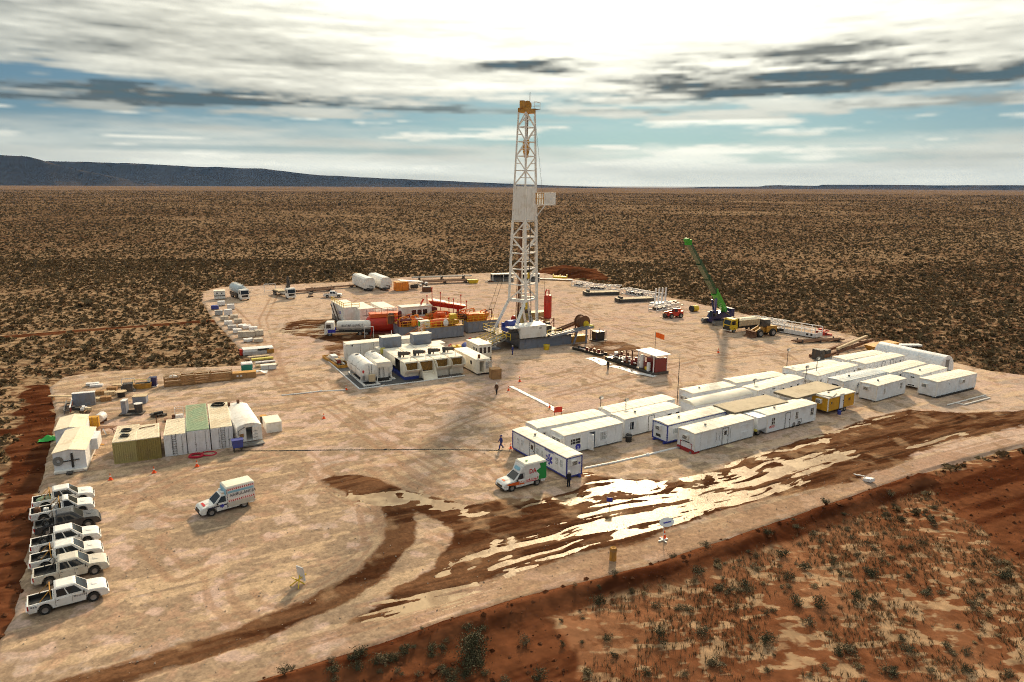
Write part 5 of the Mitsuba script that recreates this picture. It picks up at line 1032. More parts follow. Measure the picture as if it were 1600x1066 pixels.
sg = thing('sign_board', 'white sign board on a yellow trestle, alone on the pad near the bend', 'sign', (-16.67,50.59), 60, .06); part(sg, 'board', MB().cbox((0, 0, .85), (.07, .75, 1.25), ry=-.15), 'mat_board'); part(sg, 'trestle', MB().bar((-.8, -.5, .03), (.2, .3, .75), .07).bar((-.8, .4, .03), (.3, -.3, .75), .07).bar((.0, -.4, .02), (-.5, .5, .6), .07), 'mat_yellow'); part(sg, 'leg', MB().bar((.0, .3, 0), (.0, .3, .4), .06), 'mat_steel_white'); part(sg, 'leg', MB().bar((.0, -.3, 0), (.0, -.3, .4), .06), 'mat_steel_white')
bs = thing('notice_sign', 'small blue notice on a thin post standing in the puddles', 'sign', (9.64,63.94), -15, .03); part(bs, 'post', MB().cyl((0, 0, -.1), (0, 0, 1.2), .03, n=6), 'mat_steel_dark'); part(bs, 'plate', MB().box(-.3, -.02, .85, .3, .02, 1.3), 'mat_ink_blue'); part(bs, 'frame', ring(.62, .48, .03, .05).xf((0, .02, 1.075)), 'mat_steel_grey')
rs_ = thing('road_sign', 'oval white sign leaning on a white cross stand at the road edge', 'sign', (13.62,57.74), 25, .08); part(rs_, 'post', MB().cyl((0, 0, .05), (0, 0, 1.5), .04, n=8), 'mat_steel_white'); part(rs_, 'foot', MB().bar((-.5, 0, .05), (.5, 0, .05), .1).bar((0, -.5, .055), (0, .5, .055), .1), 'mat_steel_white')
part(rs_, 'plate', MB().mesh(trimesh.creation.cylinder(.62, .05, sections=24), (.25, -.05, 1.75), np.array([[1.25, 0, 0], [0, .55, -.35], [0, .45, .8]])), 'mat_board', smooth=30); part(rs_, 'stripe', MB().cbox((.25, -.12, 1.78), (.8, .03, .10), rx=-.5), 'mat_ink_blue')
ps = thing('stump_post', 'short rough wooden post at the lower edge of the road', 'post', (8.66,54.38), 10, .0); part(ps, 'trunk', MB().lathe([(0, -.1), (.32, -.1), (.29, .5), (.31, 1.05), (.25, 1.22), (.12, 1.15), (0, 1.1)], 11), 'mat_ochre', smooth=35); part(ps, 'cap', MB().lathe([(.30, .9), (.33, .95), (.32, 1.08)], 11), 'mat_wood')
wt = thing('white_post', 'thin white post lying over beside the road near the bladed red earth', 'post', (38.40,71.22), 120, .05); part(wt, 'plate', MB().cbox((-.3, 0, .25), (.9, .7, .35), ry=.2), 'mat_tarp_white'); part(wt, 'pole', MB().cyl((.2, 0, .45), (1.7, -.3, .06), .07), 'mat_tarp_white')
def lamp_pole(label, xy, h, cat='light pole', head=True, base=2.0):
    t = thing('light_pole', label, cat, xy, 28, .08); part(t, 'pole', MB().cyl((0, 0, 0), (0, 0, h), .06, .045, n=8), 'mat_steel_dark')
    if head: part(t, 'floodlight', MB().cbox((0, -.12, h + .1), (.5, .28, .36), rx=.4), 'mat_steel_grey'); part(t, 'lens', MB().cbox((0, -.27, h + .06), (.42, .02, .28), rx=.4), 'mat_lamp_glass')
    else: part(t, 'tip', MB().cyl((0, 0, h), (0, 0, h + 1.3), .025, .012, n=6), 'mat_steel_dark')
lamp_pole('floodlight pole at the left end of the back row of cabins', (11.88,89.97), 3.4); lamp_pole('floodlight pole between two front cabins, right of the leftmost floodlight', (15.03,88.69), 3.5)
lamp_pole('tall thin aerial pole among the back row cabins', (23.91,97.46), 6.5, 'aerial', False); lamp_pole('floodlight pole at the left end of the far white cabin', (45.77,113.63), 4.6)
lamp_pole('floodlight pole with a bright head, right of the dark doorway cabin', (48.16,107.76), 4.6); lamp_pole('short floodlight pole beside the barrel roofed cabin', (35.67,99.84), 3.2); lamp_pole('floodlight pole in front of the bright headed pole', (45.92,106.24), 3.6)
rb = thing('round_bin', 'dark round bin at the corner of the tall windowed cabin', 'bin', (14.54,82.77), 0, .08); part(rb, 'drum', MB().lathe([(0, 0), (.38, 0), (.42, .8), (.36, .95), (0, .97)], 14), 'mat_plastic_black', smooth=35); part(rb, 'rim', MB().lathe([(.43, .74), (.45, .8), (.42, .84)], 14), 'mat_steel_grey')

# ---------------------------------------------------------------- the drilling rig
RO = np.array((1.50,132.86))
def rl(u, v): return RO + U * u + V * v
rig = thing('drilling_rig', 'tall white drilling rig with lattice mast and yellow crown in the middle of the pad', 'drilling rig', RO, 28, .08)
m = MB().box(0, 0, .0, 11.8, .5, 2.0).box(0, 9.5, .0, 11.8, 10., 2.0)
for i in range(5): m.box(.3 + i * 2.7, .5, .3, .7 + i * 2.7, 9.5, 1.7)
for i in range(1, 9): m.box(i * 1.35, -.06, .1, i * 1.35 + .12, 0, 1.9)
m.box(0, -.12, 1.86, 11.8, -.002, 2.0).box(0, -.12, 0, 11.8, -.002, .14)
sub = part(rig, 'substructure', m, 'mat_tank_blue_grey')
part(rig, 'drill_floor', MB().box(-2.4, -.7, 2.0, 11.8, 11.2, 2.2), 'mat_steel_dark')
pn = part(rig, 'engine_cover', MB().hexa([(-.2, -.6, 2.25), (5.6, -.6, 2.25), (5.6, 1.8, 2.25), (-.2, 1.8, 2.25)], [(-.2, -.6, 4.5), (5.6, -.6, 4.6), (5.2, 1.6, 4.9), (-.2, 1.6, 4.8)]), 'mat_steel_white')
part(pn, 'vent', MB().box(4.0, -.63, 3.9, 4.5, -.6, 4.1), 'mat_plastic_black')
part(rig, 'engine', MB().box(-2.0, -.2, 2.25, -.3, 1.6, 3.4).box(-1.8, .1, 3.4, -.5, 1.3, 3.9), 'mat_steel_dark'); part(rig, 'engine_roof', MB().box(-2.2, -.4, 4.25, -.25, 1.8, 4.35), 'mat_steel_white')
dw = part(rig, 'drawworks', MB().lathe([(0, -1.3), (1.25, -1.3), (1.35, -1.1), (1.35, 1.1), (1.25, 1.3), (0, 1.3)], 18, (1.2, 5.4, 3.5), 'x'), 'mat_blue_paint', smooth=35)
part(dw, 'guard', MB().box(-.4, 3.9, 2.2, .3, 6.6, 3.4).cbox((.0, 6.8, 3.4), (.8, .6, 1.6)), 'mat_blue_paint'); part(dw, 'brake_disc', MB().cyl((2.6, 5.4, 3.5), (2.75, 5.4, 3.5), .9, n=18), 'mat_steel_grey')
# mast: four legs from the pivot up to the crown
A_, B_ = np.array([math.cos(math.radians(30)), math.sin(math.radians(30)), 0]), np.array([-math.sin(math.radians(30)), math.cos(math.radians(30)), 0])
ZS = [8.5, 24.2, 31., 44.6]
def mc(z):
    t = (z - 2.2) / 42.4; return np.array([4.9 - .35 * t, 7.9 - 1.7 * t, z])
def cr(z, i, j):
    a = np.interp(z, ZS, [4.5, 4.3, 4.1, 3.4]) / 2; b = np.interp(z, ZS, [3.9, 2.9, 2.5, 1.6]) / 2
    return mc(z) + A_ * a * i + B_ * b * j
CORN = [(-1, -1), (1, -1), (1, 1), (-1, 1)]
for sec, (za, zb, mat, w, nb) in enumerate(((8.5, 24.2, 'steel_white', .44, 5), (24.2, 31.2, 'steel_white', .32, 2), (31.2, 44.6, 'steel_white', .30, 5))):
    zz = np.linspace(za, zb, nb + 1)
    for i, j in CORN: part(rig, 'mast_leg', MB().bar(cr(za, i, j), cr(zb, i, j), w, up=(.3, .9, .1)), 'mat_' + mat)
    for k, ((i, j), (i2, j2)) in enumerate(zip(CORN, CORN[1:] + CORN[:1])):
        for q in range(nb):
            if k == 2 and sec == 0: continue
            a, b = ((i, j), (i2, j2)) if (q + k) % 2 else ((i2, j2), (i, j))
            part(rig, 'mast_brace', MB().bar(cr(zz[q], *a), cr(zz[q + 1], *b), w * .55), 'mat_' + mat); part(rig, 'mast_strut', MB().bar(cr(zz[q], i, j), cr(zz[q], i2, j2), w * .55), 'mat_' + mat)
            mid = (zz[q] + zz[q + 1]) / 2
            if sec == 0 or sec == 2: part(rig, 'mast_strut', MB().bar((cr(zz[q], *a) + cr(zz[q + 1], *b)) / 2, cr(mid, *b), w * .4), 'mat_' + mat)
for (i, j), (i2, j2) in ((CORN[0], CORN[3]), (CORN[0], CORN[1]), (CORN[1], CORN[2]), (CORN[3], CORN[2])):
    n = 4
    for q in range(n):
        f0, f1 = .04 + .92 * q / n, .04 + .92 * (q + 1) / n - .012
        def pp(z, f): 
            o = cr(z, i, j) * (1 - f) + cr(z, i2, j2) * f; c = mc(z); d = (cr(z, i, j) + cr(z, i2, j2)) / 2 - c; return o + d / np.linalg.norm(d) * .2, d / np.linalg.norm(d)
        b0, dn = pp(24.4, f0); b1, _ = pp(24.4, f1); t0, _ = pp(30.9, f0); t1, _ = pp(30.9, f1)
        part(rig, 'wind_wall_panel', MB().hexa([b0, b1, b1 - dn * .06, b0 - dn * .06], [t0, t1, t1 - dn * .06, t0 - dn * .06]), 'mat_steel_white')
# tail frame below the pivot
for nm, a, b in (('a', (-1.5, 8.5, 2.2), cr(8.5, -1, 1)), ('b', (-.4, 2.4, 2.2), cr(8.6, -1, -1)), ('c', (7.5, 7.8, 2.2), cr(8.7, -1, -1) + np.array([.3, .2, 0])), ('d', (8.1, 7.4, 2.2), cr(8.5, 1, -1)), ('e', (7.2, 10.4, 2.2), cr(8.5, 1, 1))):
    part(rig, 'tail_leg', MB().bar(a, b, .48, up=(.3, .9, .1)), 'mat_steel_white'); part(rig, 'foot', MB().cbox((a[0], a[1], 2.3), (.8, .8, .2)), 'mat_steel_white')
part(rig, 'pivot_beam', MB().bar(cr(8.5, -1, -1), cr(8.5, -1, 1), .6).bar(cr(8.5, 1, -1), cr(8.5, 1, 1), .5).bar(cr(8.5, -1, -1), cr(8.5, 1, -1), .4), 'mat_steel_white')
part(rig, 'yellow_marker', MB().cbox(cr(7.6, -1, -1) - B_ * .35 - A_ * .2, (.7, .12, 1.3), rz=math.radians(30)), 'mat_yellow'); part(rig, 'yellow_marker', MB().cbox(cr(13.6, -.7, -1) - B_ * .3, (.6, .12, 1.2), rz=math.radians(30)), 'mat_yellow')
ct = mc(44.6)
cw = part(rig, 'crown', MB().cbox(ct + [0, 0, .35], (3.6, 1.8, .8), rz=math.radians(30)).cbox(ct - A_ * 1.7 + [0, 0, 1.4], (.8, .7, 1.3), rz=math.radians(30)), 'mat_ochre')
part(cw, 'sheave', MB().lathe([(0, -.12), (.85, -.16), (.7, 0), (.85, .16), (0, .12)], 18, ct - A_ * .1 + [0, -.3, 1.3], 'y').lathe([(0, -.12), (.75, -.16), (.6, 0), (.75, .16), (0, .12)], 18, ct + A_ * .4 + [0, .4, 1.2], 'y'), 'mat_ochre', smooth=35)
handrail(rig, [ct + A_ * .9 - B_ * 1.1 + [0, 0, .8], ct + A_ * 3.1 - B_ * 1.1 + [0, 0, .8], ct + A_ * 3.1 + B_ * 1.1 + [0, 0, .8], ct + A_ * .9 + B_ * 1.1 + [0, 0, .8]], 1.3, 'steel_white', 'crown_railing', .03)
part(rig, 'crown_platform', MB().cbox(ct + A_ * 2.1 + [0, 0, .78], (2.3, 2.2, .06), rz=math.radians(30)), 'mat_steel_grey'); part(rig, 'aerial', MB().cyl(ct + A_ * 1.1 + [0, 0, .8], ct + A_ * 1.1 + [0, 0, 3.9], .05, .03, n=6), 'mat_steel_dark')
# travelling block, lines, ladder, hook, pipes inside the mast
tb = mc(38.2); hb = part(rig, 'travelling_block', MB().hexa([tuple(tb + np.array(o)) for o in ((-.25, -.25, -1.9), (.25, -.25, -1.9), (.25, .25, -1.9), (-.25, .25, -1.9))], [tuple(tb + np.array(o)) for o in ((-.55, -.35, -.6), (.55, -.35, -.6), (.55, .35, -.6), (-.55, .35, -.6))]).cbox(tb + [0, 0, .2], (1.1, .7, 1.5)).cbox(tb + [0, 0, 1.2], (.9, .6, .5)), 'mat_ochre')
ln = MB()
for dx in (-.45, -.25, 0, .25, .45): ln.cyl(tb + A_ * dx + [0, 0, 1.2], ct + A_ * dx, .035, n=5)
part(rig, 'hoisting_line', ln, 'mat_steel_dark')
pp_ = MB()
for dx, dy in ((-1.2, .4), (-1.0, .7), (-.8, .2), (-.55, .6), (-1.3, .9), (-.3, .9)): pp_.cyl(mc(2.4) * [1, 1, 0] + A_ * dx + B_ * dy + [0, 0, 2.4], mc(24) + A_ * dx * .8 + B_ * dy * .6, .075, n=6)
part(rig, 'drill_pipe', pp_, 'mat_rusty')
ld = MB(); e0, e1 = cr(2.4, .75, -1.15), cr(44, .75, -1.15)
ld.bar(e0 - A_ * .22, e1 - A_ * .22, .05).bar(e0 + A_ * .22, e1 + A_ * .22, .05)
for i in range(110): q = e0 + (e1 - e0) * i / 110; ld.bar(q - A_ * .22, q + A_ * .22, .03)
part(rig, 'ladder', ld, 'mat_steel_white'); part(rig, 'hose', MB().tube([tuple(cr(z, -.3 + .15 * math.sin(z * .3), -1.1)) for z in np.linspace(4, 24, 14)], .07), 'mat_plastic_black')
part(rig, 'guy_line', MB().cyl(cr(44, 1, -1), cr(28.5, 2.3, -1), .03, n=5).cyl(cr(20, -1, 1), (-3.6, 9.5, 2.2), .035, n=5).cyl(cr(20, -1, .6), (-3.2, 8.2, 2.2), .035, n=5), 'mat_steel_dark')
# monkey board
D_ = np.array([math.cos(math.radians(-12)), math.sin(math.radians(-12)), 0]); E_ = np.array([-D_[1], D_[0], 0]); mb = cr(27.4, 1, -.2) + D_ * 2.2
part(rig, 'racking_board', MB().cbox(mb + [0, 0, -.1], (4.6, 3.0, .12), rz=math.radians(-12)), 'mat_steel_white'); part(rig, 'board_screen', MB().cbox(mb + D_ * 1.05 - E_ * 1.5 + [0, 0, 1.15], (2.5, .08, 2.3), rz=math.radians(-12)).cbox(mb + D_ * 2.3 + [0, 0, 1.15], (.08, 3.0, 2.3), rz=math.radians(-12)).cbox(mb + E_ * 1.5 + [0, 0, 1.15], (4.6, .08, 2.3), rz=math.radians(-12)), 'mat_steel_white')
handrail(rig, [mb - D_ * 2.2 - E_ * 1.5, mb - D_ * .2 - E_ * 1.5], 2.2, 'ochre', 'board_railing', .06, .45); part(rig, 'board_strut', MB().bar(mb + D_ * .2 - E_ * 1.4 - [0, 0, .1], cr(25.0, 1, -1), .2).bar(mb + D_ * .2 + E_ * 1.4 - [0, 0, .1], cr(25.0, 1, 1), .2), 'mat_steel_white')
# floor rails, stairs, ramp
handrail(rig, [(-2.4, 11.2, 2.2), (-2.4, -.7, 2.2)], 1.2, 'yellow'); handrail(rig, [(5.8, -.7, 2.2), (7.6, -.7, 2.2), (9.0, -.7, 2.2)], 1.2, 'yellow'); handrail(rig, [(-2.4, 11.2, 2.2), (4.5, 11.2, 2.2)], 1.2, 'yellow')
stairs(rig, (-8.6, 1.4, .1), (-2.5, 1.4, 2.2), 1.3, 'steel_grey', 9, 'yellow'); stairs(rig, (-8.6, 5.2, .1), (-2.5, 5.2, 2.2), 1.3, 'steel_grey', 9, 'yellow')
part(rig, 'ramp', MB().hexa([(-8.8, 2.2, .1), (-2.5, 2.2, 2.0), (-2.5, 4.4, 2.0), (-8.8, 4.4, .1)], [(-8.8, 2.2, .25), (-2.5, 2.2, 2.19), (-2.5, 4.4, 2.19), (-8.8, 4.4, .25)]), 'mat_steel_grey')
part(rig, 'red_tank', MB().lathe([(0, 2.3), (.45, 2.3), (.5, 2.5), (.5, 4.4), (.3, 4.8), (0, 4.9)], 14, (3.6, 9.4, 0)), 'mat_red_paint', smooth=35); part(rig, 'white_canopy', MB().hexa([(6.2, 6.9, 3.0), (7.0, 6.7, 3.0), (7.0, 7.0, 3.0), (6.2, 7.2, 3.0)], [(5.7, 6.8, 5.6), (6.1, 6.6, 6.0), (6.1, 6.9, 6.0), (5.7, 7.1, 5.6)]), 'mat_tarp_white')
part(rig, 'floor_machinery', MB().cbox((4.6, 7.2, 2.6), (1.3, 1.3, .7)).cbox((8.6, 4.2, 2.8), (1.2, 1.8, 1.1)).cbox((6.8, 3.4, 2.7), (1.6, .8, .9)).cyl((9.8, 6, 2.2), (9.8, 6, 3.6), .5), 'mat_steel_dark')
# catwalk with the pipe chute, to the right
cat = thing('catwalk', 'grey sloping pipe catwalk running from the drill floor toward the right', 'catwalk', rl(0, 0), 28, .08)
deck = MB()
pa, pb = np.array([6.2, -.9, 2.3]), np.array([15.9, -.9, 3.3])
for o in (-.75, -.25, .25, .75): deck.bar(pa + [0, o, 0], pb + [0, o, 0], .16, .34)
part(cat, 'beam', deck, 'mat_tank_blue_grey')
for i in range(12): q = pa + (pb - pa) * i / 11; part(cat, 'deck_plate', MB().bar(q + [0, -.85, .2], q + [0, .85, .2], .34, .05), 'mat_steel_grey')
part(cat, 'leg', MB().bar((11.8, -.9, 0), (12.6, -.9, 2.7), .3), 'mat_tank_blue_grey'); part(cat, 'leg', MB().bar((14.8, -.9, 0), (14.8, -.9, 3.0), .3), 'mat_tank_blue_grey'); part(cat, 'nose', MB().cyl((15.9, -1.6, 3.35), (15.9, -.2, 3.35), .38), 'mat_yellow_pale')
ree = thing('cable_reel', 'rusty brown cable reel with a yellow hub on the right end of the catwalk', 'reel', rl(14.9, .9), 28, 3.1)
part(ree, 'flange', MB().cyl((0, -.9, 1.1), (0, -.8, 1.1), 1.35, n=22), 'mat_rusty', smooth=30); part(ree, 'flange', MB().cyl((0, .8, 1.1), (0, .9, 1.1), 1.35, n=22), 'mat_rusty', smooth=30); part(ree, 'coil', MB().cyl((0, -.8, 1.1), (0, .8, 1.1), 1.1, n=20), 'mat_rusty', smooth=30); part(ree, 'hub', MB().cyl((.3, -1.1, .8), (.3, -.91, .8), .6, n=14).cbox((.3, -1.0, .1), (1.2, .3, .7)), 'mat_yellow')
prk = thing('pipe_chute', 'brown rusty pipe chute sloping up behind the catwalk', 'chute', rl(0, 0), 28, .08)
part(prk, 'trough', MB().bar((7.5, 3.2, 1.4), (16.6, 3.6, 3.6), .9, .25).bar((7.5, 2.7, 1.6), (16.6, 3.1, 3.8), .12, .35).bar((7.5, 3.7, 1.6), (16.6, 4.1, 3.8), .12, .35), 'mat_rusty'); part(prk, 'leg', MB().bar((15, 3.5, 0), (15, 3.5, 3.1), .2).bar((12, 3.4, 0), (12, 3.4, 2.3), .2), 'mat_rusty'); part(prk, 'pipe', MB().cyl((8, 3.2, 1.7), (16.2, 3.6, 3.8), .1), 'mat_rusty')
yt = thing('mud_skip', 'low ochre steel skip under the right end of the catwalk', 'skip', rl(12.4, .6), 28, .08); part(yt, 'tub', MB().hexa([(0, 0, 0), (3.6, 0, 0), (3.6, 1.8, 0), (0, 1.8, 0)], [(-.2, -.15, 1.2), (3.8, -.15, 1.2), (3.8, 1.95, 1.2), (-.2, 1.95, 1.2)]), 'mat_ochre'); part(yt, 'rim', MB().box(-.25, -.2, 1.2, 3.85, -.05, 1.3).box(-.25, 1.85, 1.2, 3.85, 2.0, 1.3), 'mat_yellow'); part(yt, 'rail', MB().bar((.1, 0, 1.3), (.1, 0, 2.2), .07).bar((3.5, 0, 1.3), (3.5, 0, 2.2), .07).bar((.1, 0, 2.2), (3.5, 0, 2.2), .07), 'mat_yellow')
gs = thing('air_compressor', 'small black compressor on a skid right of the catwalk', 'compressor', rl(18.4, .2), 28, .08); part(gs, 'housing', MB().box(-.9, -.9, .25, 1.1, .9, 1.9), 'mat_plastic_black'); part(gs, 'frame', MB().bar((-1.1, -1, .1), (-1.1, -1, 2.1), .1).bar((1.3, -1, .1), (1.3, -1, 2.1), .1).bar((-1.1, -1, 2.1), (1.3, -1, 2.1), .1).bar((-1.1, 1, .1), (-1.1, 1, 2.1), .1).bar((-1.1, 1, 2.1), (-1.1, -1, 2.1), .1), 'mat_navy'); part(gs, 'skid', MB().box(-1.6, -1.1, 0, 1.7, 1.1, .2), 'mat_steel_dark'); part(gs, 'exhaust', MB().cyl((.4, 0, 1.9), (.4, 0, 2.5), .1), 'mat_steel_grey')
bk = thing('bucket', 'yellow bucket tub on the ground before the grey rig base', 'bucket', rl(4.6, -2.4), 0, .08); part(bk, 'tub', MB().lathe([(0, .05), (.5, 0), (.62, .95), (.55, .95), (.45, .2), (0, .2)], 14), 'mat_yellow', smooth=35); part(bk, 'rim', MB().lathe([(.60, .9), (.67, .95), (.60, 1.0)], 14), 'mat_yellow_pale')
rv = thing('gas_separator', 'tall red vertical vessel on a red frame right of the mast', 'vessel', rl(14.2, 13.4), 28, .08)
part(rv, 'vessel', MB().lathe([(0, 2.6), (.5, 2.65), (.85, 3.0), (.85, 7.6), (.65, 7.9), (0, 8.0)], 18), 'mat_red_paint', smooth=35); part(rv, 'frame', MB().bar((-1, -1, 0), (-1, -1, 3), .16).bar((1, -1, 0), (1, -1, 3), .16).bar((-1, 1, 0), (-1, 1, 3), .16).bar((1, 1, 0), (1, 1, 3), .16).bar((-1, -1, 2.9), (1, -1, 2.9), .14).bar((-1, 1, 2.9), (-1, -1, 2.9), .14).bar((-1, -1, .3), (1, -1, 2.7), .1), 'mat_maroon'); part(rv, 'vent_pipe', MB().tube([(-.85, -.3, 4), (-.85, -.3, 8.6), (-.5, -.3, 9.1), (.2, 0, 9.0), (.3, 0, 7.9)], .14, 8), 'mat_red_paint'); part(rv, 'aerial', MB().cyl((-1.0, -.3, 8), (-1.0, -.3, 14.5), .04, n=5), 'mat_steel_dark'); part(rv, 'platform', MB().box(-4.6, -1.2, 2.2, -1.1, 1.2, 2.35), 'mat_maroon'); handrail(rv, [(-4.6, -1.2, 2.35), (-1.2, -1.2, 2.35)], 1.1, 'maroon'); part(rv, 'leg', MB().bar((-4.5, -1.1, 0), (-4.5, -1.1, 2.2), .15), 'mat_maroon'); part(rv, 'leg', MB().bar((-2.8, -1.1, 0), (-2.8, -1.1, 2.2), .15), 'mat_maroon')
gt = thing('steel_tank', 'open grey tank with a yellow edge behind the red vessel', 'tank', rl(9.5, 16.5), 28, .08); part(gt, 'tank', MB().box(0, 0, 0, 6.8, 2.4, 3.6), 'mat_khaki'); part(gt, 'rib', MB().box(1, -.08, 0, 1.12, 0, 3.6).box(2.6, -.08, 0, 2.72, 0, 3.6).box(4.2, -.08, 0, 4.32, 0, 3.6), 'mat_khaki_dark'); part(gt, 'box', MB().box(.4, .4, 3.6, 1.8, 1.6, 5.0), 'mat_steel_dark')

# ---------------------------------------------------------------- generator block on its dark liner
GO = np.array((-17.46,110.44)); gl = lambda u, v: GO + U * u + V * v
def lxy(p): d = np.array(p) - GO; return float(d @ U), float(d @ V)
ln0, ln1, ln2 = lxy((-23.59,104.99)), lxy((-34.74,124.54)), lxy((-7.25,115.47))
lk = thing('liner', 'dark plastic liner with a pale raised edge under the generators and tanks', 'liner', GO, 28, .08)
xs_, ys_ = np.meshgrid(np.linspace(ln0[0], ln2[0] - 1.5, 46), np.linspace(ln0[1], ln1[1], 40)); p3 = np.stack([xs_, ys_, 0 * xs_], -1)
zz = .02 + .09 * meshkit.fbm(p3 * [.9, .5, 1], 4, 91) ** 2
part(lk, 'sheet', (np.stack([xs_, ys_, zz], -1).reshape(-1, 3), quads(np.ones((39, 45), bool))), 'mat_liner', smooth=True)
def berm_(a, b): return MB().tube([tuple(np.array([a[0], a[1], .05]) + (np.array([b[0], b[1], .05]) - np.array([a[0], a[1], .05])) * t + [0, .08 * math.sin(9 * t), 0]) for t in np.linspace(0, 1, 12)], .11, 6)
part(lk, 'edge_berm', berm_((ln0[0], ln0[1]), (ln0[0], ln1[1])), 'mat_tarp_white'); part(lk, 'edge_berm', berm_((ln0[0], ln0[1]), (ln2[0] - 1.5, ln0[1])), 'mat_tarp_white')
M('gen_white', dirty((.74, .71, .63), (.52, .43, .31), .4, .8, RUST), .55)
M('gen_inside', dirty((.13, .085, .035), (.06, .045, .03), .6, 1.5), .8)
names = ['leftmost, with a blue base and its flap half open', 'second from the left, its front flap lowered to the ground', 'third from the left, its flap half open', 'rightmost, its flap half open']
Lg = 12.3
for i in range(4):
    u0 = i * 2.66; W, Hh, D = 2.42, 2.95, 11.0
    t = thing('generator', 'cream generator house, ' + names[i], 'generator', gl(u0, 0), 28, .1)
    part(t, 'roof', MB().box(-.02, -.0, Hh - .1, W + .02, D, Hh).box(.3, 4.8, Hh, W - .3, 7.8, Hh + .06).box(.3, 8.6, Hh, W - .3, 10.6, Hh + .05).box(.25, .6, Hh, W - .25, 2.8, Hh + .04), 'mat_gen_white')
    part(t, 'side_wall', MB().box(0, .02, .5, .07, D, Hh - .1) if i else MB().box(0, .02, .5, .07, 2.0, Hh - .1).box(0, 4.5, 1.3, .07, D, Hh - .1), 'mat_gen_white'); part(t, 'side_wall', MB().box(W - .07, .02, .5, W, D, Hh - .1), 'mat_gen_white'); part(t, 'back_wall', MB().box(.07, D - .08, .5, W - .07, D, Hh - .1), 'mat_gen_white')
    part(t, 'radiator', MB().box(.09, .35, 1.15, W - .09, .45, Hh - .12), 'mat_gen_inside'); bb = MB()
    for q in range(9): bb.box(.1, .30, 1.2 + q * .18, W - .1, .36, 1.26 + q * .18)
    part(t, 'louvre', bb, 'mat_ochre', kind='stuff')
    part(t, 'engine', MB().box(.5, 1.2, .6, W - .5, 7.5, 1.9), 'mat_steel_dark')
    part(t, 'base', MB().box(-.02, -.1, .0, W + .02, D, .5), 'mat_' + ('blue_paint' if i == 0 else 'gen_white'))
    part(t, 'lower_front', MB().box(.0, -.03, .5, W, .05, 1.12), 'mat_gen_white')
    if i == 1:
        fl = MB().hexa([(.05, -2.0, .05), (W - .05, -2.0, .05), (W - .05, -.12, .72), (.05, -.12, .72)], [(.05, -2.02, .12), (W - .05, -2.02, .12), (W - .05, -.14, .79), (.05, -.14, .79)]); part(t, 'flap', fl, 'mat_gen_white')
        for x in (.0, W - .06): part(t, 'cheek', MB().prism([(-.02, .6), (-1.95, .1), (-1.55, 1.0), (-.9, 2.0), (-.02, Hh - .15)], x, x + .05, 'yz'), 'mat_gen_white')
    else:
        part(t, 'flap', MB().hexa([(.05, -.06, .9), (W - .05, -.06, .9), (W - .05, .0, .95), (.05, .0, .95)], [(.05, -1.35, 1.85), (W - .05, -1.35, 1.85), (W - .05, -1.28, 1.9), (.05, -1.28, 1.9)]), 'mat_gen_white')
        for x in (.0, W - .05): part(t, 'cheek', MB().prism([(-.02, .95), (-1.33, 1.85), (-1.1, 2.4), (-.6, 2.72), (-.02, Hh - .12)], x, x + .05, 'yz'), 'mat_gen_white')
    part(t, 'front_frame', MB().box(-.02, -.05, Hh - .22, W + .02, .06, Hh - .102), 'mat_gen_white')
    si = part(t, 'silencer', MB().cyl((.3, 3.9, Hh + .62), (2.0, 3.3, Hh + .62), .32, n=12).cbox((.6, 3.8, Hh + .5), (.5, .5, .9), rz=-.3), 'mat_steel_dark'); part(si, 'exhaust_pipe', MB().cyl((2.0, 3.3, Hh + .62), (2.3, 3.2, Hh + .62), .22).cyl((1.2, 3.6, Hh), (1.2, 3.6, Hh + .4), .1), 'mat_rusty'); part(t, 'roof_post', MB().cyl((W * .55, .5, Hh), (W * .55, .5, Hh + .7), .05, n=6), 'mat_steel_white')
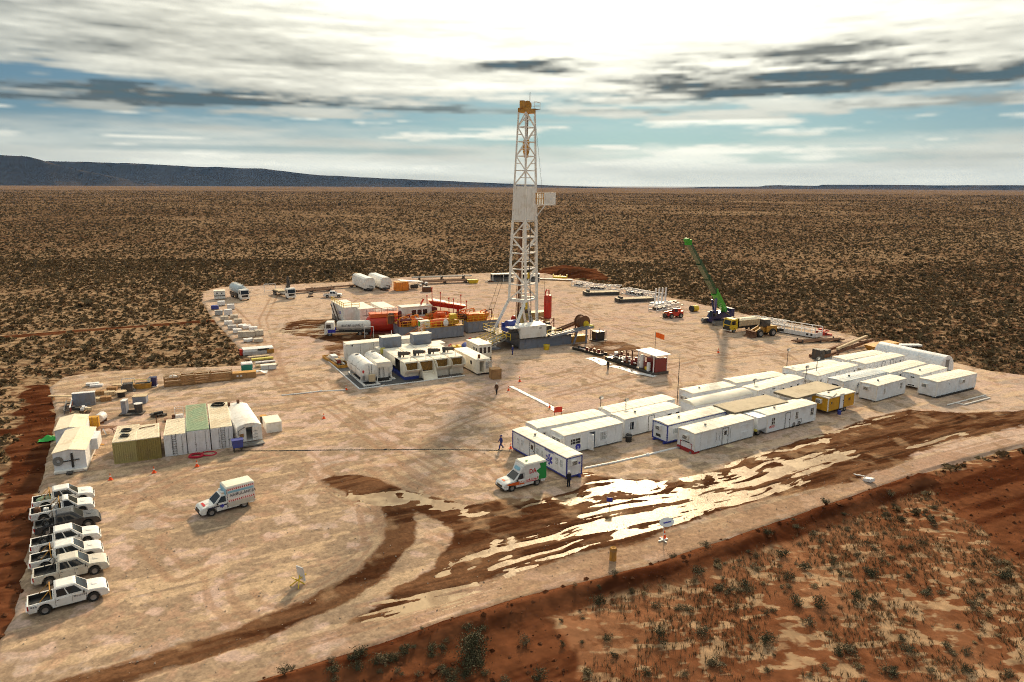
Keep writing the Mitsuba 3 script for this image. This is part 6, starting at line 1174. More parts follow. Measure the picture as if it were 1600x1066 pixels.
def fuel_tank(label, a, b, r, skid=True, badge=False):
    a, b = np.array(a), np.array(b); L = float(np.hypot(*(b - a))); ang = math.degrees(math.atan2(*(b - a)[::-1]))
    t = thing('fuel_tank', label, 'fuel tank', a, ang, .1)
    n = 8; prof = [(r * math.sin(k / n * math.pi / 2), -.55 * math.cos(k / n * math.pi / 2)) for k in range(n + 1)] + [(r * math.cos(k / n * math.pi / 2), L + .55 * math.sin(k / n * math.pi / 2)) for k in range(n + 1)]
    part(t, 'shell', MB().lathe(prof, 26, (0, 0, r + .35), 'x'), 'mat_steel_white', smooth=35)
    part(t, 'weld_band', MB().lathe([(r + .002, L * .33), (r + .02, L * .335), (r + .002, L * .34)], 26, (0, 0, r + .35), 'x').lathe([(r + .002, L * .66), (r + .02, L * .665), (r + .002, L * .67)], 26, (0, 0, r + .35), 'x').cyl((0, r * .94, r + .80), (L, r * .94, r + .80), .04, n=6), 'mat_steel_grey')
    part(t, 'saddle', MB().box(.5, -r * .8, .15, .8, r * .8, .75).box(L - .8, -r * .8, .15, L - .5, r * .8, .75), 'mat_steel_white'); part(t, 'skid', MB().box(-1.4, -r * .85, 0, L + .4, -r * .65, .18).box(-1.4, r * .65, 0, L + .4, r * .85, .18).box(-1.6, -r * .9, .0, -1.3, r * .9, .2), 'mat_steel_white')
    part(t, 'manhole', MB().cyl((L * .85, 0, 2 * r + .3), (L * .85, 0, 2 * r + .5), .3), 'mat_steel_grey')
    part(t, 'ladder', MB().bar((-.62, .1, .3), (-.55, .1, 2 * r + .2), .05).bar((-.62, -.3, .3), (-.55, -.3, 2 * r + .2), .05), 'mat_steel_dark')
    if badge: part(t, 'wooden_box', MB().box(-1.0, -.75, .5, -.52, .25, 1.6), 'mat_wood_pale'); part(t, 'red_badge', MB().lathe([(0, -.03), (.24, -.03), (.24, .02), (0, .02)], 14, (-.40, .95, 2.1), 'x'), 'mat_ink_red'); part(t, 'grey_cabinet', MB().box(-.85, .9, .8, -.5, 1.2, 1.5), 'mat_steel_grey')
fuel_tank('white horizontal fuel tank with a red badge, nearest the liner corner', (-22.78,108.44), tuple(np.array((-22.78,108.44)) + V * 7.6), 1.5, badge=True)
fuel_tank('white horizontal fuel tank behind the one with the red badge', tuple(np.array((-22.78,108.44)) + V * 2.0 + U * 3.3), tuple(np.array((-22.78,108.44)) + V * 9.6 + U * 3.3), 1.35)
fq = np.array((-21.53,108.84)); fr = thing('framed_tank', 'white upright tank in an open white frame, left of the generators', 'tank', fq, 28, .1)
m = MB()
for x in (0, 2.3):
    for y in (0, 2.4): m.bar((x, y, 0), (x, y, 3.2), .14)
for zz in (.1, 3.1):
    m.bar((0, 0, zz), (2.3, 0, zz), .14).bar((0, 2.4, zz), (2.3, 2.4, zz), .14).bar((0, 0, zz), (0, 2.4, zz), .14).bar((2.3, 0, zz), (2.3, 2.4, zz), .14)
part(fr, 'frame', m, 'mat_steel_white'); part(fr, 'tank', MB().box(.3, .5, .55, 2.0, 2.1, 2.5), 'mat_steel_white'); part(fr, 'roof', MB().box(-.02, -.02, 3.2, 2.32, 2.42, 3.28), 'mat_gen_white'); part(fr, 'fascia', MB().box(.08, -.04, 2.45, 2.22, .06, 3.02), 'mat_gen_white'); part(fr, 'pump', MB().box(.3, .2, .15, 2.0, .48, .6).cyl((.6, .1, .4), (.6, .45, .4), .2), 'mat_plastic_black'); part(fr, 'pipe', MB().cyl((.5, .3, .5), (.5, .3, 2.6), .06).cyl((1.2, .3, .5), (1.2, .3, 2.4), .05), 'mat_steel_grey')
sq = np.array((-33.79,125.83)); sk = thing('pipe_basket', 'long flat skid with pipes and boards lying left of the fuel tanks', 'skid', sq, -58, .1)
part(sk, 'frame', MB().box(0, -1.1, 0, 9, -1.0, .5).box(0, 1.0, 0, 9, 1.1, .5).box(0, -1.0, 0, .12, 1.0, .5).box(8.88, -1.0, 0, 9, 1.0, .5), 'mat_ochre')
for i in range(7): part(sk, 'pipe', MB().cyl((.5 + .3 * i, -.8 + .25 * i, .28 + .1 * (i % 3)), (6.5 + .3 * i, -.75 + .22 * i, .3 + .12 * (i % 2)), .09 + .02 * (i % 3)), 'mat_' + ('rusty', 'wood_pale', 'steel_white')[i % 3])
part(sk, 'crate', MB().box(2.4, -.5, .45, 4.2, .5, 1.1), 'mat_tarp_white'); part(sk, 'board', MB().cbox((5.8, .2, .75), (2.2, .9, .12), rz=.2), 'mat_wood_pale'); part(sk, 'valve', MB().cbox((6.9, -.3, .7), (.6, .6, .6)), 'mat_maroon')
# long white switch house and the grey boxes behind
lh = thing('switch_house', 'long tall pale blue white switch house behind the generators', 'container', gl(-5.2, 15.2), 28, .1)
part(lh, 'wall', MB().box(0, 0, .3, 14.5, 2.6, 3.3), 'mat_steel_white'); part(lh, 'roof', MB().box(-.05, -.05, 3.3, 14.55, 2.65, 3.4), 'mat_white_roof'); part(lh, 'end_column', MB().cyl((-.15, .4, .2), (-.15, .4, 3.3), .3).box(.3, -.12, .3, .5, -.002, 3.3), 'mat_steel_white'); sm = MB()
for i in range(1, 6): sm.box(i * 2.4, -.03, .4, i * 2.4 + .06, -.001, 3.25)
part(lh, 'wall_seam', sm, 'mat_steel_grey'); part(lh, 'lamp', MB().box(.8, -.2, 3.0, 1.0, 0, 3.2), 'mat_plastic_black')
l2 = thing('control_house', 'low cream house joined to the back of the generators', 'container', gl(-.6, 11.3), 28, .1); part(l2, 'wall', MB().box(0, 0, .3, 12.5, 2.4, 2.7), 'mat_gen_white'); part(l2, 'roof', MB().box(-.05, -.05, 2.7, 12.55, 2.45, 2.78), 'mat_gen_white'); part(l2, 'yellow_lamp', MB().box(.2, -.35, 2.1, 1.0, -.1, 3.1), 'mat_yellow_pale'); part(l2, 'seam', MB().box(3.1, .1, 2.78, 3.16, 2.3, 2.81).box(6.2, .1, 2.78, 6.26, 2.3, 2.81).box(9.3, .1, 2.78, 9.36, 2.3, 2.81), 'mat_steel_grey')
for lb, u0, s in (('blue grey ribbed transformer box on the cream house, left of the two', .8, 3.5), ('blue grey ribbed transformer box on the cream house, right of the two', 6.6, 3.4)):
    t = thing('transformer_box', lb, 'box', gl(u0 - .6, 11.5), 28, 2.86); part(t, 'case', MB().box(0, .2, .08, s, 2.2, 1.95), 'mat_tank_blue_grey'); rb_ = MB()
    for i in range(9): rb_.box(.15 + i * s / 9, .13, .2, .25 + i * s / 9, .198, 1.8)
    part(t, 'cooling_rib', rb_, 'mat_tank_blue_grey', kind='stuff'); part(t, 'lid', MB().box(-.05, .15, 1.95, s + .05, 2.25, 2.02), 'mat_white_roof'); part(t, 'vent_pipe', MB().cyl((s * .6, 1.4, 2.0), (s * .6, 1.4, 2.9), .07), 'mat_tarp_white')
# two cabins right of the generators, and the wooden box
ck = thing('tool_house', 'cream tool house with a round porthole and its end door open, right of the generators', 'cabin', (-3.64,114.71), 118, .1)
L, W = 9.5, 2.5
part(ck, 'wall', mbox(0, 0, .3, L, W, 2.6) - mbox(-.1, W - 1.35, .4, 2.6, W - .55, 2.35), 'mat_gen_white'); part(ck, 'roof', MB().box(-.05, -.05, 2.6, L + .05, W + .05, 2.7), 'mat_gen_white'); part(ck, 'skid', MB().box(-.2, .2, 0, L, .45, .3).box(-.2, W - .45, 0, L, W - .2, .3), 'mat_steel_dark')
ck_ = part(ck, 'porthole', MB().lathe([(0, W + .02), (.30, W + .02), (.36, W - .01), (.36, W + .05), (.30, W + .06), (0, W + .03)], 16, (2.2, 0, 1.8), 'y'), 'mat_plastic_black'); window(ck, 'left', 1.9, 1.55, .6, 1.2, L, W, 'steel_white', 'glass_pale', 1); part(ck, 'door', MB().cbox((-.45, .12, 1.4), (.85, .05, 1.9), rz=.1), 'mat_gen_white', label='door standing open'); part(ck, 'awning', MB().cbox((-.5, .2, 2.3), (.8, .9, .05), ry=.4), 'mat_tarp_white'); part(ck, 'vent', MB().cyl((1.0, 1.6, 2.7), (1.0, 1.6, 3.3), .22), 'mat_rusty')
dk = thing('dog_house', 'small cream cabin with dark windows behind the tool house', 'cabin', (-3.67,123.10), 118, .1); L, W = 5.2, 2.6
part(dk, 'wall', MB().box(0, 0, .9, L, W, 3.2), 'mat_gen_white'); part(dk, 'roof', MB().box(-.08, -.08, 3.2, L + .08, W + .08, 3.32), 'mat_gen_white'); part(dk, 'skid', MB().box(0, 0, 0, L, W, .9), 'mat_steel_dark')
for s in (.45, 1.25, 2.1): window(dk, 'left', s, 2.25, .62, 1.2, L, W, 'steel_white', 'glass_dark')
window(dk, 'back', 3.4, 2.3, .6, .8, L, W, 'steel_white', 'glass_dark'); window(dk, 'back', 4.4, 2.3, .6, .8, L, W, 'steel_white', 'glass_dark')
wb_ = thing('wooden_box', 'brown wooden box on the ground before the open tool house', 'box', (-2.71,111.90), 20, .08); m = MB()
for i in range(5): part(wb_, 'plank', MB().box(-.8, -.78, .05 + i * .32, .8, -.72, .34 + i * .32), 'mat_wood'); 
for i in range(5): part(wb_, 'plank', MB().box(-.86, -.72, .05 + i * .32, -.80, .72, .34 + i * .32), 'mat_wood')
part(wb_, 'lid', MB().box(-.88, -.8, 1.66, .88, .8, 1.72), 'mat_wood'); part(wb_, 'back_panel', MB().box(.78, -.72, .05, .84, .72, 1.65).box(-.8, .72, .05, .8, .78, 1.65), 'mat_wood')

# ---------------------------------------------------------------- mud pumps between generators and rig
for i, (px, lb) in enumerate((((-9.24,126.87), 'mud pump with blue round motor and yellow guards, left of the two pumps'), ((-5.94,132.69), 'mud pump with yellow guards and white top, nearer the drilling rig'))):
    t = thing('mud_pump', lb, 'pump', px, 28, .08)
    part(t, 'skid', MB().box(-3.5, -1.3, 0, 3.5, 1.3, .35), 'mat_tank_blue_grey'); part(t, 'fluid_end', MB().box(-3.2, -.9, .35, -1.4, .9, 1.6), 'mat_blue_paint'); part(t, 'motor', MB().cyl((1.2, -1.0, 1.5), (1.2, 1.0, 1.5), .95, n=16) if i == 0 else MB().box(.2, -.9, .35, 2.8, .9, 1.5), 'mat_' + ('blue_paint' if i == 0 else 'steel_white'), smooth=35)
    for j, x in enumerate((-1.8, -.7)):
        part(t, 'chain_guard', MB().prism([(-1.3, .3), (-1.2, 1.5), (-.7, 2.2), (0, 2.45), (.6, 2.1), (1.1, 1.2), (1.2, .3)], x - .28, x + .28, 'yz'), 'mat_yellow', smooth=30)
    part(t, 'relief_pipe', MB().tube([(-2.6, 0, 1.6), (-2.6, 0, 2.4), (-2.0, .4, 2.5)], .12), 'mat_red_paint')

# ---------------------------------------------------------------- mud system: grey tanks with decks of orange equipment
def mud_tank(label, xy, L, W, Hh, deck=True):
    t = thing('mud_tank', label, 'mud tank', xy, 28, .08)
    part(t, 'tank', MB().box(0, 0, .2, L, W, Hh), 'mat_tank_blue_grey'); n = int(L / 1.1)
    for i in range(n + 1): part(t, 'rib', MB().box(i * (L - .14) / n, -.10, .2, i * (L - .14) / n + .14, -.001, Hh), 'mat_tank_blue_grey')
    part(t, 'skid', MB().box(-.3, .1, 0, L + .3, .4, .2).box(-.3, W - .4, 0, L + .3, W - .1, .2), 'mat_steel_dark')
    part(t, 'deck', MB().box(-.05, -.12, Hh, L + .05, W + .05, Hh + .07), 'mat_ochre'); handrail(t, [(0, -.05, Hh + .07), (L, -.05, Hh + .07)], 1.1, 'yellow', 'railing', .035, 1.3); handrail(t, [(0, W, Hh + .07), (L, W, Hh + .07)], 1.1, 'yellow', 'railing', .035, 1.3)
    return t
mt1 = mud_tank('long grey ribbed mud tank at the front, under the orange machinery', (-17.79,140.48), 8.6, 2.8, 2.5); mt2 = mud_tank('grey mud tank behind the front one', tuple(np.array((-17.79,140.48)) + V * 3.3 - U * 3.5), 12.0, 2.8, 2.5); mt3 = mud_tank('grey suction tank with an orange hopper, right of the long tanks', (-9.47,147.70), 7.4, 3.0, 2.5); mt4 = mud_tank('grey mud tank at the back under the white control cabin', tuple(np.array((-17.79,140.48)) + V * 6.6 - U * 3.5), 13.5, 2.8, 2.5)
stairs(mt1, (-5.2, -.8, .1), (-.4, -.8, 2.5), 1.0, 'ochre', 9, 'orange')
MO = np.array((-17.79,140.48)); ml = lambda u, v: MO + U * u + V * v
def deck_unit(name, label, cat, u, v, parts_, z=2.66):
    t = thing(name, label, cat, ml(u, v), 28, z)
    for nm, mb, mat, *r in parts_: part(t, nm, mb, 'mat_' + mat, smooth=30 if r else False)
deck_unit('electric_cabinet', 'pale green electric cabinet with a green plate on the front mud tank', 'cabinet', -.8, .3, [('case', MB().box(0, 0, -.9, 2.1, 1.4, 1.35), 'gen_white'), ('lid', MB().box(-.05, -.05, 1.35, 2.15, 1.45, 1.42), 'gen_white'), ('green_plate', MB().box(-.02, .2, .3, 0, 1.2, 1.3), 'green_crane'), ('handle', MB().box(1.2, -.04, .2, 1.6, 0, .5), 'steel_grey')])
deck_unit('desander', 'big orange cylinder lying on the front mud tank', 'separator', 1.9, 1.2, [('drum', MB().lathe([(0, 0), (.55, 0), (.75, .3), (.75, 3.2), (.5, 3.6), (0, 3.6)], 16, (0, 0, .75), 'x'), 'orange_red', 1), ('saddle', MB().box(.4, -.6, 0, .7, .6, .4).box(2.7, -.6, 0, 3.0, .6, .4), 'ochre'), ('motor', MB().cyl((3.6, 0, .75), (4.3, 0, .75), .35), 'maroon')])
deck_unit('shale_shaker', 'orange shale shaker with yellow motor and pipes at the middle of the mud tanks', 'shaker', 6.4, 1.0, [('bed', MB().hexa([(-1, -.8, .3), (1, -.8, .2), (1, .8, .2), (-1, .8, .3)], [(-1.1, -.9, 1.4), (1.1, -.9, 1.0), (1.1, .9, 1.0), (-1.1, .9, 1.4)]), 'ochre'), ('motor', MB().box(-.4, -.6, 1.3, .9, .6, 2.3), 'yellow'), ('pipe', MB().tube([(-1, .9, .2), (-1, .9, 1.8), (1, .9, 1.9)], .13), 'orange')])
deck_unit('white_sack', 'white sack hanging over the front edge of the mud tanks', 'sack', 4.7, .1, [('sack', MB().mesh(trimesh.creation.icosphere(2, .6), (0, 0, .7), np.diag([1, .7, 1.25])), 'tarp_white', 1), ('loop', MB().tube([(-.3, 0, 1.3), (-.2, 0, 1.7), (.2, 0, 1.7), (.3, 0, 1.3)], .04), 'tarp_white')])
deck_unit('mixing_hopper', 'orange pump unit with small drums behind the lying cylinder', 'pump', .2, 4.0, [('frame', MB().box(-2.2, -.9, 0, 2.2, .9, .2), 'ochre'), ('pump', MB().cyl((-1.2, 0, .8), (.4, 0, .8), .55, n=14).cyl((.4, 0, .8), (1.6, 0, .8), .35, n=12), 'orange_red', 1), ('drum', MB().cyl((-1.9, .3, .2), (-1.9, .3, 1.2), .35), 'rusty'), ('hood', MB().box(-.6, -.7, 1.3, .8, .7, 1.42), 'gen_white')])
deck_unit('degasser', 'upright red drum unit left of the white control cabin', 'separator', -4.4, 8.0, [('tank', MB().lathe([(0, 0), (.7, 0), (.7, 1.8), (.4, 2.2), (0, 2.3)], 14), 'rusty', 1), ('red_tank', MB().lathe([(0, 0), (.5, 0), (.5, 2.1), (.3, 2.5), (0, 2.5)], 14, (2.0, 0, 0)), 'maroon', 1), ('rail', MB().bar((-1.2, -1, 0), (-1.2, -1, 1.8), .08).bar((-1.2, -1, 1.8), (3, -1, 1.8), .08).bar((3, -1, 0), (3, -1, 1.8), .08), 'orange')])
deck_unit('centrifuge', 'orange machine block with curved pipes right of the white control cabin', 'machine', 5.2, 4.2, [('block', MB().box(-1.3, -.8, 0, 1.3, .8, 1.3), 'orange_red'), ('drum', MB().cyl((-1.0, 0, 1.7), (1.0, 0, 1.7), .6, n=14), 'orange_red', 1), ('pipe', MB().tube([(-1.6, -.6, 0), (-1.6, -.6, 2.2), (-.8, -.6, 2.6), (1.4, -.6, 2.4), (1.6, -.6, .2)], .14), 'orange_red'), ('white_case', MB().box(1.7, -.6, .0, 2.5, .3, 1.0), 'tarp_white'), ('dark_gap', MB().box(-.5, -.83, .2, .4, -.80, .9), 'plastic_black')])  # black plate on the solid block paints the shade of a gap
deck_unit('choke_manifold', 'orange pipe manifold at the right end of the front mud tank', 'manifold', 7.7, 4.0, [('pipe', MB().cyl((-1.2, 0, .5), (1.2, 0, .5), .16).cyl((-1.2, .6, 1.0), (1.2, .6, 1.0), .16).cyl((-.8, 0, .5), (-.8, .6, 1.4), .14).cyl((.6, 0, .5), (.6, .6, 1.7), .14), 'orange'), ('valve', MB().cbox((0, 0, .5), (.6, .5, .6)).cbox((.9, .6, 1.0), (.5, .5, .6)), 'maroon'), ('wheel_handle', MB().cyl((0, -.3, .9), (0, -.25, .9), .35), 'red_paint')])
cc = thing('control_cabin', 'white control cabin with three dark windows raised above the mud tanks', 'cabin', ml(-2.2, 7.2), 28, 2.7); L, W = 6.6, 2.6
part(cc, 'wall', MB().box(0, 0, .5, L, W, 3.2), 'mat_steel_white'); part(cc, 'roof', MB().box(-.15, -.2, 3.2, L + .15, W + .1, 3.35), 'mat_white_roof'); part(cc, 'base', MB().box(0, 0, 0, L, W, .5), 'mat_steel_grey')
for i in range(3): window(cc, 'front', 2.6 + 1.25 * i, 2.0, 1.1, 1.25, L, W, 'steel_white', 'glass_dark')
part(cc, 'side_box', MB().box(L, .2, .4, L + 1.4, 2.2, 2.6), 'mat_maroon')
# big red sloping conveyor tray on a red frame
tr = thing('cuttings_conveyor', 'large red sloping tray with posts and railings above the mud tanks', 'conveyor', ml(7.6, 9.2), 10, 2.7)
part(tr, 'tray', MB().hexa([(-2.2, -1.4, 2.9), (4.0, -1.4, 1.9), (4.0, 1.4, 1.9), (-2.2, 1.4, 2.9)], [(-3.0, -1.7, 4.1), (5.2, -1.7, 2.6), (5.2, 1.7, 2.6), (-3.0, 1.7, 4.1)]), 'mat_red_paint'); part(tr, 'tray_rim', MB().bar((-3.0, -1.72, 4.12), (5.2, -1.72, 2.62), .16, .2), 'mat_orange_red'); part(tr, 'cover', MB().hexa([(-1.9, -1.2, 3.95), (.9, -1.2, 3.42), (.9, 1.2, 3.42), (-1.9, 1.2, 3.95)], [(-1.9, -1.2, 4.1), (.9, -1.2, 3.57), (.9, 1.2, 3.57), (-1.9, 1.2, 4.1)]), 'mat_tarp_white')
for i, (x, zt) in enumerate(((-3.3, 5.2), (-2.2, 6.9), (-.4, 5.8), (1.4, 4.6), (2.4, 4.4), (4.0, 5.2), (5.2, 3.8))): part(tr, 'post', MB().bar((x, -1.8, 1.2 if i < 6 else 2.0), (x, -1.8, zt), .14).cbox((x, -1.8, zt), (.28, .28, .3)), 'mat_red_paint')
part(tr, 'frame', MB().bar((-3.4, -1.4, -2.4), (-3.4, -1.4, 1.7), .25).bar((-3.4, 1.4, -2.4), (-3.4, 1.4, 1.7), .25).bar((3.5, -1.4, -2.4), (3.5, -1.4, 2.0), .25).bar((3.5, 1.4, -2.4), (3.5, 1.4, 2.0), .25).bar((-3.4, -1.4, -2), (3.5, -1.4, 1.6), .2).bar((-3.4, -1.4, 1.8), (3.5, -1.4, -2), .2), 'mat_red_paint'); part(tr, 'railing', MB().bar((2.4, -1.8, 4.0), (5.2, -1.8, 3.6), .06).bar((-.4, -1.8, 5.0), (2.4, -1.8, 4.0), .06), 'mat_orange_red'); part(tr, 'pipe', MB().tube([(-4.6, -2, -1), (-4.6, -2, 3.6), (-4.0, -2, 4.6)], .2).tube([(-5.2, -1.4, -1), (-5.2, -1.4, 2.6), (-3.6, -1.4, 3.0)], .2), 'mat_red_paint')
hp = thing('orange_hopper', 'bright orange hopper trough on the grey suction tank', 'hopper', tuple(np.array((-9.47,147.70)) + U * .6 + V * 1.4), 28, 2.7); part(hp, 'trough', MB().hexa([(0, -.9, 0), (4.2, -.9, 0), (4.2, .9, 0), (0, .9, 0)], [(-.3, -1.2, 1.4), (4.6, -1.2, 1.4), (4.6, 1.2, 1.4), (-.3, 1.2, 1.4)]), 'mat_orange'); part(hp, 'grating', MB().box(-.2, -1.1, 1.4, 2.2, 1.1, 1.5), 'mat_orange_red'); part(hp, 'post', MB().bar((-.3, -1.2, -.1), (-.3, -1.2, 1.8), .1).bar((4.6, -1.2, -.1), (4.6, -1.2, 1.8), .1), 'mat_orange_red')
rt_ = thing('red_tank', 'large red horizontal tank with a railed top behind the switch house', 'tank', (-30.10,145.85), 20, .08); part(rt_, 'shell', MB().lathe([(0, -.6), (.9, -.45), (1.5, -.1), (1.75, .4), (1.75, 6.2), (1.5, 6.7), (0, 7.0)], 22, (0, 1.8, 2.0), 'x'), 'mat_red_paint', smooth=35); part(rt_, 'top_box', MB().box(.3, .6, 3.5, 6.4, 3.0, 4.3), 'mat_orange_red'); handrail(rt_, [(.3, .6, 4.3), (6.4, .6, 4.3)], 1.2, 'orange_red', 'railing', .04, 1.2); part(rt_, 'skid', MB().box(.0, .3, 0, 6.5, 3.3, .4), 'mat_maroon')
# white silos by the puddle
for lb, px, L, W, Hh in (('tall white tank house with a dark diagonal stair, beside the puddle', (-37.58,154.67), 3.6, 11.0, 4.2), ('white tank house right of the one with the diagonal stair', (-33.86,154.04), 3.4, 9.6, 4.0), ('low white tank house behind the tall white ones', (-29.27,157.89), 3.2, 10.0, 3.4)):
    t = thing('tank_house', lb, 'tank', px, 28, .08); part(t, 'tank', MB().box(0, 0, .35, L, W, Hh), 'mat_steel_white'); part(t, 'roof', MB().box(-.06, -.06, Hh, L + .06, W + .06, Hh + .1), 'mat_white_roof'); part(t, 'skid', MB().box(0, -.3, 0, L, W, .35), 'mat_steel_dark')
    if Hh > 4.1:
        handrail(t, [(0, W, Hh + .1), (0, 0, Hh + .1), (L, 0, Hh + .1)], 1.0, 'yellow', 'railing', .05, 1.6); s_ = part(t, 'stair', MB().bar((-.5, 1.2, .2), (-.5, 7.0, Hh), .14, .6).bar((-1.1, 1.2, .2), (-1.1, 7.0, Hh), .14, .3), 'mat_plastic_black')
        for i in range(3): part(t, 'emblem', MB().box(-.02, 2.4 + i * 1.2, 2.4 - .2 * i, 0, 2.9 + i * 1.2, 3.1 - .2 * i), 'mat_ink_blue')
        part(t, 'base_panel', MB().box(-.05, .3, .36, -.001, W - .3, 1.2), 'mat_steel_grey')
    else: part(t, 'front_seam', MB().box(L * .45, -.03, .5, L * .48, -.001, Hh - .2).box(L * .2, -.04, 2.4, L * .7, -.001, 2.6), 'mat_steel_grey')
def truck(name, label, cat, xy, rot, cabmat, L=9.0):
    "cab-over lorry, nose towards +x"
    t = thing(name, label, cat, xy, rot, .06)
    part(t, 'cab', MB().prism([(L / 2 - 1.9, .7), (L / 2, .6), (L / 2 + .05, 1.6), (L / 2 - .15, 2.75), (L / 2 - .5, 3.0), (L / 2 - 1.9, 3.0)], -1.2, 1.2, 'xz'), 'mat_' + cabmat, smooth=25)
    part(t, 'windshield', MB().hexa([(L / 2 + .0, -1.05, 1.72), (L / 2 + .075, -1.05, 1.72), (L / 2 + .075, 1.05, 1.72), (L / 2 + .0, 1.05, 1.72)], [(L / 2 - .2, -1.0, 2.7), (L / 2 - .12, -1.0, 2.7), (L / 2 - .12, 1.0, 2.7), (L / 2 - .2, 1.0, 2.7)]), 'mat_glass_dark')
    for s in (-1, 1): part(t, 'side_window', MB().box(L / 2 - 1.3, min(s * 1.19, s * 1.215), 1.75, L / 2 - .35, max(s * 1.19, s * 1.215), 2.6), 'mat_glass_dark'); part(t, 'mirror', MB().cbox((L / 2 - .1, s * 1.4, 2.2), (.1, .22, .5)), 'mat_plastic_black'); part(t, 'headlight', MB().cbox((L / 2 + .03, s * .9, .85), (.08, .35, .2)), 'mat_lamp_glass')
    part(t, 'grille', MB().box(L / 2, -.85, .95, L / 2 + .06, .85, 1.5), 'mat_plastic_black'); part(t, 'bumper', MB().box(L / 2 - .3, -1.22, .4, L / 2 + .12, 1.22, .72), 'mat_steel_white'); part(t, 'chassis', MB().box(-L / 2, -.5, .7, L / 2 - .5, .5, 1.05), 'mat_steel_dark')
    for x in (L / 2 - 1.0, -L / 2 + 2.4, -L / 2 + 1.1):
        for s in (-1, 1): wheel(t, x, s * 1.02, .52, .36)
    return t
wt_ = truck('water_truck', 'white water tanker lorry with blue lettering parked at the puddle', 'tanker truck', (-34.55,145.74), 190, 'steel_white', 9.6)
part(wt_, 'tank', MB().lathe([(0, -4.7), (.8, -4.65), (1.0, -4.4), (1.0, 2.0), (.8, 2.3), (0, 2.35)], 20, (0, 0, 2.1), 'x'), 'mat_steel_white', smooth=35); tx, w = text('WATER SUPPLY', .42); tx.xf((0, 0, 0), math.pi); part(wt_, 'lettering', tx.xf((1.4, 1.03, 2.0)), 'mat_ink_dark'); part(wt_, 'side_box', MB().box(-3.5, .8, .8, 2.0, 1.15, 1.15).box(-3.5, -1.15, .8, 2.0, -.8, 1.15), 'mat_plastic_black'); part(wt_, 'blue_panel', MB().box(2.6, -1.215, .8, 4.2, -1.2, 1.5).box(2.6, 1.2, .8, 4.2, 1.215, 1.5), 'mat_ink_blue')
wf = thing('pipe_gate', 'white pipe gate standing at the tail of the water tanker', 'frame', (-29.60,142.66), 20, .08); part(wf, 'frame', MB().bar((-.9, 0, 0), (-.9, 0, 2.4), .12).bar((.9, 0, 0), (.9, 0, 2.4), .12).bar((-.9, 0, 2.4), (.9, 0, 2.4), .12), 'mat_tarp_white'); part(wf, 'hose', MB().tube([(.5, 0, 2.4), (.5, .1, 1.0), (.2, .1, .3)], .08), 'mat_red_paint')

# ---------------------------------------------------------------- pallet rows at the left edge of the pad
def pallet(label, xy, w, d, h, mat, rot=28, wrap=False, n=2, cat='pallet', base=True):
    t = thing('pallet_load', label, cat, xy, rot, .08)
    m = MB()
    for i in range(5): m.box(-w / 2 + i * (w - .14) / 4, -d / 2, .12, -w / 2 + i * (w - .14) / 4 + .14, d / 2, .15)
    for y in (-d / 2, -.06, d / 2 - .12): m.box(-w / 2, y, 0, w / 2, y + .12, .119)
    part(t, 'pallet', m, 'mat_wood')
    if wrap:
        s = trimesh.creation.box((w, d, h)).subdivide().subdivide().subdivide(); v = np.array(s.vertices); v = v + (meshkit.noise(v * 3 + np.array(xy + (0,)) if isinstance(xy, tuple) else v * 3, 5)[:, None] - .5) * .22 * np.sign(v) * (np.abs(v[:, 2:]) < h) ; v[:, 2] += h / 2 + .15
        part(t, 'wrapped_goods', (v, np.array(s.faces)), 'mat_' + mat, smooth=50)
    else:
        for i in range(n):
            x0 = -w / 2 + i * w / n
            part(t, 'carton', MB().box(x0 + .02, -d / 2 + .02, .152, x0 + w / n - .02, d / 2 - .02, .15 + h * (1 - .06 * (i % 2))), 'mat_' + mat)
    return t
M('carton_pale', dirty((.50, .46, .40), (.36, .30, .24), .5), .8); M('sack_grey', dirty((.42, .42, .43), (.32, .29, .26), .5), .8)
PL = [(346,478,'tarp_white',1,1.3,'white wrapped pallet at the far end of the pallet row'), (336,484,'blue_trim',1,1.1,'pallet under a dark blue sheet at the far left corner of the pallet row'), (361,484,'tarp_white',1,1.5,'tall white wrapped pallet at the far right of the row'), (342,493,'sack_grey',1,1.3,'grey wrapped pallet behind the blue sheet'), (357,493,'tarp_white',1,1.6,'large white bulging wrapped load near the far end'), (351,501,'carton_pale',0,1.1,'pale carton pallet, first behind the white bulging load'), (366,498,'carton_pale',0,.9,'low pale carton pallet right of the first one'), (357,508,'tarp_white',0,1.,'white topped pallet in the second row of cartons'),
      (372,505,'carton_pale',0,1.0,'pale carton pallet at the right of the second carton row'), (363,515,'sack_grey',0,1.0,'grey sack pallet on the left of the middle row'), (379,511,'tarp_white',0,.5,'low flat white pallet near the track'), (371,521,'tarp_white',0,1.0,'white topped pallet left of the beige box stacks'), (379,528,'carton_pale',0,1.5,'beige tall box stack, left of the two nearest the front'), (391,527,'carton_pale',0,1.4,'beige tall box stack, second from the left at the front'), (405,525,'carton_pale',0,1.4,'wide beige box stack on the right at the front'), (386,514,'tarp_white',0,.8,'white pallet behind the wide beige stack'), (396,517,'tarp_white',0,.9,'white pallet behind the right end of the wide beige stack'), (388,535,'tarp_white',1,.7,'white wrapped low load before the beige stacks'), (404,535,'carton_pale',0,.8,'single small white carton pallet before the beige stacks')]
PLG = [(-76.14,181.96),(-75.40,176.11),(-71.39,176.23),(-71.15,168.09),(-68.85,168.15),(-67.14,161.54),(-65.85,164.01),(-64.13,156.19),(-62.85,158.51),(-61.31,151.17),(-60.15,154.07),(-58.64,147.11),(-55.87,142.64),(-54.52,143.30),(-53.12,144.62),(-58.37,151.95),(-56.23,149.90),(-53.12,138.41),(-51.08,138.46)]
SC = .8
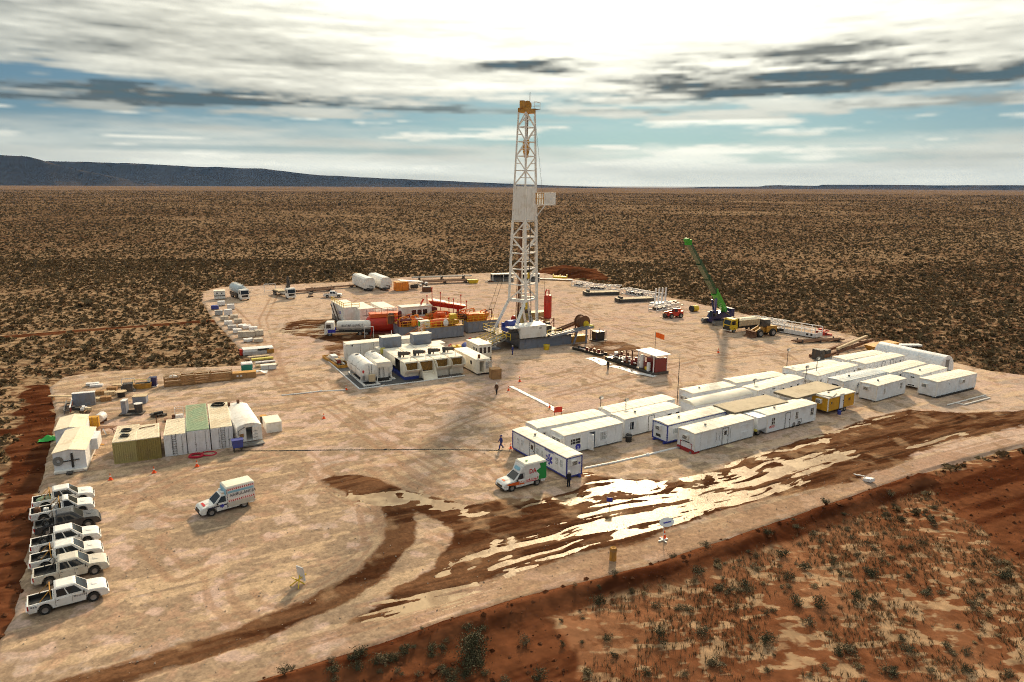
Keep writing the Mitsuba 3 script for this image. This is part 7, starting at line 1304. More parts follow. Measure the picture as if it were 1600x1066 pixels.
for (x, y, mat, wr, h, lb), xy in zip(PL, PLG): pallet(lb, tuple(xy), 2.1, 1.7, h, mat, 28 + rs.uniform(-5, 5), wr, 2)
def stack(label, xy, L, W, layers, mat, rot=28, name='board_stack', cat='board stack', th=.16, gap=True, n=5):
    t = thing(name, label, cat, xy, rot, .08); z = .14
    part(t, 'bearer', MB().box(-L * .4, -W / 2, 0, -L * .4 + .15, W / 2, .14).box(L * .4, -W / 2, 0, L * .4 + .15, W / 2, .14), 'mat_wood')
    for k in range(layers):
        for i in range(n): part(t, 'board', MB().cbox((random.uniform(-.1, .1), -W / 2 + (i + .5) * W / n, z + th / 2), (L, W / n - .04, th - .02), rz=random.uniform(-.01, .01)), 'mat_' + mat)
        z += th
    return t
mw = thing('flat_load', 'large flat white load with a red and an orange end on the pallet strip', 'load', (-47.77,129.08), 28, .08); part(mw, 'sheet', MB().hexa([(-3.6, -1.2, .2), (3.4, -1.2, .2), (3.4, 1.4, .2), (-3.6, 1.4, .2)], [(-3.5, -1.1, 1.3), (3.3, -1.1, 1.2), (3.3, 1.3, 1.25), (-3.5, 1.3, 1.4)]), 'mat_tarp_white'); part(mw, 'red_end', MB().box(-4.2, -1.0, 0, -3.65, .2, 1.3), 'mat_red_paint'); part(mw, 'orange_end', MB().box(1.8, -1.5, 0, 3.3, -1.22, .9), 'mat_ochre'); part(mw, 'front_board', MB().box(-3.6, -1.4, 0, 1.7, -1.21, .7), 'mat_sack_grey'); part(mw, 'dark_gap', MB().box(-.3, -1.3, .8, 2.2, -1.12, 1.15), 'mat_plastic_black')  # the gap is a black plate on the load front, shade put into colour
SC = .62
stack('cream board stack on the pallet strip, behind the yellow one', (-46.52,125.55), 6.0, 1.3, 2, 'wood_pale'); stack('pale yellow board stack on the pallet strip', (-45.15,123.64), 6.0, 1.3, 3, 'yellow_pale'); stack('thin white board stack with a dark underside, before the yellow boards', (-43.86,121.54), 5.4, 1.0, 2, 'tarp_white'); stack('pinkish white board stack, nearest of the boards on the strip', (-42.78,119.06), 6.0, 1.2, 3, 'wood_pale')
SC = .66
k = thing('white_carton', 'plain white carton at the near end of the pallet strip', 'carton', (-41.86,117.32), 20, .08); part(k, 'box', MB().box(-1.9, -.8, 0, 1.9, .8, 1.1), 'mat_tarp_white'); part(k, 'lid', MB().box(-1.95, -.85, 1.1, 1.95, .85, 1.18), 'mat_white_roof'); part(k, 'tape', MB().box(-.1, -.815, .1, .1, -.80, 1.1), 'mat_sack_grey')
SC = .74
def crate(label, xy, L, W, Hh, rot=24, mat='wood', slats=4, cat='crate'):
    t = thing('wooden_crate', label, cat, xy, rot, .08)
    part(t, 'floor', MB().box(-L / 2, -W / 2, .05, L / 2, W / 2, .12), 'mat_' + mat)
    for s in (-1, 1):
        for i in range(slats):
            z0, z1 = .14 + i * (Hh - .1) / slats, .14 + (i + .58) * (Hh - .1) / slats
            part(t, 'slat', MB().box(-L / 2, min(s * W / 2, s * (W / 2 + .06)), z0, L / 2, max(s * W / 2, s * (W / 2 + .06)), z1), 'mat_' + mat); part(t, 'slat', MB().box(min(s * L / 2, s * (L / 2 + .06)), -W / 2, z0, max(s * L / 2, s * (L / 2 + .06)), W / 2, z1), 'mat_' + mat)
    po = MB()
    for x in (-L / 2, L / 2):
        for y in (-W / 2, W / 2): po.cbox((x * 1.02, y * 1.02, Hh * .55), (.14, .14, Hh * 1.1))
    part(t, 'corner_post', po, 'mat_' + mat); part(t, 'top_rail', MB().bar((-L / 2, -W / 2 - .05, Hh + .05), (L / 2, -W / 2 - .05, Hh + .05), .12).bar((-L / 2, W / 2 + .05, Hh + .05), (L / 2, W / 2 + .05, Hh + .05), .12).bar((-L / 2, -W / 2, Hh + .06), (-L / 2, W / 2, Hh + .06), .12), 'mat_wood_pale'); return t
crate('brown slatted crate with a white bundle in it, leftmost of the crate row', (-53.31,106.76), 3.2, 2.2, 2.2, slats=3); crate('brown slatted crate with close boards, second of the crate row', (-51.33,107.53), 2.6, 2.2, 2.2, slats=5); crate('open topped brown crate with a pale rim, third of the crate row', (-49.49,108.68), 3.4, 2.4, 2.0); crate('long brown crate with pale rim boards, fourth of the crate row', (-47.10,109.87), 4.6, 2.4, 1.9)
k = thing('white_bundle', 'white bundle lying inside the leftmost crate', 'bundle', (-53.38,107.12), 10, .25); part(k, 'bundle', MB().mesh(trimesh.creation.icosphere(2, .8), (0, 0, 1.5), np.diag([1.2, .8, .55])), 'mat_tarp_white', smooth=True); part(k, 'strap', MB().box(-.05, -.66, 1.2, .05, .66, 1.95), 'mat_wood')
k = thing('long_box', 'long low reddish brown box before the teal box, right end of the crate row', 'box', (-43.98,111.48), 20, .08); part(k, 'box', MB().box(-2.6, -.9, 0, 2.6, .9, 1.3), 'mat_wood'); part(k, 'label', MB().box(-1.4, -.915, .5, -1.0, -.9, .9).box(-.7, -.915, .5, -.3, -.9, .9), 'mat_tarp_white'); part(k, 'lid', MB().box(-2.65, -.95, 1.3, 2.65, .95, 1.36), 'mat_ochre')
k = thing('teal_box', 'teal green box with a white lid at the end of the crate row', 'box', (-44.59,114.71), 24, .08); part(k, 'box', MB().box(-1.2, -1.1, 0, 1.2, 1.1, 2.1), 'mat_teal'); part(k, 'lid', MB().hexa([(-1.25, -1.15, 2.1), (1.25, -1.15, 2.1), (1.25, 1.15, 2.1), (-1.25, 1.15, 2.1)], [(-1.1, -1, 2.35), (1.1, -1, 2.35), (1.1, 1, 2.35), (-1.1, 1, 2.35)]), 'mat_tarp_white'); part(k, 'door', MB().box(-.5, -1.13, .1, .5, -1.1, 1.9), 'mat_teal')
k = thing('white_sheeting', 'crumpled white sheeting lying right of the long brown box', 'sheet', (-42.11,113.94), 10, .08); g_ = np.stack(np.meshgrid(np.linspace(-1.6, 1.6, 14), np.linspace(-1, 1, 10)), -1).reshape(-1, 2); part(k, 'sheet', (np.column_stack([g_, .15 + 1.0 * meshkit.fbm(np.column_stack([g_ * .9, 0 * g_[:, 0]]), 3, 5)]), quads(np.ones((9, 13), bool))), 'mat_tarp_white', smooth=True); part(k, 'post', MB().bar((-1.5, -.7, 0), (-1.5, -.7, 1.6), .12), 'mat_tarp_white')

# ---------------------------------------------------------------- the stores yard at the left
def item(name, label, cat, xy, rot, parts_, z=.08):
    t = thing(name, label, cat, xy, rot, z)
    for nm, mb, mat, *r in parts_: part(t, nm, mb, 'mat_' + mat, smooth=30 if r else False)
    return t
item('board_pile', 'long cream board sagging on bearers at the left edge of the stores yard', 'boards', (-65.47,98.74), 5, [('board', MB().cbox((0, 0, .85), (5.6, .9, .14), ry=.03), 'wood_pale'), ('bearer', MB().box(-2.2, -.4, 0, -2, .4, .8).box(2, -.4, 0, 2.2, .4, .74), 'wood')])
item('panel_stack', 'tall grey stack of panels with a white top in the stores yard', 'panel stack', (-61.05,96.36), 22, [('panel', MB().box(-1.9, -.5, 0, 1.9, -.2, 2.5), 'tank_blue_grey'), ('panel', MB().box(-1.85, -.17, 0, 1.9, .1, 2.4), 'steel_grey'), ('panel', MB().box(-1.9, .13, 0, 1.8, .45, 2.5), 'tank_blue_grey'), ('cap', MB().box(-1.95, -.55, 2.5, 1.95, .5, 2.6), 'tarp_white')])
item('rail_frame', 'long narrow rail frame with a white top bar, beside the nearest sheds', 'frame', (-61.03,92.31), 118, [('rail', MB().box(0, -.5, 0, 7.0, -.38, 1.1), 'maroon'), ('top_bar', MB().box(0, -.54, 1.1, 7.0, -.34, 1.25), 'tarp_white'), ('rail', MB().box(0, .5, 0, 7, .62, .9), 'steel_grey'), ('cross_bar', MB().box(1, -.37, .3, 1.12, .5, .5).box(4, -.37, .3, 4.12, .5, .5).box(6, -.37, .3, 6.12, .5, .5), 'steel_grey')])
def junk(label, xy, rot, seed, mats, w=3., d=1.8, n=9, h=1.1, name='scrap_pile'):
    g = random.Random(seed); t = thing(name, label, 'scrap pile', xy, rot, .08)
    for i in range(n):
        L, W, Hh = g.uniform(.5, 1.6), g.uniform(.3, .8), g.uniform(.15, .5)
        part(t, 'piece', MB().cbox((g.uniform(-w / 2, w / 2), g.uniform(-d / 2, d / 2), Hh / 2 + (i // 4) * h / max(1, n // 4) * .8), (L, W, Hh), rz=g.uniform(0, 3), rx=g.uniform(-.1, .1)), 'mat_' + g.choice(mats))
junk('heap of white boxes and brown boards between the grey panels and the sheds', (-59.27,92.90), 20, 1, ('tarp_white', 'wood_pale', 'wood', 'plastic_black'), 3.6, 1.8, 14, 1.2)
item('wrapped_bundle', 'two flat white bundles at the back left of the stores yard', 'bundle', (-65.27,106.17), 15, [('bundle', MB().cbox((-.6, .5, .35), (2.4, 1.2, .5), rz=.1), 'tarp_white'), ('bundle', MB().cbox((.4, -.5, .25), (2.4, .9, .4), rz=.1), 'tarp_white'), ('bearer', MB().box(-1.5, -.8, 0, -1.3, 1, .1).box(1, -.8, 0, 1.2, 1, .1), 'wood')])
for i, ((x, y), lb) in enumerate(zip([(-61.83,101.73),(-60.46,98.52),(-59.26,98.54),(-60.13,101.09),(-61.42,104.11),(-61.40,105.52)], ('brown pallet stack in the middle of the stores yard', 'brown pallet with a pale top right of the grey panels', 'small pallet with pale top near the grey panels', 'brown pallet behind the dark lidded drum', 'flat pallet of pipes at the back of the stores yard', 'pallet of pale boards left of the dark machine'))):
    pallet(lb, (x, y), 1.9, 1.4, rs.uniform(.4, .8), 'wood_pale' if i % 2 else 'wood', 20 + rs.uniform(-8, 8), False, 2)
item('drum_table', 'dark drum with a wide pale lid in the stores yard', 'drum', (-58.07,100.48), 0, [('drum', MB().lathe([(0, 0), (.7, 0), (.7, 1.1), (0, 1.1)], 16), 'plastic_black', 1), ('lid', MB().cyl((0, 0, 1.1), (0, 0, 1.2), 1.05, n=18), 'wood_pale', 1)])
item('dark_machine', 'dark machine with a white frame at the back of the stores yard', 'machine', (-58.62,103.47), 22, [('body', MB().box(-.9, -.8, .2, .9, .8, 1.7), 'steel_dark'), ('motor', MB().cyl((-1.3, 0, .7), (-.9, 0, .7), .5), 'steel_dark'), ('frame', MB().bar((-1.2, 1.0, 0), (-1.2, 1.0, 2.4), .12).bar((1.2, 1.0, 0), (1.2, 1.0, 2.4), .12).bar((-1.2, 1.0, 2.4), (1.2, 1.0, 2.4), .12), 'tarp_white'), ('skid', MB().box(-1.6, -.9, 0, 1.4, .9, .2), 'steel_grey')])
item('yellow_tub', 'ochre yellow tub with a corner frame in the stores yard', 'tub', (-57.27,105.25), 20, [('tub', MB().hexa([(-1.5, -.8, 0), (1.5, -.8, 0), (1.5, .8, 0), (-1.5, .8, 0)], [(-1.7, -.9, 1.1), (1.7, -.9, 1.1), (1.7, .9, 1.1), (-1.7, .9, 1.1)]), 'ochre'), ('dark_gap', MB().box(-1.4, -.7, 1.1, 1.4, .7, 1.13), 'dark_void'), ('frame', MB().bar((-1.7, -.9, 1.1), (-1.7, -.9, 2.1), .1).bar((1.7, .9, 1.1), (1.7, .9, 2.1), .1).bar((-1.7, -.9, 2.1), (1.7, -.9, 2.0), .08), 'yellow_pale')])  # near-black sheet on the solid tub stands in for its shaded inside
item('dark_cabinet', 'dark upright cabinet with a white panel left of the crates', 'cabinet', (-56.22,106.34), 15, [('case', MB().box(-.7, -.6, .15, .7, .6, 2.0), 'navy'), ('white_panel', MB().box(-.95, -.63, 1.0, -.3, -.6, 1.9), 'tarp_white'), ('base', MB().box(-.8, -.7, 0, .8, .7, .15), 'tarp_white')])
item('twin_post_skid', 'black skid carrying two upright white topped blocks in the yard', 'skid', (-52.22,92.46), 10, [('skid', MB().box(-2, -1.1, 0, 2, 1.1, .3), 'steel_dark'), ('block', MB().box(-1.6, -.6, .3, -.8, .9, 2.7), 'tank_blue_grey'), ('cap', MB().box(-1.65, -.65, 2.7, -.75, .95, 2.78), 'tarp_white'), ('block', MB().cyl((1.1, .2, .3), (1.1, .2, 1.9), .7, n=14), 'steel_dark', 1), ('cap', MB().cyl((1.1, .2, 1.9), (1.1, .2, 2.0), .75, n=14), 'tarp_white', 1), ('beam', MB().box(-.8, .3, .3, .6, .6, .7), 'steel_dark')])
item('grey_case', 'square grey case with a pale lid right behind the black skid', 'case', (-53.78,97.70), 15, [('case', MB().box(-1.2, -.9, 0, 1.2, .9, 1.4), 'tank_blue_grey'), ('lid', MB().box(-1.25, -.95, 1.4, 1.25, .95, 1.5), 'wood_pale'), ('bearer', MB().box(-1.1, -1.0, -.05, -.9, 1.0, 0), 'wood')])
junk('small heap of dark hoses and fittings on the open yard', (-48.18,91.42), 10, 5, ('rubber', 'steel_dark', 'plastic_black'), 1.8, 1.2, 7, .5); junk('dark wheel and scrap behind the small white container', (-45.82,90.12), 5, 6, ('rubber', 'steel_grey', 'rusty'), 2.2, 1.2, 6, .5)
item('yellow_crate', 'tall yellow caged crate behind the nearest shed', 'crate', (-54.00,86.42), 20, [('crate', MB().box(-.9, -.6, .0, .9, .6, 2.2), 'yellow_wall'), ('bar', MB().box(-.95, -.66, .2, -.8, -.6, 2.3).box(-.1, -.66, .2, .1, -.6, 2.3).box(.8, -.66, .2, .95, -.6, 2.3), 'ochre'), ('side', MB().box(-1.6, -.4, 0, -.95, .5, 1.6), 'maroon')])
item('white_cylinder', 'white lying cylinder right of the yellow crate', 'cylinder', (-54.52,88.93), 100, [('shell', MB().lathe([(0, -.9), (.7, -.85), (.8, -.6), (.8, 1.0), (.7, 1.2), (0, 1.25)], 16, (0, 0, .95), 'x'), 'tarp_white', 1), ('cradle', MB().box(-.7, -.7, 0, -.5, .7, .5).box(.7, -.7, 0, .9, .7, .5), 'rusty')])
item('work_table', 'rough work table with criss cross legs left of the khaki containers', 'table', (-51.47,85.01), 10, [('top', MB().box(-1.4, -.6, .95, 1.4, .6, 1.02), 'rusty'), ('leg', MB().bar((-1.2, -.5, 0), (-.6, .5, .95), .09), 'rusty'), ('leg', MB().bar((1.2, -.5, 0), (.6, .5, .95), .09), 'rusty'), ('leg', MB().bar((-1.2, .5, 0), (-.6, -.5, .95), .09), 'rusty'), ('leg', MB().bar((1.2, .5, 0), (.7, -.5, .95), .09), 'rusty'), ('pipe', MB().cyl((.2, -1.1, .05), (-.4, -.6, .9), .1), 'tarp_white')])
item('marker_pole', 'thin rusty pole on a base plate beside the nearest shed', 'pole', (-49.99,80.72), 0, [('pole', MB().cyl((0, 0, 0), (0, 0, 2.7), .07), 'rusty'), ('base', MB().cbox((.1, 0, .04), (1.2, .5, .08)), 'ochre')]); item('marker_pole', 'thin rusty pole standing at the back of the dark khaki container', 'pole', (-44.73,84.40), 0, [('pole', MB().cyl((0, 0, 0), (0, 0, 3.4), .07), 'rusty'), ('base', MB().cbox((0, 0, .04), (.4, .4, .08)), 'rusty')])
k = thing('green_tarpaulin', 'bright green tarpaulin heap at the left edge behind the nearest shed', 'tarpaulin', (-57.27,82.38), 25, .0); part(k, 'sheet', (np.column_stack([g_ * [.9, .9], .9 * np.exp(-((g_[:, 0] / 1.1) ** 2 + (g_[:, 1] / .7) ** 2)) + .5 * meshkit.fbm(np.column_stack([g_ * 1.3, 0 * g_[:, 0]]), 3, 15) - .15]), quads(np.ones((9, 13), bool))), 'mat_green_tarp', smooth=True); part(k, 'rope', MB().tube([(-1.2, .2, .2), (0, .1, .95), (1.2, -.1, .25)], .04), 'mat_green_dark')
item('wire_cage', 'white wire cage standing behind the small white container', 'cage', (-44.74,90.40), 28, [('post', MB().bar((-.7, -.6, 0), (-.7, -.6, 2.2), .07).bar((.7, -.6, 0), (.7, -.6, 2.2), .07).bar((-.7, .6, 0), (-.7, .6, 2.2), .07).bar((.7, .6, 0), (.7, .6, 2.2), .07), 'tarp_white'), ('mesh_bar', MB().bar((-.7, -.6, .5), (.7, -.6, .5), .04).bar((-.7, -.6, 1.0), (.7, -.6, 1.0), .04).bar((-.7, -.6, 1.5), (.7, -.6, 1.5), .04).bar((-.7, -.6, 2.2), (.7, -.6, 2.2), .06).bar((-.7, .6, 2.2), (.7, .6, 2.2), .06).bar((-.7, -.6, 2.2), (-.7, .6, 2.2), .06), 'tarp_white'), ('goods', MB().box(-.6, -.5, .05, .6, .5, .9), 'tarp_white')])
item('loose_board', 'small pale board lying on the ground right of the nearest shed', 'board', (-48.72,77.22), 15, [('board', MB().cbox((0, 0, .06), (.8, .4, .1)), 'wood_pale'), ('batten', MB().cbox((.1, 0, .13), (.1, .38, .04)), 'wood')])

SC = 1.0
# ---------------------------------------------------------------- the far edge of the pad
k = thing('site_hut', 'small white hut with a dark band at the far left corner of the pad', 'hut', (-81.86,191.31), 20, .08); part(k, 'wall', MB().box(0, 0, .2, 2.8, 2.4, 2.3), 'mat_steel_white'); part(k, 'roof', MB().box(-.1, -.1, 2.3, 2.9, 2.5, 2.42), 'mat_white_roof'); part(k, 'band', MB().box(-.01, -.02, .9, 2.81, -.001, 1.15), 'mat_plastic_black'); window(k, 'front', .8, 1.75, .5, .5, 2.8, 2.4); window(k, 'front', 2.0, 1.75, .5, .5, 2.8, 2.4)
pf, pb = np.array((-73.11,190.50)), np.array((-80.76,200.68)); an = math.degrees(math.atan2(*(pf - pb)[::-1]))
ta = truck('tanker_truck', 'white tanker lorry facing the viewer at the far left corner of the pad', 'tanker truck', tuple(pf - uv_of(an) * 5.0), an, 'steel_white', 10.5)
part(ta, 'tank', MB().lathe([(0, -5.2), (1.0, -5.15), (1.3, -4.9), (1.3, 2.6), (1.0, 2.9), (0, 2.95)], 20, (0, 0, 2.6), 'x'), 'mat_blue_roof', smooth=35); part(ta, 'catwalk_rail', MB().bar((-5, -.5, 3.95), (2.6, -.5, 3.95), .08).bar((-5, .5, 3.95), (2.6, .5, 3.95), .08), 'mat_steel_white'); part(ta, 'side_locker', MB().box(-4.8, 1.0, .7, 2.2, 1.3, 1.6).box(-4.8, -1.3, .7, 2.2, -1.0, 1.6), 'mat_plastic_black')
pf, pb = np.array((-61.13,193.12)), np.array((-71.93,207.28)); an = math.degrees(math.atan2(*(pf - pb)[::-1]))
tc = truck('crane_truck', 'flatbed lorry with a folded loading crane behind its white cab', 'lorry', tuple(pf - uv_of(an) * 6.2), an, 'steel_white', 12.5)
part(tc, 'flatbed', MB().box(-6.2, -1.25, 1.05, 3.2, 1.25, 1.25), 'mat_steel_dark'); part(tc, 'load', MB().box(-5.5, -1.1, 1.25, -.5, 1.1, 1.6), 'mat_wood_pale'); part(tc, 'crane_column', MB().box(3.3, -.5, 1.05, 4.1, .5, 3.6).bar((3.7, 0, 3.5), (3.5, .2, 6.0), .5).bar((3.5, .2, 6.0), (3.8, .5, 3.6), .35), 'mat_steel_dark')
item('goal_frame', 'white rectangular pipe frame left of the crane lorry', 'frame', (-71.50,206.01), 28, [('post', MB().bar((-1.6, 0, 0), (-1.6, 0, 2.4), .16).bar((1.6, 0, 0), (1.6, 0, 2.4), .16), 'tarp_white'), ('bar', MB().bar((-1.6, 0, 2.4), (1.6, 0, 2.4), .16).bar((-1.6, 0, .4), (1.6, 0, .4), .12), 'tarp_white')])
def pipe_rack(label, xy, L, W, n, mat, rot=28, h=.5, z2=0):
    t = thing('pipe_rack', label, 'pipe rack', xy, rot, .08)
    for x in (-L * .38, 0, L * .38): part(t, 'trestle', MB().box(x - .1, -W / 2, 0, x + .1, W / 2, h).box(x - .1, -W / 2, h, x + .1, -W / 2 + .15, h + .5).box(x - .1, W / 2 - .15, h, x + .1, W / 2, h + .5), 'mat_steel_dark')
    for i in range(n): part(t, 'pipe', MB().cyl((-L / 2 + random.uniform(-.4, .4), -W / 2 + .25 + i * (W - .5) / max(1, n - 1), h + .12), (L / 2 + random.uniform(-.4, .4), -W / 2 + .25 + i * (W - .5) / max(1, n - 1), h + .12), .11, n=8), 'mat_' + mat)
    return t
pipe_rack('dark pipes on trestles right of the crane lorry', (-59.34,206.44), 14, 3, 8, 'rusty', 33); pipe_rack('long dark pipe rack along the far edge behind the white pickup', (-54.79,213.23), 16, 2.4, 6, 'rusty', 36); junk('brown machine frame before the dark pipes', (-57.31,197.88), 10, 8, ('rusty', 'steel_dark'), 1.6, 1.2, 8, 1.6); pipe_rack('long rusty pipe rack, left one at the far edge behind the red tray', (-21.95,227.53), 18, 4, 12, 'rusty', 18, .7); pipe_rack('long pale pipe rack behind the rusty one at the far edge', (-23.93,237.08), 20, 3, 10, 'steel_grey', 18, .9)
wp = pickup('white double cab pickup alone at the far edge of the pad', xy=place_mid((-48.96,196.40), (-51.94,195.72), 12., .77), rot=12., group=None)
for lb, px in (('white tank trailer at the far edge, left of the two', (-42.61,208.98)), ('white tank trailer at the far edge, right of the two', (-37.89,210.47))):
    t = thing('tank_trailer', lb, 'trailer', px, 118, .08); part(t, 'shell', MB().prism([(-1.6, .8), (1.6, .8), (1.75, 2.2), (1.45, 3.6), (.9, 3.95), (-.9, 3.95), (-1.45, 3.6), (-1.75, 2.2)], 0, 13, 'yz'), 'mat_steel_white', smooth=25); part(t, 'chassis', MB().box(-.8, -.8, .5, 13, .8, .8), 'mat_steel_dark'); part(t, 'end_pipework', MB().tube([(-.2, -.9, .4), (-.5, -.9, 1.4), (-.2, .2, 1.6)], .1).box(-.6, .2, .3, -.05, 1.0, 1.0), 'mat_steel_dark')
    for y in (-1.1, 1.1): wheel(t, 2.0, y, .5, .35); wheel(t, 10.5, y, .5, .35)
item('orange_container', 'orange box container at the far edge right of the tank trailers', 'container', (-34.51,208.62), 28, [('body', MB().box(0, 0, .1, 3.8, 3.0, 2.6), 'orange'), ('roof', MB().box(-.04, -.04, 2.6, 3.84, 3.04, 2.7), 'ochre'), ('door_seam', MB().box(1.88, -.03, .2, 1.94, 0, 2.5), 'rusty')])
item('open_shelter', 'white flat roofed open shelter with dark gear under it, at the far edge', 'shelter', (-31.27,214.09), 28, [('roof', MB().cbox((0, 0, 2.5), (7.0, 3.2, .14), ry=.10), 'tarp_white'), ('post', MB().bar((-3, -1.4, 0), (-3, -1.4, 2.7), .14).bar((3, -1.4, 0), (3, -1.4, 2.2), .14).bar((-3, 1.4, 0), (-3, 1.4, 2.7), .14).bar((3, 1.4, 0), (3, 1.4, 2.2), .14), 'steel_white'), ('gear', MB().box(-2.6, -1.0, 0, -.6, 1.2, 1.5).cyl((.2, 0, .7), (2.4, 0, .7), .6), 'steel_dark'), ('white_drum', MB().cyl((-2.4, -1.3, .6), (-1.2, -1.3, .6), .5), 'tarp_white')])
junk('dark gear beside the open shelter at the far edge', (-27.84,221.30), 20, 12, ('steel_dark', 'plastic_black', 'tarp_white'), 3.4, 2, 10, 1.6)
item('bulk_bag', 'brown grey square bulk bag out on the far side of the pad', 'bag', (-25.55,208.94), 15, [('bag', MB().hexa([(-1.3, -1.1, 0), (1.3, -1.1, 0), (1.3, 1.1, 0), (-1.3, 1.1, 0)], [(-1.35, -1.2, 1.3), (1.35, -1.2, 1.3), (1.3, 1.1, 1.4), (-1.3, 1.1, 1.4)]), 'rusty'), ('top', MB().box(-1.1, -.9, 1.3, 1.1, .9, 1.5), 'steel_grey')])
item('yellow_skip', 'bright yellow boat shaped skip at the far edge of the pad', 'skip', (-12.81,227.89), 18, [('tub', MB().hexa([(-1.2, -.9, 0), (1.2, -.9, 0), (1.2, .9, 0), (-1.2, .9, 0)], [(-1.9, -1.1, 1.3), (1.7, -1.1, 1.1), (1.7, 1.1, 1.1), (-1.9, 1.1, 1.3)]), 'yellow'), ('rim', MB().box(-1.8, -1.18, 1.1, 1.7, -1.08, 1.25), 'yellow_pale')])
junk('rusty scrap on the ground left of the pale roofed rack', (-6.87,231.25), 15, 14, ('rusty', 'steel_grey'), 4, 1.4, 8, .5)
def roofed_rack(label, xy, L, rot=20):
    return item('roofed_rack', label, 'rack', xy, rot, [('roof', MB().box(-L / 2, -1.6, 2.4, L / 2, 1.6, 2.6), 'white_roof'), ('post', MB().bar((-L / 2 + .2, -1.4, 0), (-L / 2 + .2, -1.4, 2.4), .2).bar((0, -1.4, 0), (0, -1.4, 2.4), .2).bar((L / 2 - .2, -1.4, 0), (L / 2 - .2, -1.4, 2.4), .2), 'steel_white'), ('shelf', MB().box(-L / 2, -1.2, 1.1, L / 2, 1.2, 1.25).box(-L / 2, -.9, .1, L / 2, 1.0, .9), 'steel_grey'), ('back', MB().box(-L / 2, 1.2, 0, L / 2, 1.4, 2.3), 'steel_dark')])
roofed_rack('grey rack with a pale flat roof at the far edge, left of the mast', (-3.30,232.99), 7.5, 14); roofed_rack('grey rack with a pale flat roof at the far edge, right behind the mast', (5.87,233.35), 6.5, 5)
item('kerb_beam', 'long pale beam lying along the far edge behind the yellow tray', 'beam', (13.91,236.11), -15, [('beam', MB().box(-5, -.5, 0, 6.5, .5, .5), 'tarp_white'), ('side', MB().box(-5, -.56, 0, 6.5, -.501, .3), 'wood')])
item('yellow_tray', 'yellow low tray with end boards on the pale beam at the far edge', 'tray', (16.24,238.70), -12, [('tray', MB().box(-2.4, -.8, .5, 2.4, .8, 1.1), 'yellow'), ('end', MB().box(-2.4, -.8, 1.1, -2.2, .8, 1.7).box(2.2, -.8, 1.1, 2.4, .8, 1.7).box(-.1, -.8, 1.1, .1, .8, 1.5), 'yellow_pale')])
def truss(label, xy0, xy1, W, h, mat='tarp_white'):
    a, b = np.array(xy0), np.array(xy1); L = float(np.hypot(*(b - a))); t = thing('steel_truss', label, 'truss', a, math.degrees(math.atan2(*(b - a)[::-1])), .08); n = max(3, int(L / 1.6))
    for y in (0, W):
        for z in (.15, h): part(t, 'chord', MB().bar((0, y, z), (L, y, z), .2), 'mat_' + mat)
    m = MB()
    for i in range(n):
        x0, x1 = L * i / n, L * (i + 1) / n
        for y in (0, W): m.bar((x0, y, .15), (x1, y, h) if i % 2 else (x0, y, h), .12).bar((x0, y, h), (x1, y, .15), .1)
        m.bar((x0, 0, h), (x0, W, h), .12)
    part(t, 'lattice', m, 'mat_' + mat); part(t, 'load', MB().box(L * .1, W * .2, .1, L * .5, W * .8, h * .6), 'mat_steel_dark'); return t
def flat_skid(label, xy0, xy1, W, h=.9):
    a, b = np.array(xy0), np.array(xy1); L = float(np.hypot(*(b - a))); t = thing('flat_skid', label, 'skid', a, math.degrees(math.atan2(*(b - a)[::-1])), .08)
    part(t, 'side_beam', MB().box(0, 0, 0, L, .2, h).box(0, W - .2, 0, L, W, h), 'mat_steel_dark'); nn = int(L / 1.3)
    for i in range(nn): part(t, 'deck_board', MB().box(L * i / nn + .03, .0, h, L * (i + 1) / nn - .03, W, h + .08), 'mat_slab_roof')
    part(t, 'end_box', MB().box(-.3, .2, .1, -.002, W - .2, h + .2).cyl((.8, .5, h + .4), (.8, W - .5, h + .4), .3), 'mat_steel_dark'); return t
truss('white lattice truss at the right far edge, first from the mast', (18.89,223.07), (23.56,218.90), 2.5, 1.3); truss('white lattice truss at the right far edge, between two flat skids', (22.73,214.69), (32.41,211.01), 3, 1.5); flat_skid('long flat dark skid with pale deck, left of two at the right far edge', (21.60,201.77), (31.37,203.95), 3.2); truss('white lattice truss along the right far edge, nearest the white posts', (32.22,207.11), (40.15,195.36), 3, 1.5); flat_skid('long flat dark skid with pale deck, right of two at the right far edge', (29.40,189.49), (39.23,192.53), 3.2)
item('white_posts', 'row of four tall white posts on a white base, right far edge', 'posts', (40.06,188.76), 20, [('post', MB().bar((-1.6 + i * 1.05, 0, .3), (-1.4 + i * 1.05, 0, 4.3), .34), 'tarp_white') for i in range(4)] + [('base', MB().box(-2.4, -1.4, 0, 2.6, 1.4, .35), 'tarp_white')])
truss('low white frame with dark gear between the white posts and the red handler', (36.78,176.69), (44.04,182.71), 2.6, 1.2); junk('dark gear and white pieces behind the red handler', (43.50,187.81), -20, 18, ('steel_dark', 'tarp_white', 'maroon'), 5, 2.2, 12, 1.2); item('yellow_drum', 'yellow drum end right of the red handler', 'drum', (46.63,176.98), 30, [('drum', MB().cyl((-1, 0, .8), (.6, 0, .8), .8, n=16), 'yellow', 1), ('dark_end', MB().cyl((-1.5, 0, .8), (-1, 0, .8), .75, n=16), 'plastic_black', 1)])
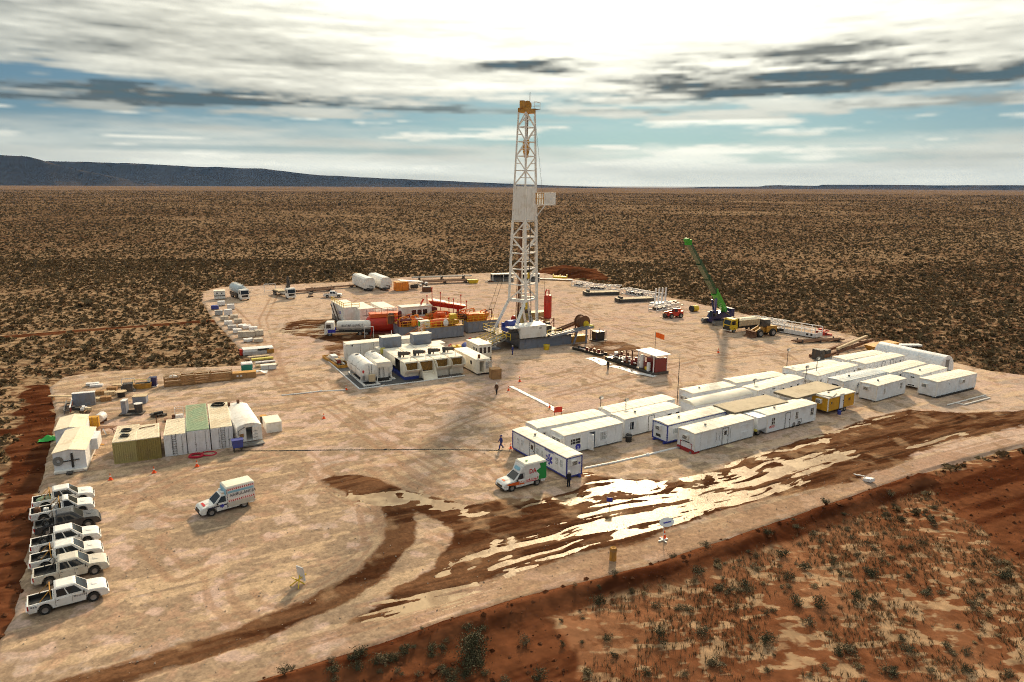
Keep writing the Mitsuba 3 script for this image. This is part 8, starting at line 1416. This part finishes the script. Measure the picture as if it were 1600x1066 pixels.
tl = thing('telehandler', 'red telescopic handler with its boom down at the right far edge', 'telehandler', (39.21,167.85), 200, .06); part(tl, 'body', MB().hexa([(-2.0, -.9, .6), (2.0, -.9, .6), (2.0, .9, .6), (-2.0, .9, .6)], [(-2.0, -.9, 1.7), (1.7, -.9, 1.4), (1.7, .9, 1.4), (-2.0, .9, 1.7)]), 'mat_red_paint'); part(tl, 'cab', MB().hexa([(-.6, .1, 1.4), (.8, .1, 1.4), (.8, .95, 1.4), (-.6, .95, 1.4)], [(-.5, .2, 2.4), (.6, .2, 2.4), (.6, .85, 2.4), (-.5, .85, 2.4)]), 'mat_red_paint'); part(tl, 'cab_window', MB().box(-.35, .94, 1.6, .5, .965, 2.3).box(.74, .25, 1.6, .80, .85, 2.3), 'mat_glass_dark'); part(tl, 'boom', MB().bar((-2.0, -.3, 2.0), (2.6, -.3, 1.3), .45), 'mat_orange_red'); part(tl, 'fork', MB().box(2.6, -.8, .2, 2.75, .8, 1.2).box(2.75, -.6, .2, 3.6, -.45, .3).box(2.75, .45, .2, 3.6, .6, .3), 'mat_plastic_black')
for x in (-1.3, 1.3):
    for y in (-.9, .9): wheel(tl, x, y, .6, .42)
# the crane
CR = np.array((47.44,160.76)); ca = thing('crawler_crane', 'crawler crane with a navy body and a raised green boom', 'crane', CR, 205, .06)
for y in (-1.9, 1.9):
    tk = part(ca, 'crawler_track', MB().prism(Polygon([(-2.6, .35), (-2.2, 0.02), (2.2, 0.02), (2.6, .35), (2.6, .75), (2.2, 1.05), (-2.2, 1.05), (-2.6, .75)]), y - .42, y + .42, 'xz'), 'mat_steel_grey'); pads = MB()
    for i in range(12): pads.box(-2.3 + i * .4, y - .46, 1.05, -2.05 + i * .4, y + .46, 1.11)
    part(tk, 'track_pad', pads, 'mat_steel_dark', kind='stuff')
part(ca, 'undercarriage', MB().box(-1.6, -1.5, .5, 1.6, 1.5, 1.2).cyl((0, 0, 1.2), (0, 0, 1.5), 1.0, n=18), 'mat_navy'); part(ca, 'superstructure', MB().hexa([(-3.2, -1.4, 1.5), (1.8, -1.4, 1.5), (1.8, 1.4, 1.5), (-3.2, 1.4, 1.5)], [(-3.0, -1.3, 3.0), (1.2, -1.3, 2.6), (1.2, 1.3, 2.6), (-3.0, 1.3, 3.0)]), 'mat_navy'); part(ca, 'counterweight', MB().box(-4.0, -1.4, 1.6, -3.0, 1.4, 3.5), 'mat_navy'); part(ca, 'cab', MB().hexa([(1.0, .5, 1.5), (2.9, .5, 1.5), (2.9, 1.5, 1.5), (1.0, 1.5, 1.5)], [(1.0, .5, 3.3), (2.5, .5, 3.3), (2.5, 1.5, 3.3), (1.0, 1.5, 3.3)]), 'mat_navy'); part(ca, 'cab_window', MB().hexa([(2.78, .6, 2.0), (2.86, .6, 2.0), (2.86, 1.4, 2.0), (2.78, 1.4, 2.0)], [(2.5, .6, 3.15), (2.58, .6, 3.15), (2.58, 1.4, 3.15), (2.5, 1.4, 3.15)]).box(1.3, 1.49, 2.1, 2.4, 1.515, 3.1), 'mat_glass_dark'); part(ca, 'white_deck', MB().box(.6, -1.2, 2.62, 1.9, .2, 2.85), 'mat_tarp_white'); part(ca, 'yellow_stripe', MB().bar((-2.6, 1.42, 2.0), (-1.4, 1.42, 2.7), .22, .03), 'mat_yellow_pale')
tipw = np.array((27.61,111.37)); d2 = tipw - CR; cA, sA = math.cos(math.radians(-205)), math.sin(math.radians(-205)); tip = np.array([d2[0] * cA - d2[1] * sA, d2[0] * sA + d2[1] * cA, 22.5]); piv = np.array([-2.2, 0, 2.9]); bd = tip - piv
for i, (f0, f1, w, mat) in enumerate(((0, .36, 1.15, 'green_crane'), (.34, .58, .95, 'green_dark'), (.56, .78, .80, 'green_dark'), (.76, 1.0, .66, 'green_dark'))): part(ca, 'boom_section', MB().bar(piv + bd * f0, piv + bd * f1, w, w * 1.1), 'mat_' + mat); part(ca, 'boom_collar', MB().bar(piv + bd * (f1 - .012), piv + bd * f1, w * 1.12, w * 1.22), 'mat_' + mat)
part(ca, 'boom_head', MB().cbox(tip, (.9, .7, .9)).cyl(tip + [.3, -.4, .3], tip + [.3, .4, .3], .35, n=14), 'mat_green_crane'); part(ca, 'luffing_ram', MB().cyl((.6, 0, 2.2), tuple(piv + bd * .30 - [0, 0, .5]), .28, n=12), 'mat_blue_paint', smooth=30); part(ca, 'hoist_line', MB().cyl(tip + [.9, 0, 0], tip + [.9, 0, -1.2], .04, n=6).cyl(piv + [0, 0, .9], tip + [0, 0, .7], .03, n=5), 'mat_steel_dark'); part(ca, 'hook_block', MB().cbox(tip + [.9, 0, -1.4], (.3, .3, .5)), 'mat_plastic_black'); part(ca, 'boom_lamp', MB().bar(piv + bd * .27 + [.9, 0, .1], piv + bd * .30 + [.9, 0, .1], .2).bar(piv + bd * .22 + [.9, 0, .1], piv + bd * .24 + [.9, 0, .1], .15), 'mat_tarp_white'); part(ca, 'mast_strut', MB().bar((.2, -.9, 2.6), (.9, -.9, 5.6), .3), 'mat_navy')
yt_ = truck('dump_truck', 'yellow cabbed tipper lorry with a pale body beside the crane', 'lorry', tuple(np.array((47.70,149.84)) + uv_of(25) * 4.2 + uv_of(115) * 1.2), 205, 'yellow', 9.0); part(yt_, 'tipper_body', MB().hexa([(-4.6, -1.15, 1.3), (2.2, -1.15, 1.3), (2.2, 1.15, 1.3), (-4.6, 1.15, 1.3)], [(-4.9, -1.3, 2.6), (2.3, -1.3, 2.6), (2.3, 1.3, 2.6), (-4.9, 1.3, 2.6)]), 'mat_wood_pale'); part(yt_, 'load', MB().hexa([(-4.4, -1.1, 2.6), (2.1, -1.1, 2.6), (2.1, 1.1, 2.6), (-4.4, 1.1, 2.6)], [(-3.2, -.5, 2.9), (1, -.5, 2.9), (1, .5, 2.9), (-3.2, .5, 2.9)]), 'mat_container_roof'); part(yt_, 'headboard', MB().box(2.3, -1.3, 1.2, 2.42, 1.3, 3.1), 'mat_plastic_black'); part(yt_, 'lower_grille', MB().box(4.52, -1.1, .55, 4.64, 1.1, 1.0), 'mat_plastic_black')
lo = thing('wheel_loader', 'dusty yellow wheel loader with a black cab and lowered bucket', 'loader', tuple(np.array((53.18,145.99)) + uv_of(115) * .9 + uv_of(25) * .6), 203, .06); part(lo, 'rear_body', MB().hexa([(-3.2, -.9, .9), (-.4, -.9, .9), (-.4, .9, .9), (-3.2, .9, .9)], [(-3.1, -.85, 2.1), (-.4, -.85, 2.3), (-.4, .85, 2.3), (-3.1, .85, 2.1)]), 'mat_ochre'); part(lo, 'front_frame', MB().hexa([(.0, -.6, .8), (2.0, -.6, .6), (2.0, .6, .6), (.0, .6, .8)], [(.0, -.55, 2.0), (1.6, -.5, 1.5), (1.6, .5, 1.5), (.0, .55, 2.0)]), 'mat_ochre'); part(lo, 'cab', MB().hexa([(-1.4, -.75, 2.2), (.3, -.75, 2.0), (.3, .75, 2.0), (-1.4, .75, 2.2)], [(-1.3, -.7, 3.5), (.2, -.7, 3.5), (.2, .7, 3.5), (-1.3, .7, 3.5)]), 'mat_glass_dark'); part(lo, 'cab_roof', MB().box(-1.5, -.85, 3.5, .4, .85, 3.65), 'mat_steel_grey'); part(lo, 'counterweight', MB().box(-3.7, -1.1, .8, -3.2, 1.1, 1.6), 'mat_plastic_black'); part(lo, 'lift_arm', MB().bar((.6, -.6, 2.0), (3.0, -.7, .9), .28, .4).bar((.6, .6, 2.0), (3.0, .7, .9), .28, .4), 'mat_ochre')
part(lo, 'bucket', MB().prism([(2.9, .1), (4.1, .05), (3.4, .25), (3.1, .6), (3.2, 1.2), (3.5, 1.4), (3.0, 1.45), (2.8, .8)], -1.45, 1.45, 'xz'), 'mat_rusty')
for x in (-1.9, 1.5):
    for y in (-1.0, 1.0): wheel(lo, x, y, .82, .6)
truss('long white railed walkway running behind the loader', (56.46,164.19), (62.37,157.35), 1.6, 1.1)
fb = thing('railed_platform', 'white railed platform box with a solid lower wall, right of the loader', 'platform', (63.47,144.33), 130, .08); Lp = 11.5
part(fb, 'floor', MB().box(0, -3.0, .2, Lp, 0, .35), 'mat_tarp_white'); part(fb, 'wall', MB().box(0, 0, .2, Lp, .1, 1.1).box(-.1, -3, .2, 0, 0, 1.1), 'mat_tarp_white'); handrail(fb, [(0, .05, 1.1), (Lp, .05, 1.1)], 1.2, 'tarp_white', 'railing', .06, 2.2); handrail(fb, [(0, -3, .35), (Lp, -3, .35)], 1.9, 'tarp_white', 'railing', .06, 2.2); part(fb, 'opening', MB().box(.5, .1, .5, 1.0, .12, .9).box(1.4, .1, .5, 1.9, .12, .9).box(7.0, .1, .4, 8.4, .13, .95), 'mat_plastic_black')  # openings are black plates on a solid wall, their inner shade painted
junk('red valves and pipes right of the white railed platform', (66.65,148.30), 20, 21, ('red_paint', 'maroon'), 2.6, 1.8, 12, 1.5, 'valve_heap'); pipe_rack('low rusty pipes on the ground before the white railed platform', (62.83,141.22), 11, 2, 7, 'rusty', 12, .3)
rp = thing('old_chassis', 'rusty skid frame with pale beams behind the far end of the cabins', 'skid', (59.23,127.38), 28, .08); part(rp, 'beam', MB().bar((-3, 0, .3), (16, 3.0, 1.3), .5).bar((-3, 2, .3), (16, 5, 1.3), .5), 'mat_rusty'); part(rp, 'pale_beam', MB().bar((3, 1, 1.2), (15, 3.6, 2.0), .45), 'mat_wood_pale'); part(rp, 'end_post', MB().box(-3.6, -.6, 0, -2.4, 1.2, 1.9).box(-.8, .4, 0, .6, 1.6, 1.4), 'mat_steel_dark'); part(rp, 'cross_bar', MB().bar((2, -.2, .5), (2, 3, .5), .3).bar((8, .8, .8), (8, 4.4, .8), .3).bar((13, 1.8, 1.2), (13, 5, 1.2), .3), 'mat_rusty'); part(rp, 'plate', MB().cbox((-2.4, -1.4, .1), (4.5, 2.2, .2)), 'mat_steel_grey')
item('ochre_hull', 'ochre boat shaped steel hull left of the round roofed hut', 'hull', (71.84,133.39), 20, [('hull', MB().hexa([(-2.6, -1, .2), (2.4, -1, .2), (2.4, 1, .2), (-2.6, 1, .2)], [(-3.4, -1.3, 1.3), (3, -1.3, 1.7), (3, 1.3, 1.7), (-3.4, 1.3, 1.3)]), 'ochre'), ('keel', MB().box(-2, -.3, 0, 2, .3, .2), 'rusty')])
stack('white boards lying behind the round roofed hut', (77.23,137.43), 9, 1.6, 1, 'tarp_white', 0, th=.3)
# ---------------------------------------------------------------- choke and pump skids running to the right of the rig
sa, sb_ = np.array((12.36,133.66)), np.array((17.25,127.96)); an = math.degrees(math.atan2(*(sb_ - sa)[::-1])); L1 = float(np.hypot(*(sb_ - sa))); k = thing('pipe_skid', 'long narrow black skid of pipes leading away from the rig', 'skid', sa, an, .08)
part(k, 'frame', MB().box(0, -.9, 0, L1, -.7, .5).box(0, .7, 0, L1, .9, .5).box(0, -.7, .05, L1, .7, .12), 'mat_plastic_black')
for i in range(4): part(k, 'pipe', MB().cyl((1, -.5 + i * .33, .3), (L1 - .5, -.5 + i * .33, .3), .11), 'mat_' + ('tarp_white', 'maroon', 'tarp_white', 'rusty')[i])
for i in range(6): part(k, 'valve', MB().cbox((L1 * (.45 + .09 * i), -.3 + .3 * (i % 3), .6), (.4, .4, .7)), 'mat_' + ('maroon', 'rusty')[i % 2])
sa, sb_ = np.array((17.17,125.47)), np.array((23.61,114.43)); an = math.degrees(math.atan2(*(sb_ - sa)[::-1])); L2 = float(np.hypot(*(sb_ - sa))); k = thing('valve_skid', 'black skid with red and white valves before the red pump unit', 'skid', sa, an, .08)
part(k, 'frame', MB().box(0, -.1, 0, L2, .12, .5).box(0, 2.8, 0, L2, 3.0, .5).box(0, .12, .3, L2, 2.8, .42), 'mat_plastic_black')
g = random.Random(9)
for i in range(26):
    x, y = g.uniform(.8, L2 * .62), g.uniform(.4, 2.6); part(k, 'valve', MB().cbox((x, y, .5 + g.uniform(.1, .8)), (g.uniform(.3, .7), g.uniform(.3, .6), g.uniform(.3, 1.0)), rz=g.uniform(0, 1)), 'mat_' + g.choice(('maroon', 'maroon', 'tarp_white', 'rusty')))
for i in range(5): part(k, 'pipe', MB().cyl((.6, .5 + i * .5, .9 + .2 * (i % 2)), (L2 * .62, .5 + i * .5, .9 + .2 * (i % 2)), .1), 'mat_' + ('tarp_white', 'maroon')[i % 2]); part(k, 'standpipe', MB().cyl((2.5 + i * 1.6, 1.5, .5), (2.5 + i * 1.6, 1.5, 2.0 + .3 * (i % 3)), .11).cyl((2.2 + i * 1.6, 1.5, 2.0 + .3 * (i % 3)), (3.2 + i * 1.6, 1.5, 2.0 + .3 * (i % 3)), .1), 'mat_rusty')
pu = thing('pump_unit', 'dark red pump unit under a white flat roof on a black skid', 'pump', tuple(sa + uv_of(an) * (L2 * .68)), an, .1); Lp = L2 * .36
part(pu, 'skid', MB().box(0, -.2, 0, Lp, 3.2, .45), 'mat_steel_dark'); part(pu, 'engine', MB().box(1.2, .5, .45, Lp - .6, 2.6, 1.8).box(1.6, .8, 1.8, Lp - 1.4, 2.3, 2.5), 'mat_maroon'); part(pu, 'radiator', MB().box(Lp - .6, .3, .45, Lp - .15, 2.8, 2.7), 'mat_maroon'); part(pu, 'tank', MB().lathe([(0, .45), (.5, .45), (.5, 2.4), (.3, 2.7), (0, 2.75)], 14, (.5, .8, 0)), 'mat_tarp_white', smooth=30); part(pu, 'yellow_box', MB().box(2.0, .1, .5, 3.0, .45, 1.0), 'mat_yellow'); part(pu, 'white_drum', MB().lathe([(0, .45), (.32, .45), (.32, 1.9), (0, 2.0)], 12, (Lp - 1.6, .1, 0)), 'mat_tarp_white', smooth=30); part(pu, 'roof', MB().cbox((Lp * .5, 1.6, 3.4), (Lp + .6, 3.4, .12), ry=.02), 'mat_tarp_white'); part(pu, 'post', MB().bar((.3, .1, .45), (.3, .1, 3.35), .14).bar((Lp - .4, .1, .45), (Lp - .4, .1, 3.35), .14).bar((.3, 3.0, .45), (.3, 3.0, 3.35), .14).bar((Lp - .4, 3.0, .45), (Lp - .4, 3.0, 3.35), .14), 'mat_tarp_white')
fl = thing('flag', 'orange flag on a thin pole beside the red pump unit', 'flag', tuple(sa + uv_of(an) * (L2 * .88) + uv_of(an + 90) * 1.7), 0, .5); part(fl, 'pole', MB().cyl((0, 0, 0), (0, 0, 6.6), .04, n=6), 'mat_steel_dark'); gx, gz = np.meshgrid(np.linspace(0, 1.5, 10), np.linspace(0, .9, 6)); part(fl, 'cloth', (np.stack([gx, .22 * np.sin(gx * 4) + .05, 5.6 + gz - .28 * gx], -1).reshape(-1, 3), quads(np.ones((5, 9), bool))), 'mat_flag_orange', smooth=True)
for lb, p0, p1, w in (('white liner strip on the ground before the valve skid', (14.45,126.40), (17.07,121.22), 2.2), ('white liner strip along the front of the valve skid and pump unit', (17.52,120.32), (23.69,113.21), 1.3)):
    a, b = np.array(p0), np.array(p1); L = float(np.hypot(*(b - a))); k = thing('liner_strip', lb, 'liner', a, math.degrees(math.atan2(*(b - a)[::-1])), .075); X_, Y_ = np.meshgrid(np.linspace(0, L, 30), np.linspace(-w / 2, w / 2, 6)); part(k, 'sheet', (np.stack([X_, Y_ + .25 * np.sin(X_ * .8), .03 + .08 * meshkit.fbm(np.stack([X_ * .8, Y_ * 2, 0 * X_], -1), 3, 3)], -1).reshape(-1, 3), quads(np.ones((5, 29), bool))), 'mat_tarp_white', smooth=True); part(k, 'weight', MB().cbox((L * .5, 0, .12), (.4, .2, .12)).cbox((L * .2, .1, .12), (.4, .2, .12)), 'mat_steel_dark')
# dense machinery on the mud tank decks
for lb, u, v, seed, mats, w, n in (('orange pumps and pipes crowding the back mud tank left of the red tray', 1.5, 6.2, 31, ('orange_red', 'orange', 'ochre', 'orange_red'), 5.5, 18), ('orange machinery under the left end of the red tray', 5.5, 7.2, 32, ('orange_red', 'red_paint', 'orange', 'gen_white'), 4.5, 16), ('orange and yellow pumps at the left end of the middle mud tank', -2.6, 4.2, 33, ('orange', 'ochre', 'maroon'), 3, 11), ('orange pumps beyond the right end of the red tray', 10.5, 6.0, 34, ('orange_red', 'orange', 'rusty'), 4, 13), ('rusty orange gear behind the orange hopper, toward the mast', 13.5, 4.5, 35, ('orange', 'rusty', 'ochre'), 4.5, 13)):
    g = random.Random(seed); t = thing('deck_machinery', lb, 'machinery', ml(u, v), 28, 2.6)
    for i in range(n):
        x, y, s = g.uniform(-w / 2, w / 2), g.uniform(-1, 1), g.uniform(.5, 1.1)
        if i % 3 == 0: part(t, 'drum', MB().cyl((x - s, y, .5 + s * .5), (x + s, y, .5 + s * .5), s * .6, n=12), 'mat_' + g.choice(mats), smooth=30)
        elif i % 3 == 1: part(t, 'pipe', MB().tube([(x, y, 0), (x, y, 1.0 + s), (x + s * 1.6, y + .2, 1.2 + s), (x + s * 1.6, y + .2, .2)], .11), 'mat_' + g.choice(mats))
        else: part(t, 'case', MB().cbox((x, y, s * .7), (s * 1.3, s, s * 1.4), rz=g.uniform(0, 1)), 'mat_' + g.choice(mats))
    handrail(t, [(-w / 2, -1.3, .05), (w / 2, -1.3, .05)], 1.1, 'orange', 'railing', .04, 1.2)

GROUPS = {'site_cabin': 'site cabins in rows beside the muddy road', 'pickup_truck': 'white and dark pickups on the pad', 'traffic_cone': 'orange traffic cones on the pad', 'shipping_container': 'shipping containers in the row at the left', 'light_pole': 'poles among the site cabins', 'generator': 'generator houses in one block', 'fuel_tank': 'white horizontal fuel tanks', 'mud_tank': 'grey mud tanks left of the rig', 'tank_house': 'white tank houses by the puddle', 'pallet_load': 'pallet loads in the yards', 'wooden_crate': 'brown slatted crates in a row', 'board_stack': 'board stacks', 'steel_truss': 'white steel trusses at the right far edge', 'flat_skid': 'flat skids at the right far edge', 'pipe_rack': 'pipe racks at the edges of the pad', 'tank_trailer': 'white tank trailers at the far edge', 'deck_machinery': 'orange machinery on the mud tanks', 'spare_tyre': 'spare tyres in pickup beds', 'container_can': 'cans in the single cab pickup bed', 'person': 'people at work on the pad', 'hose_coil': 'hose coils', 'transformer_box': 'transformer boxes behind the generators', 'mud_pump': 'mud pumps', 'ambulance': 'ambulances', 'shed': 'cream roofed sheds', 'roofed_rack': 'roofed racks at the far edge', 'scrap_pile': 'heaps of gear', 'liner_strip': 'white liner strips', 'marker_pole': 'rusty poles in the stores yard', 'pipe_line': 'white pipes on the ground', 'pole': None}
for k_, v_ in labels.items():
    b_ = k_[:-4] if k_[-4:-3] == '_' and k_[-3:].isdigit() else k_
    if '__' not in k_ and GROUPS.get(b_) and 'group' not in v_ and 'kind' not in v_: v_['group'] = GROUPS[b_]
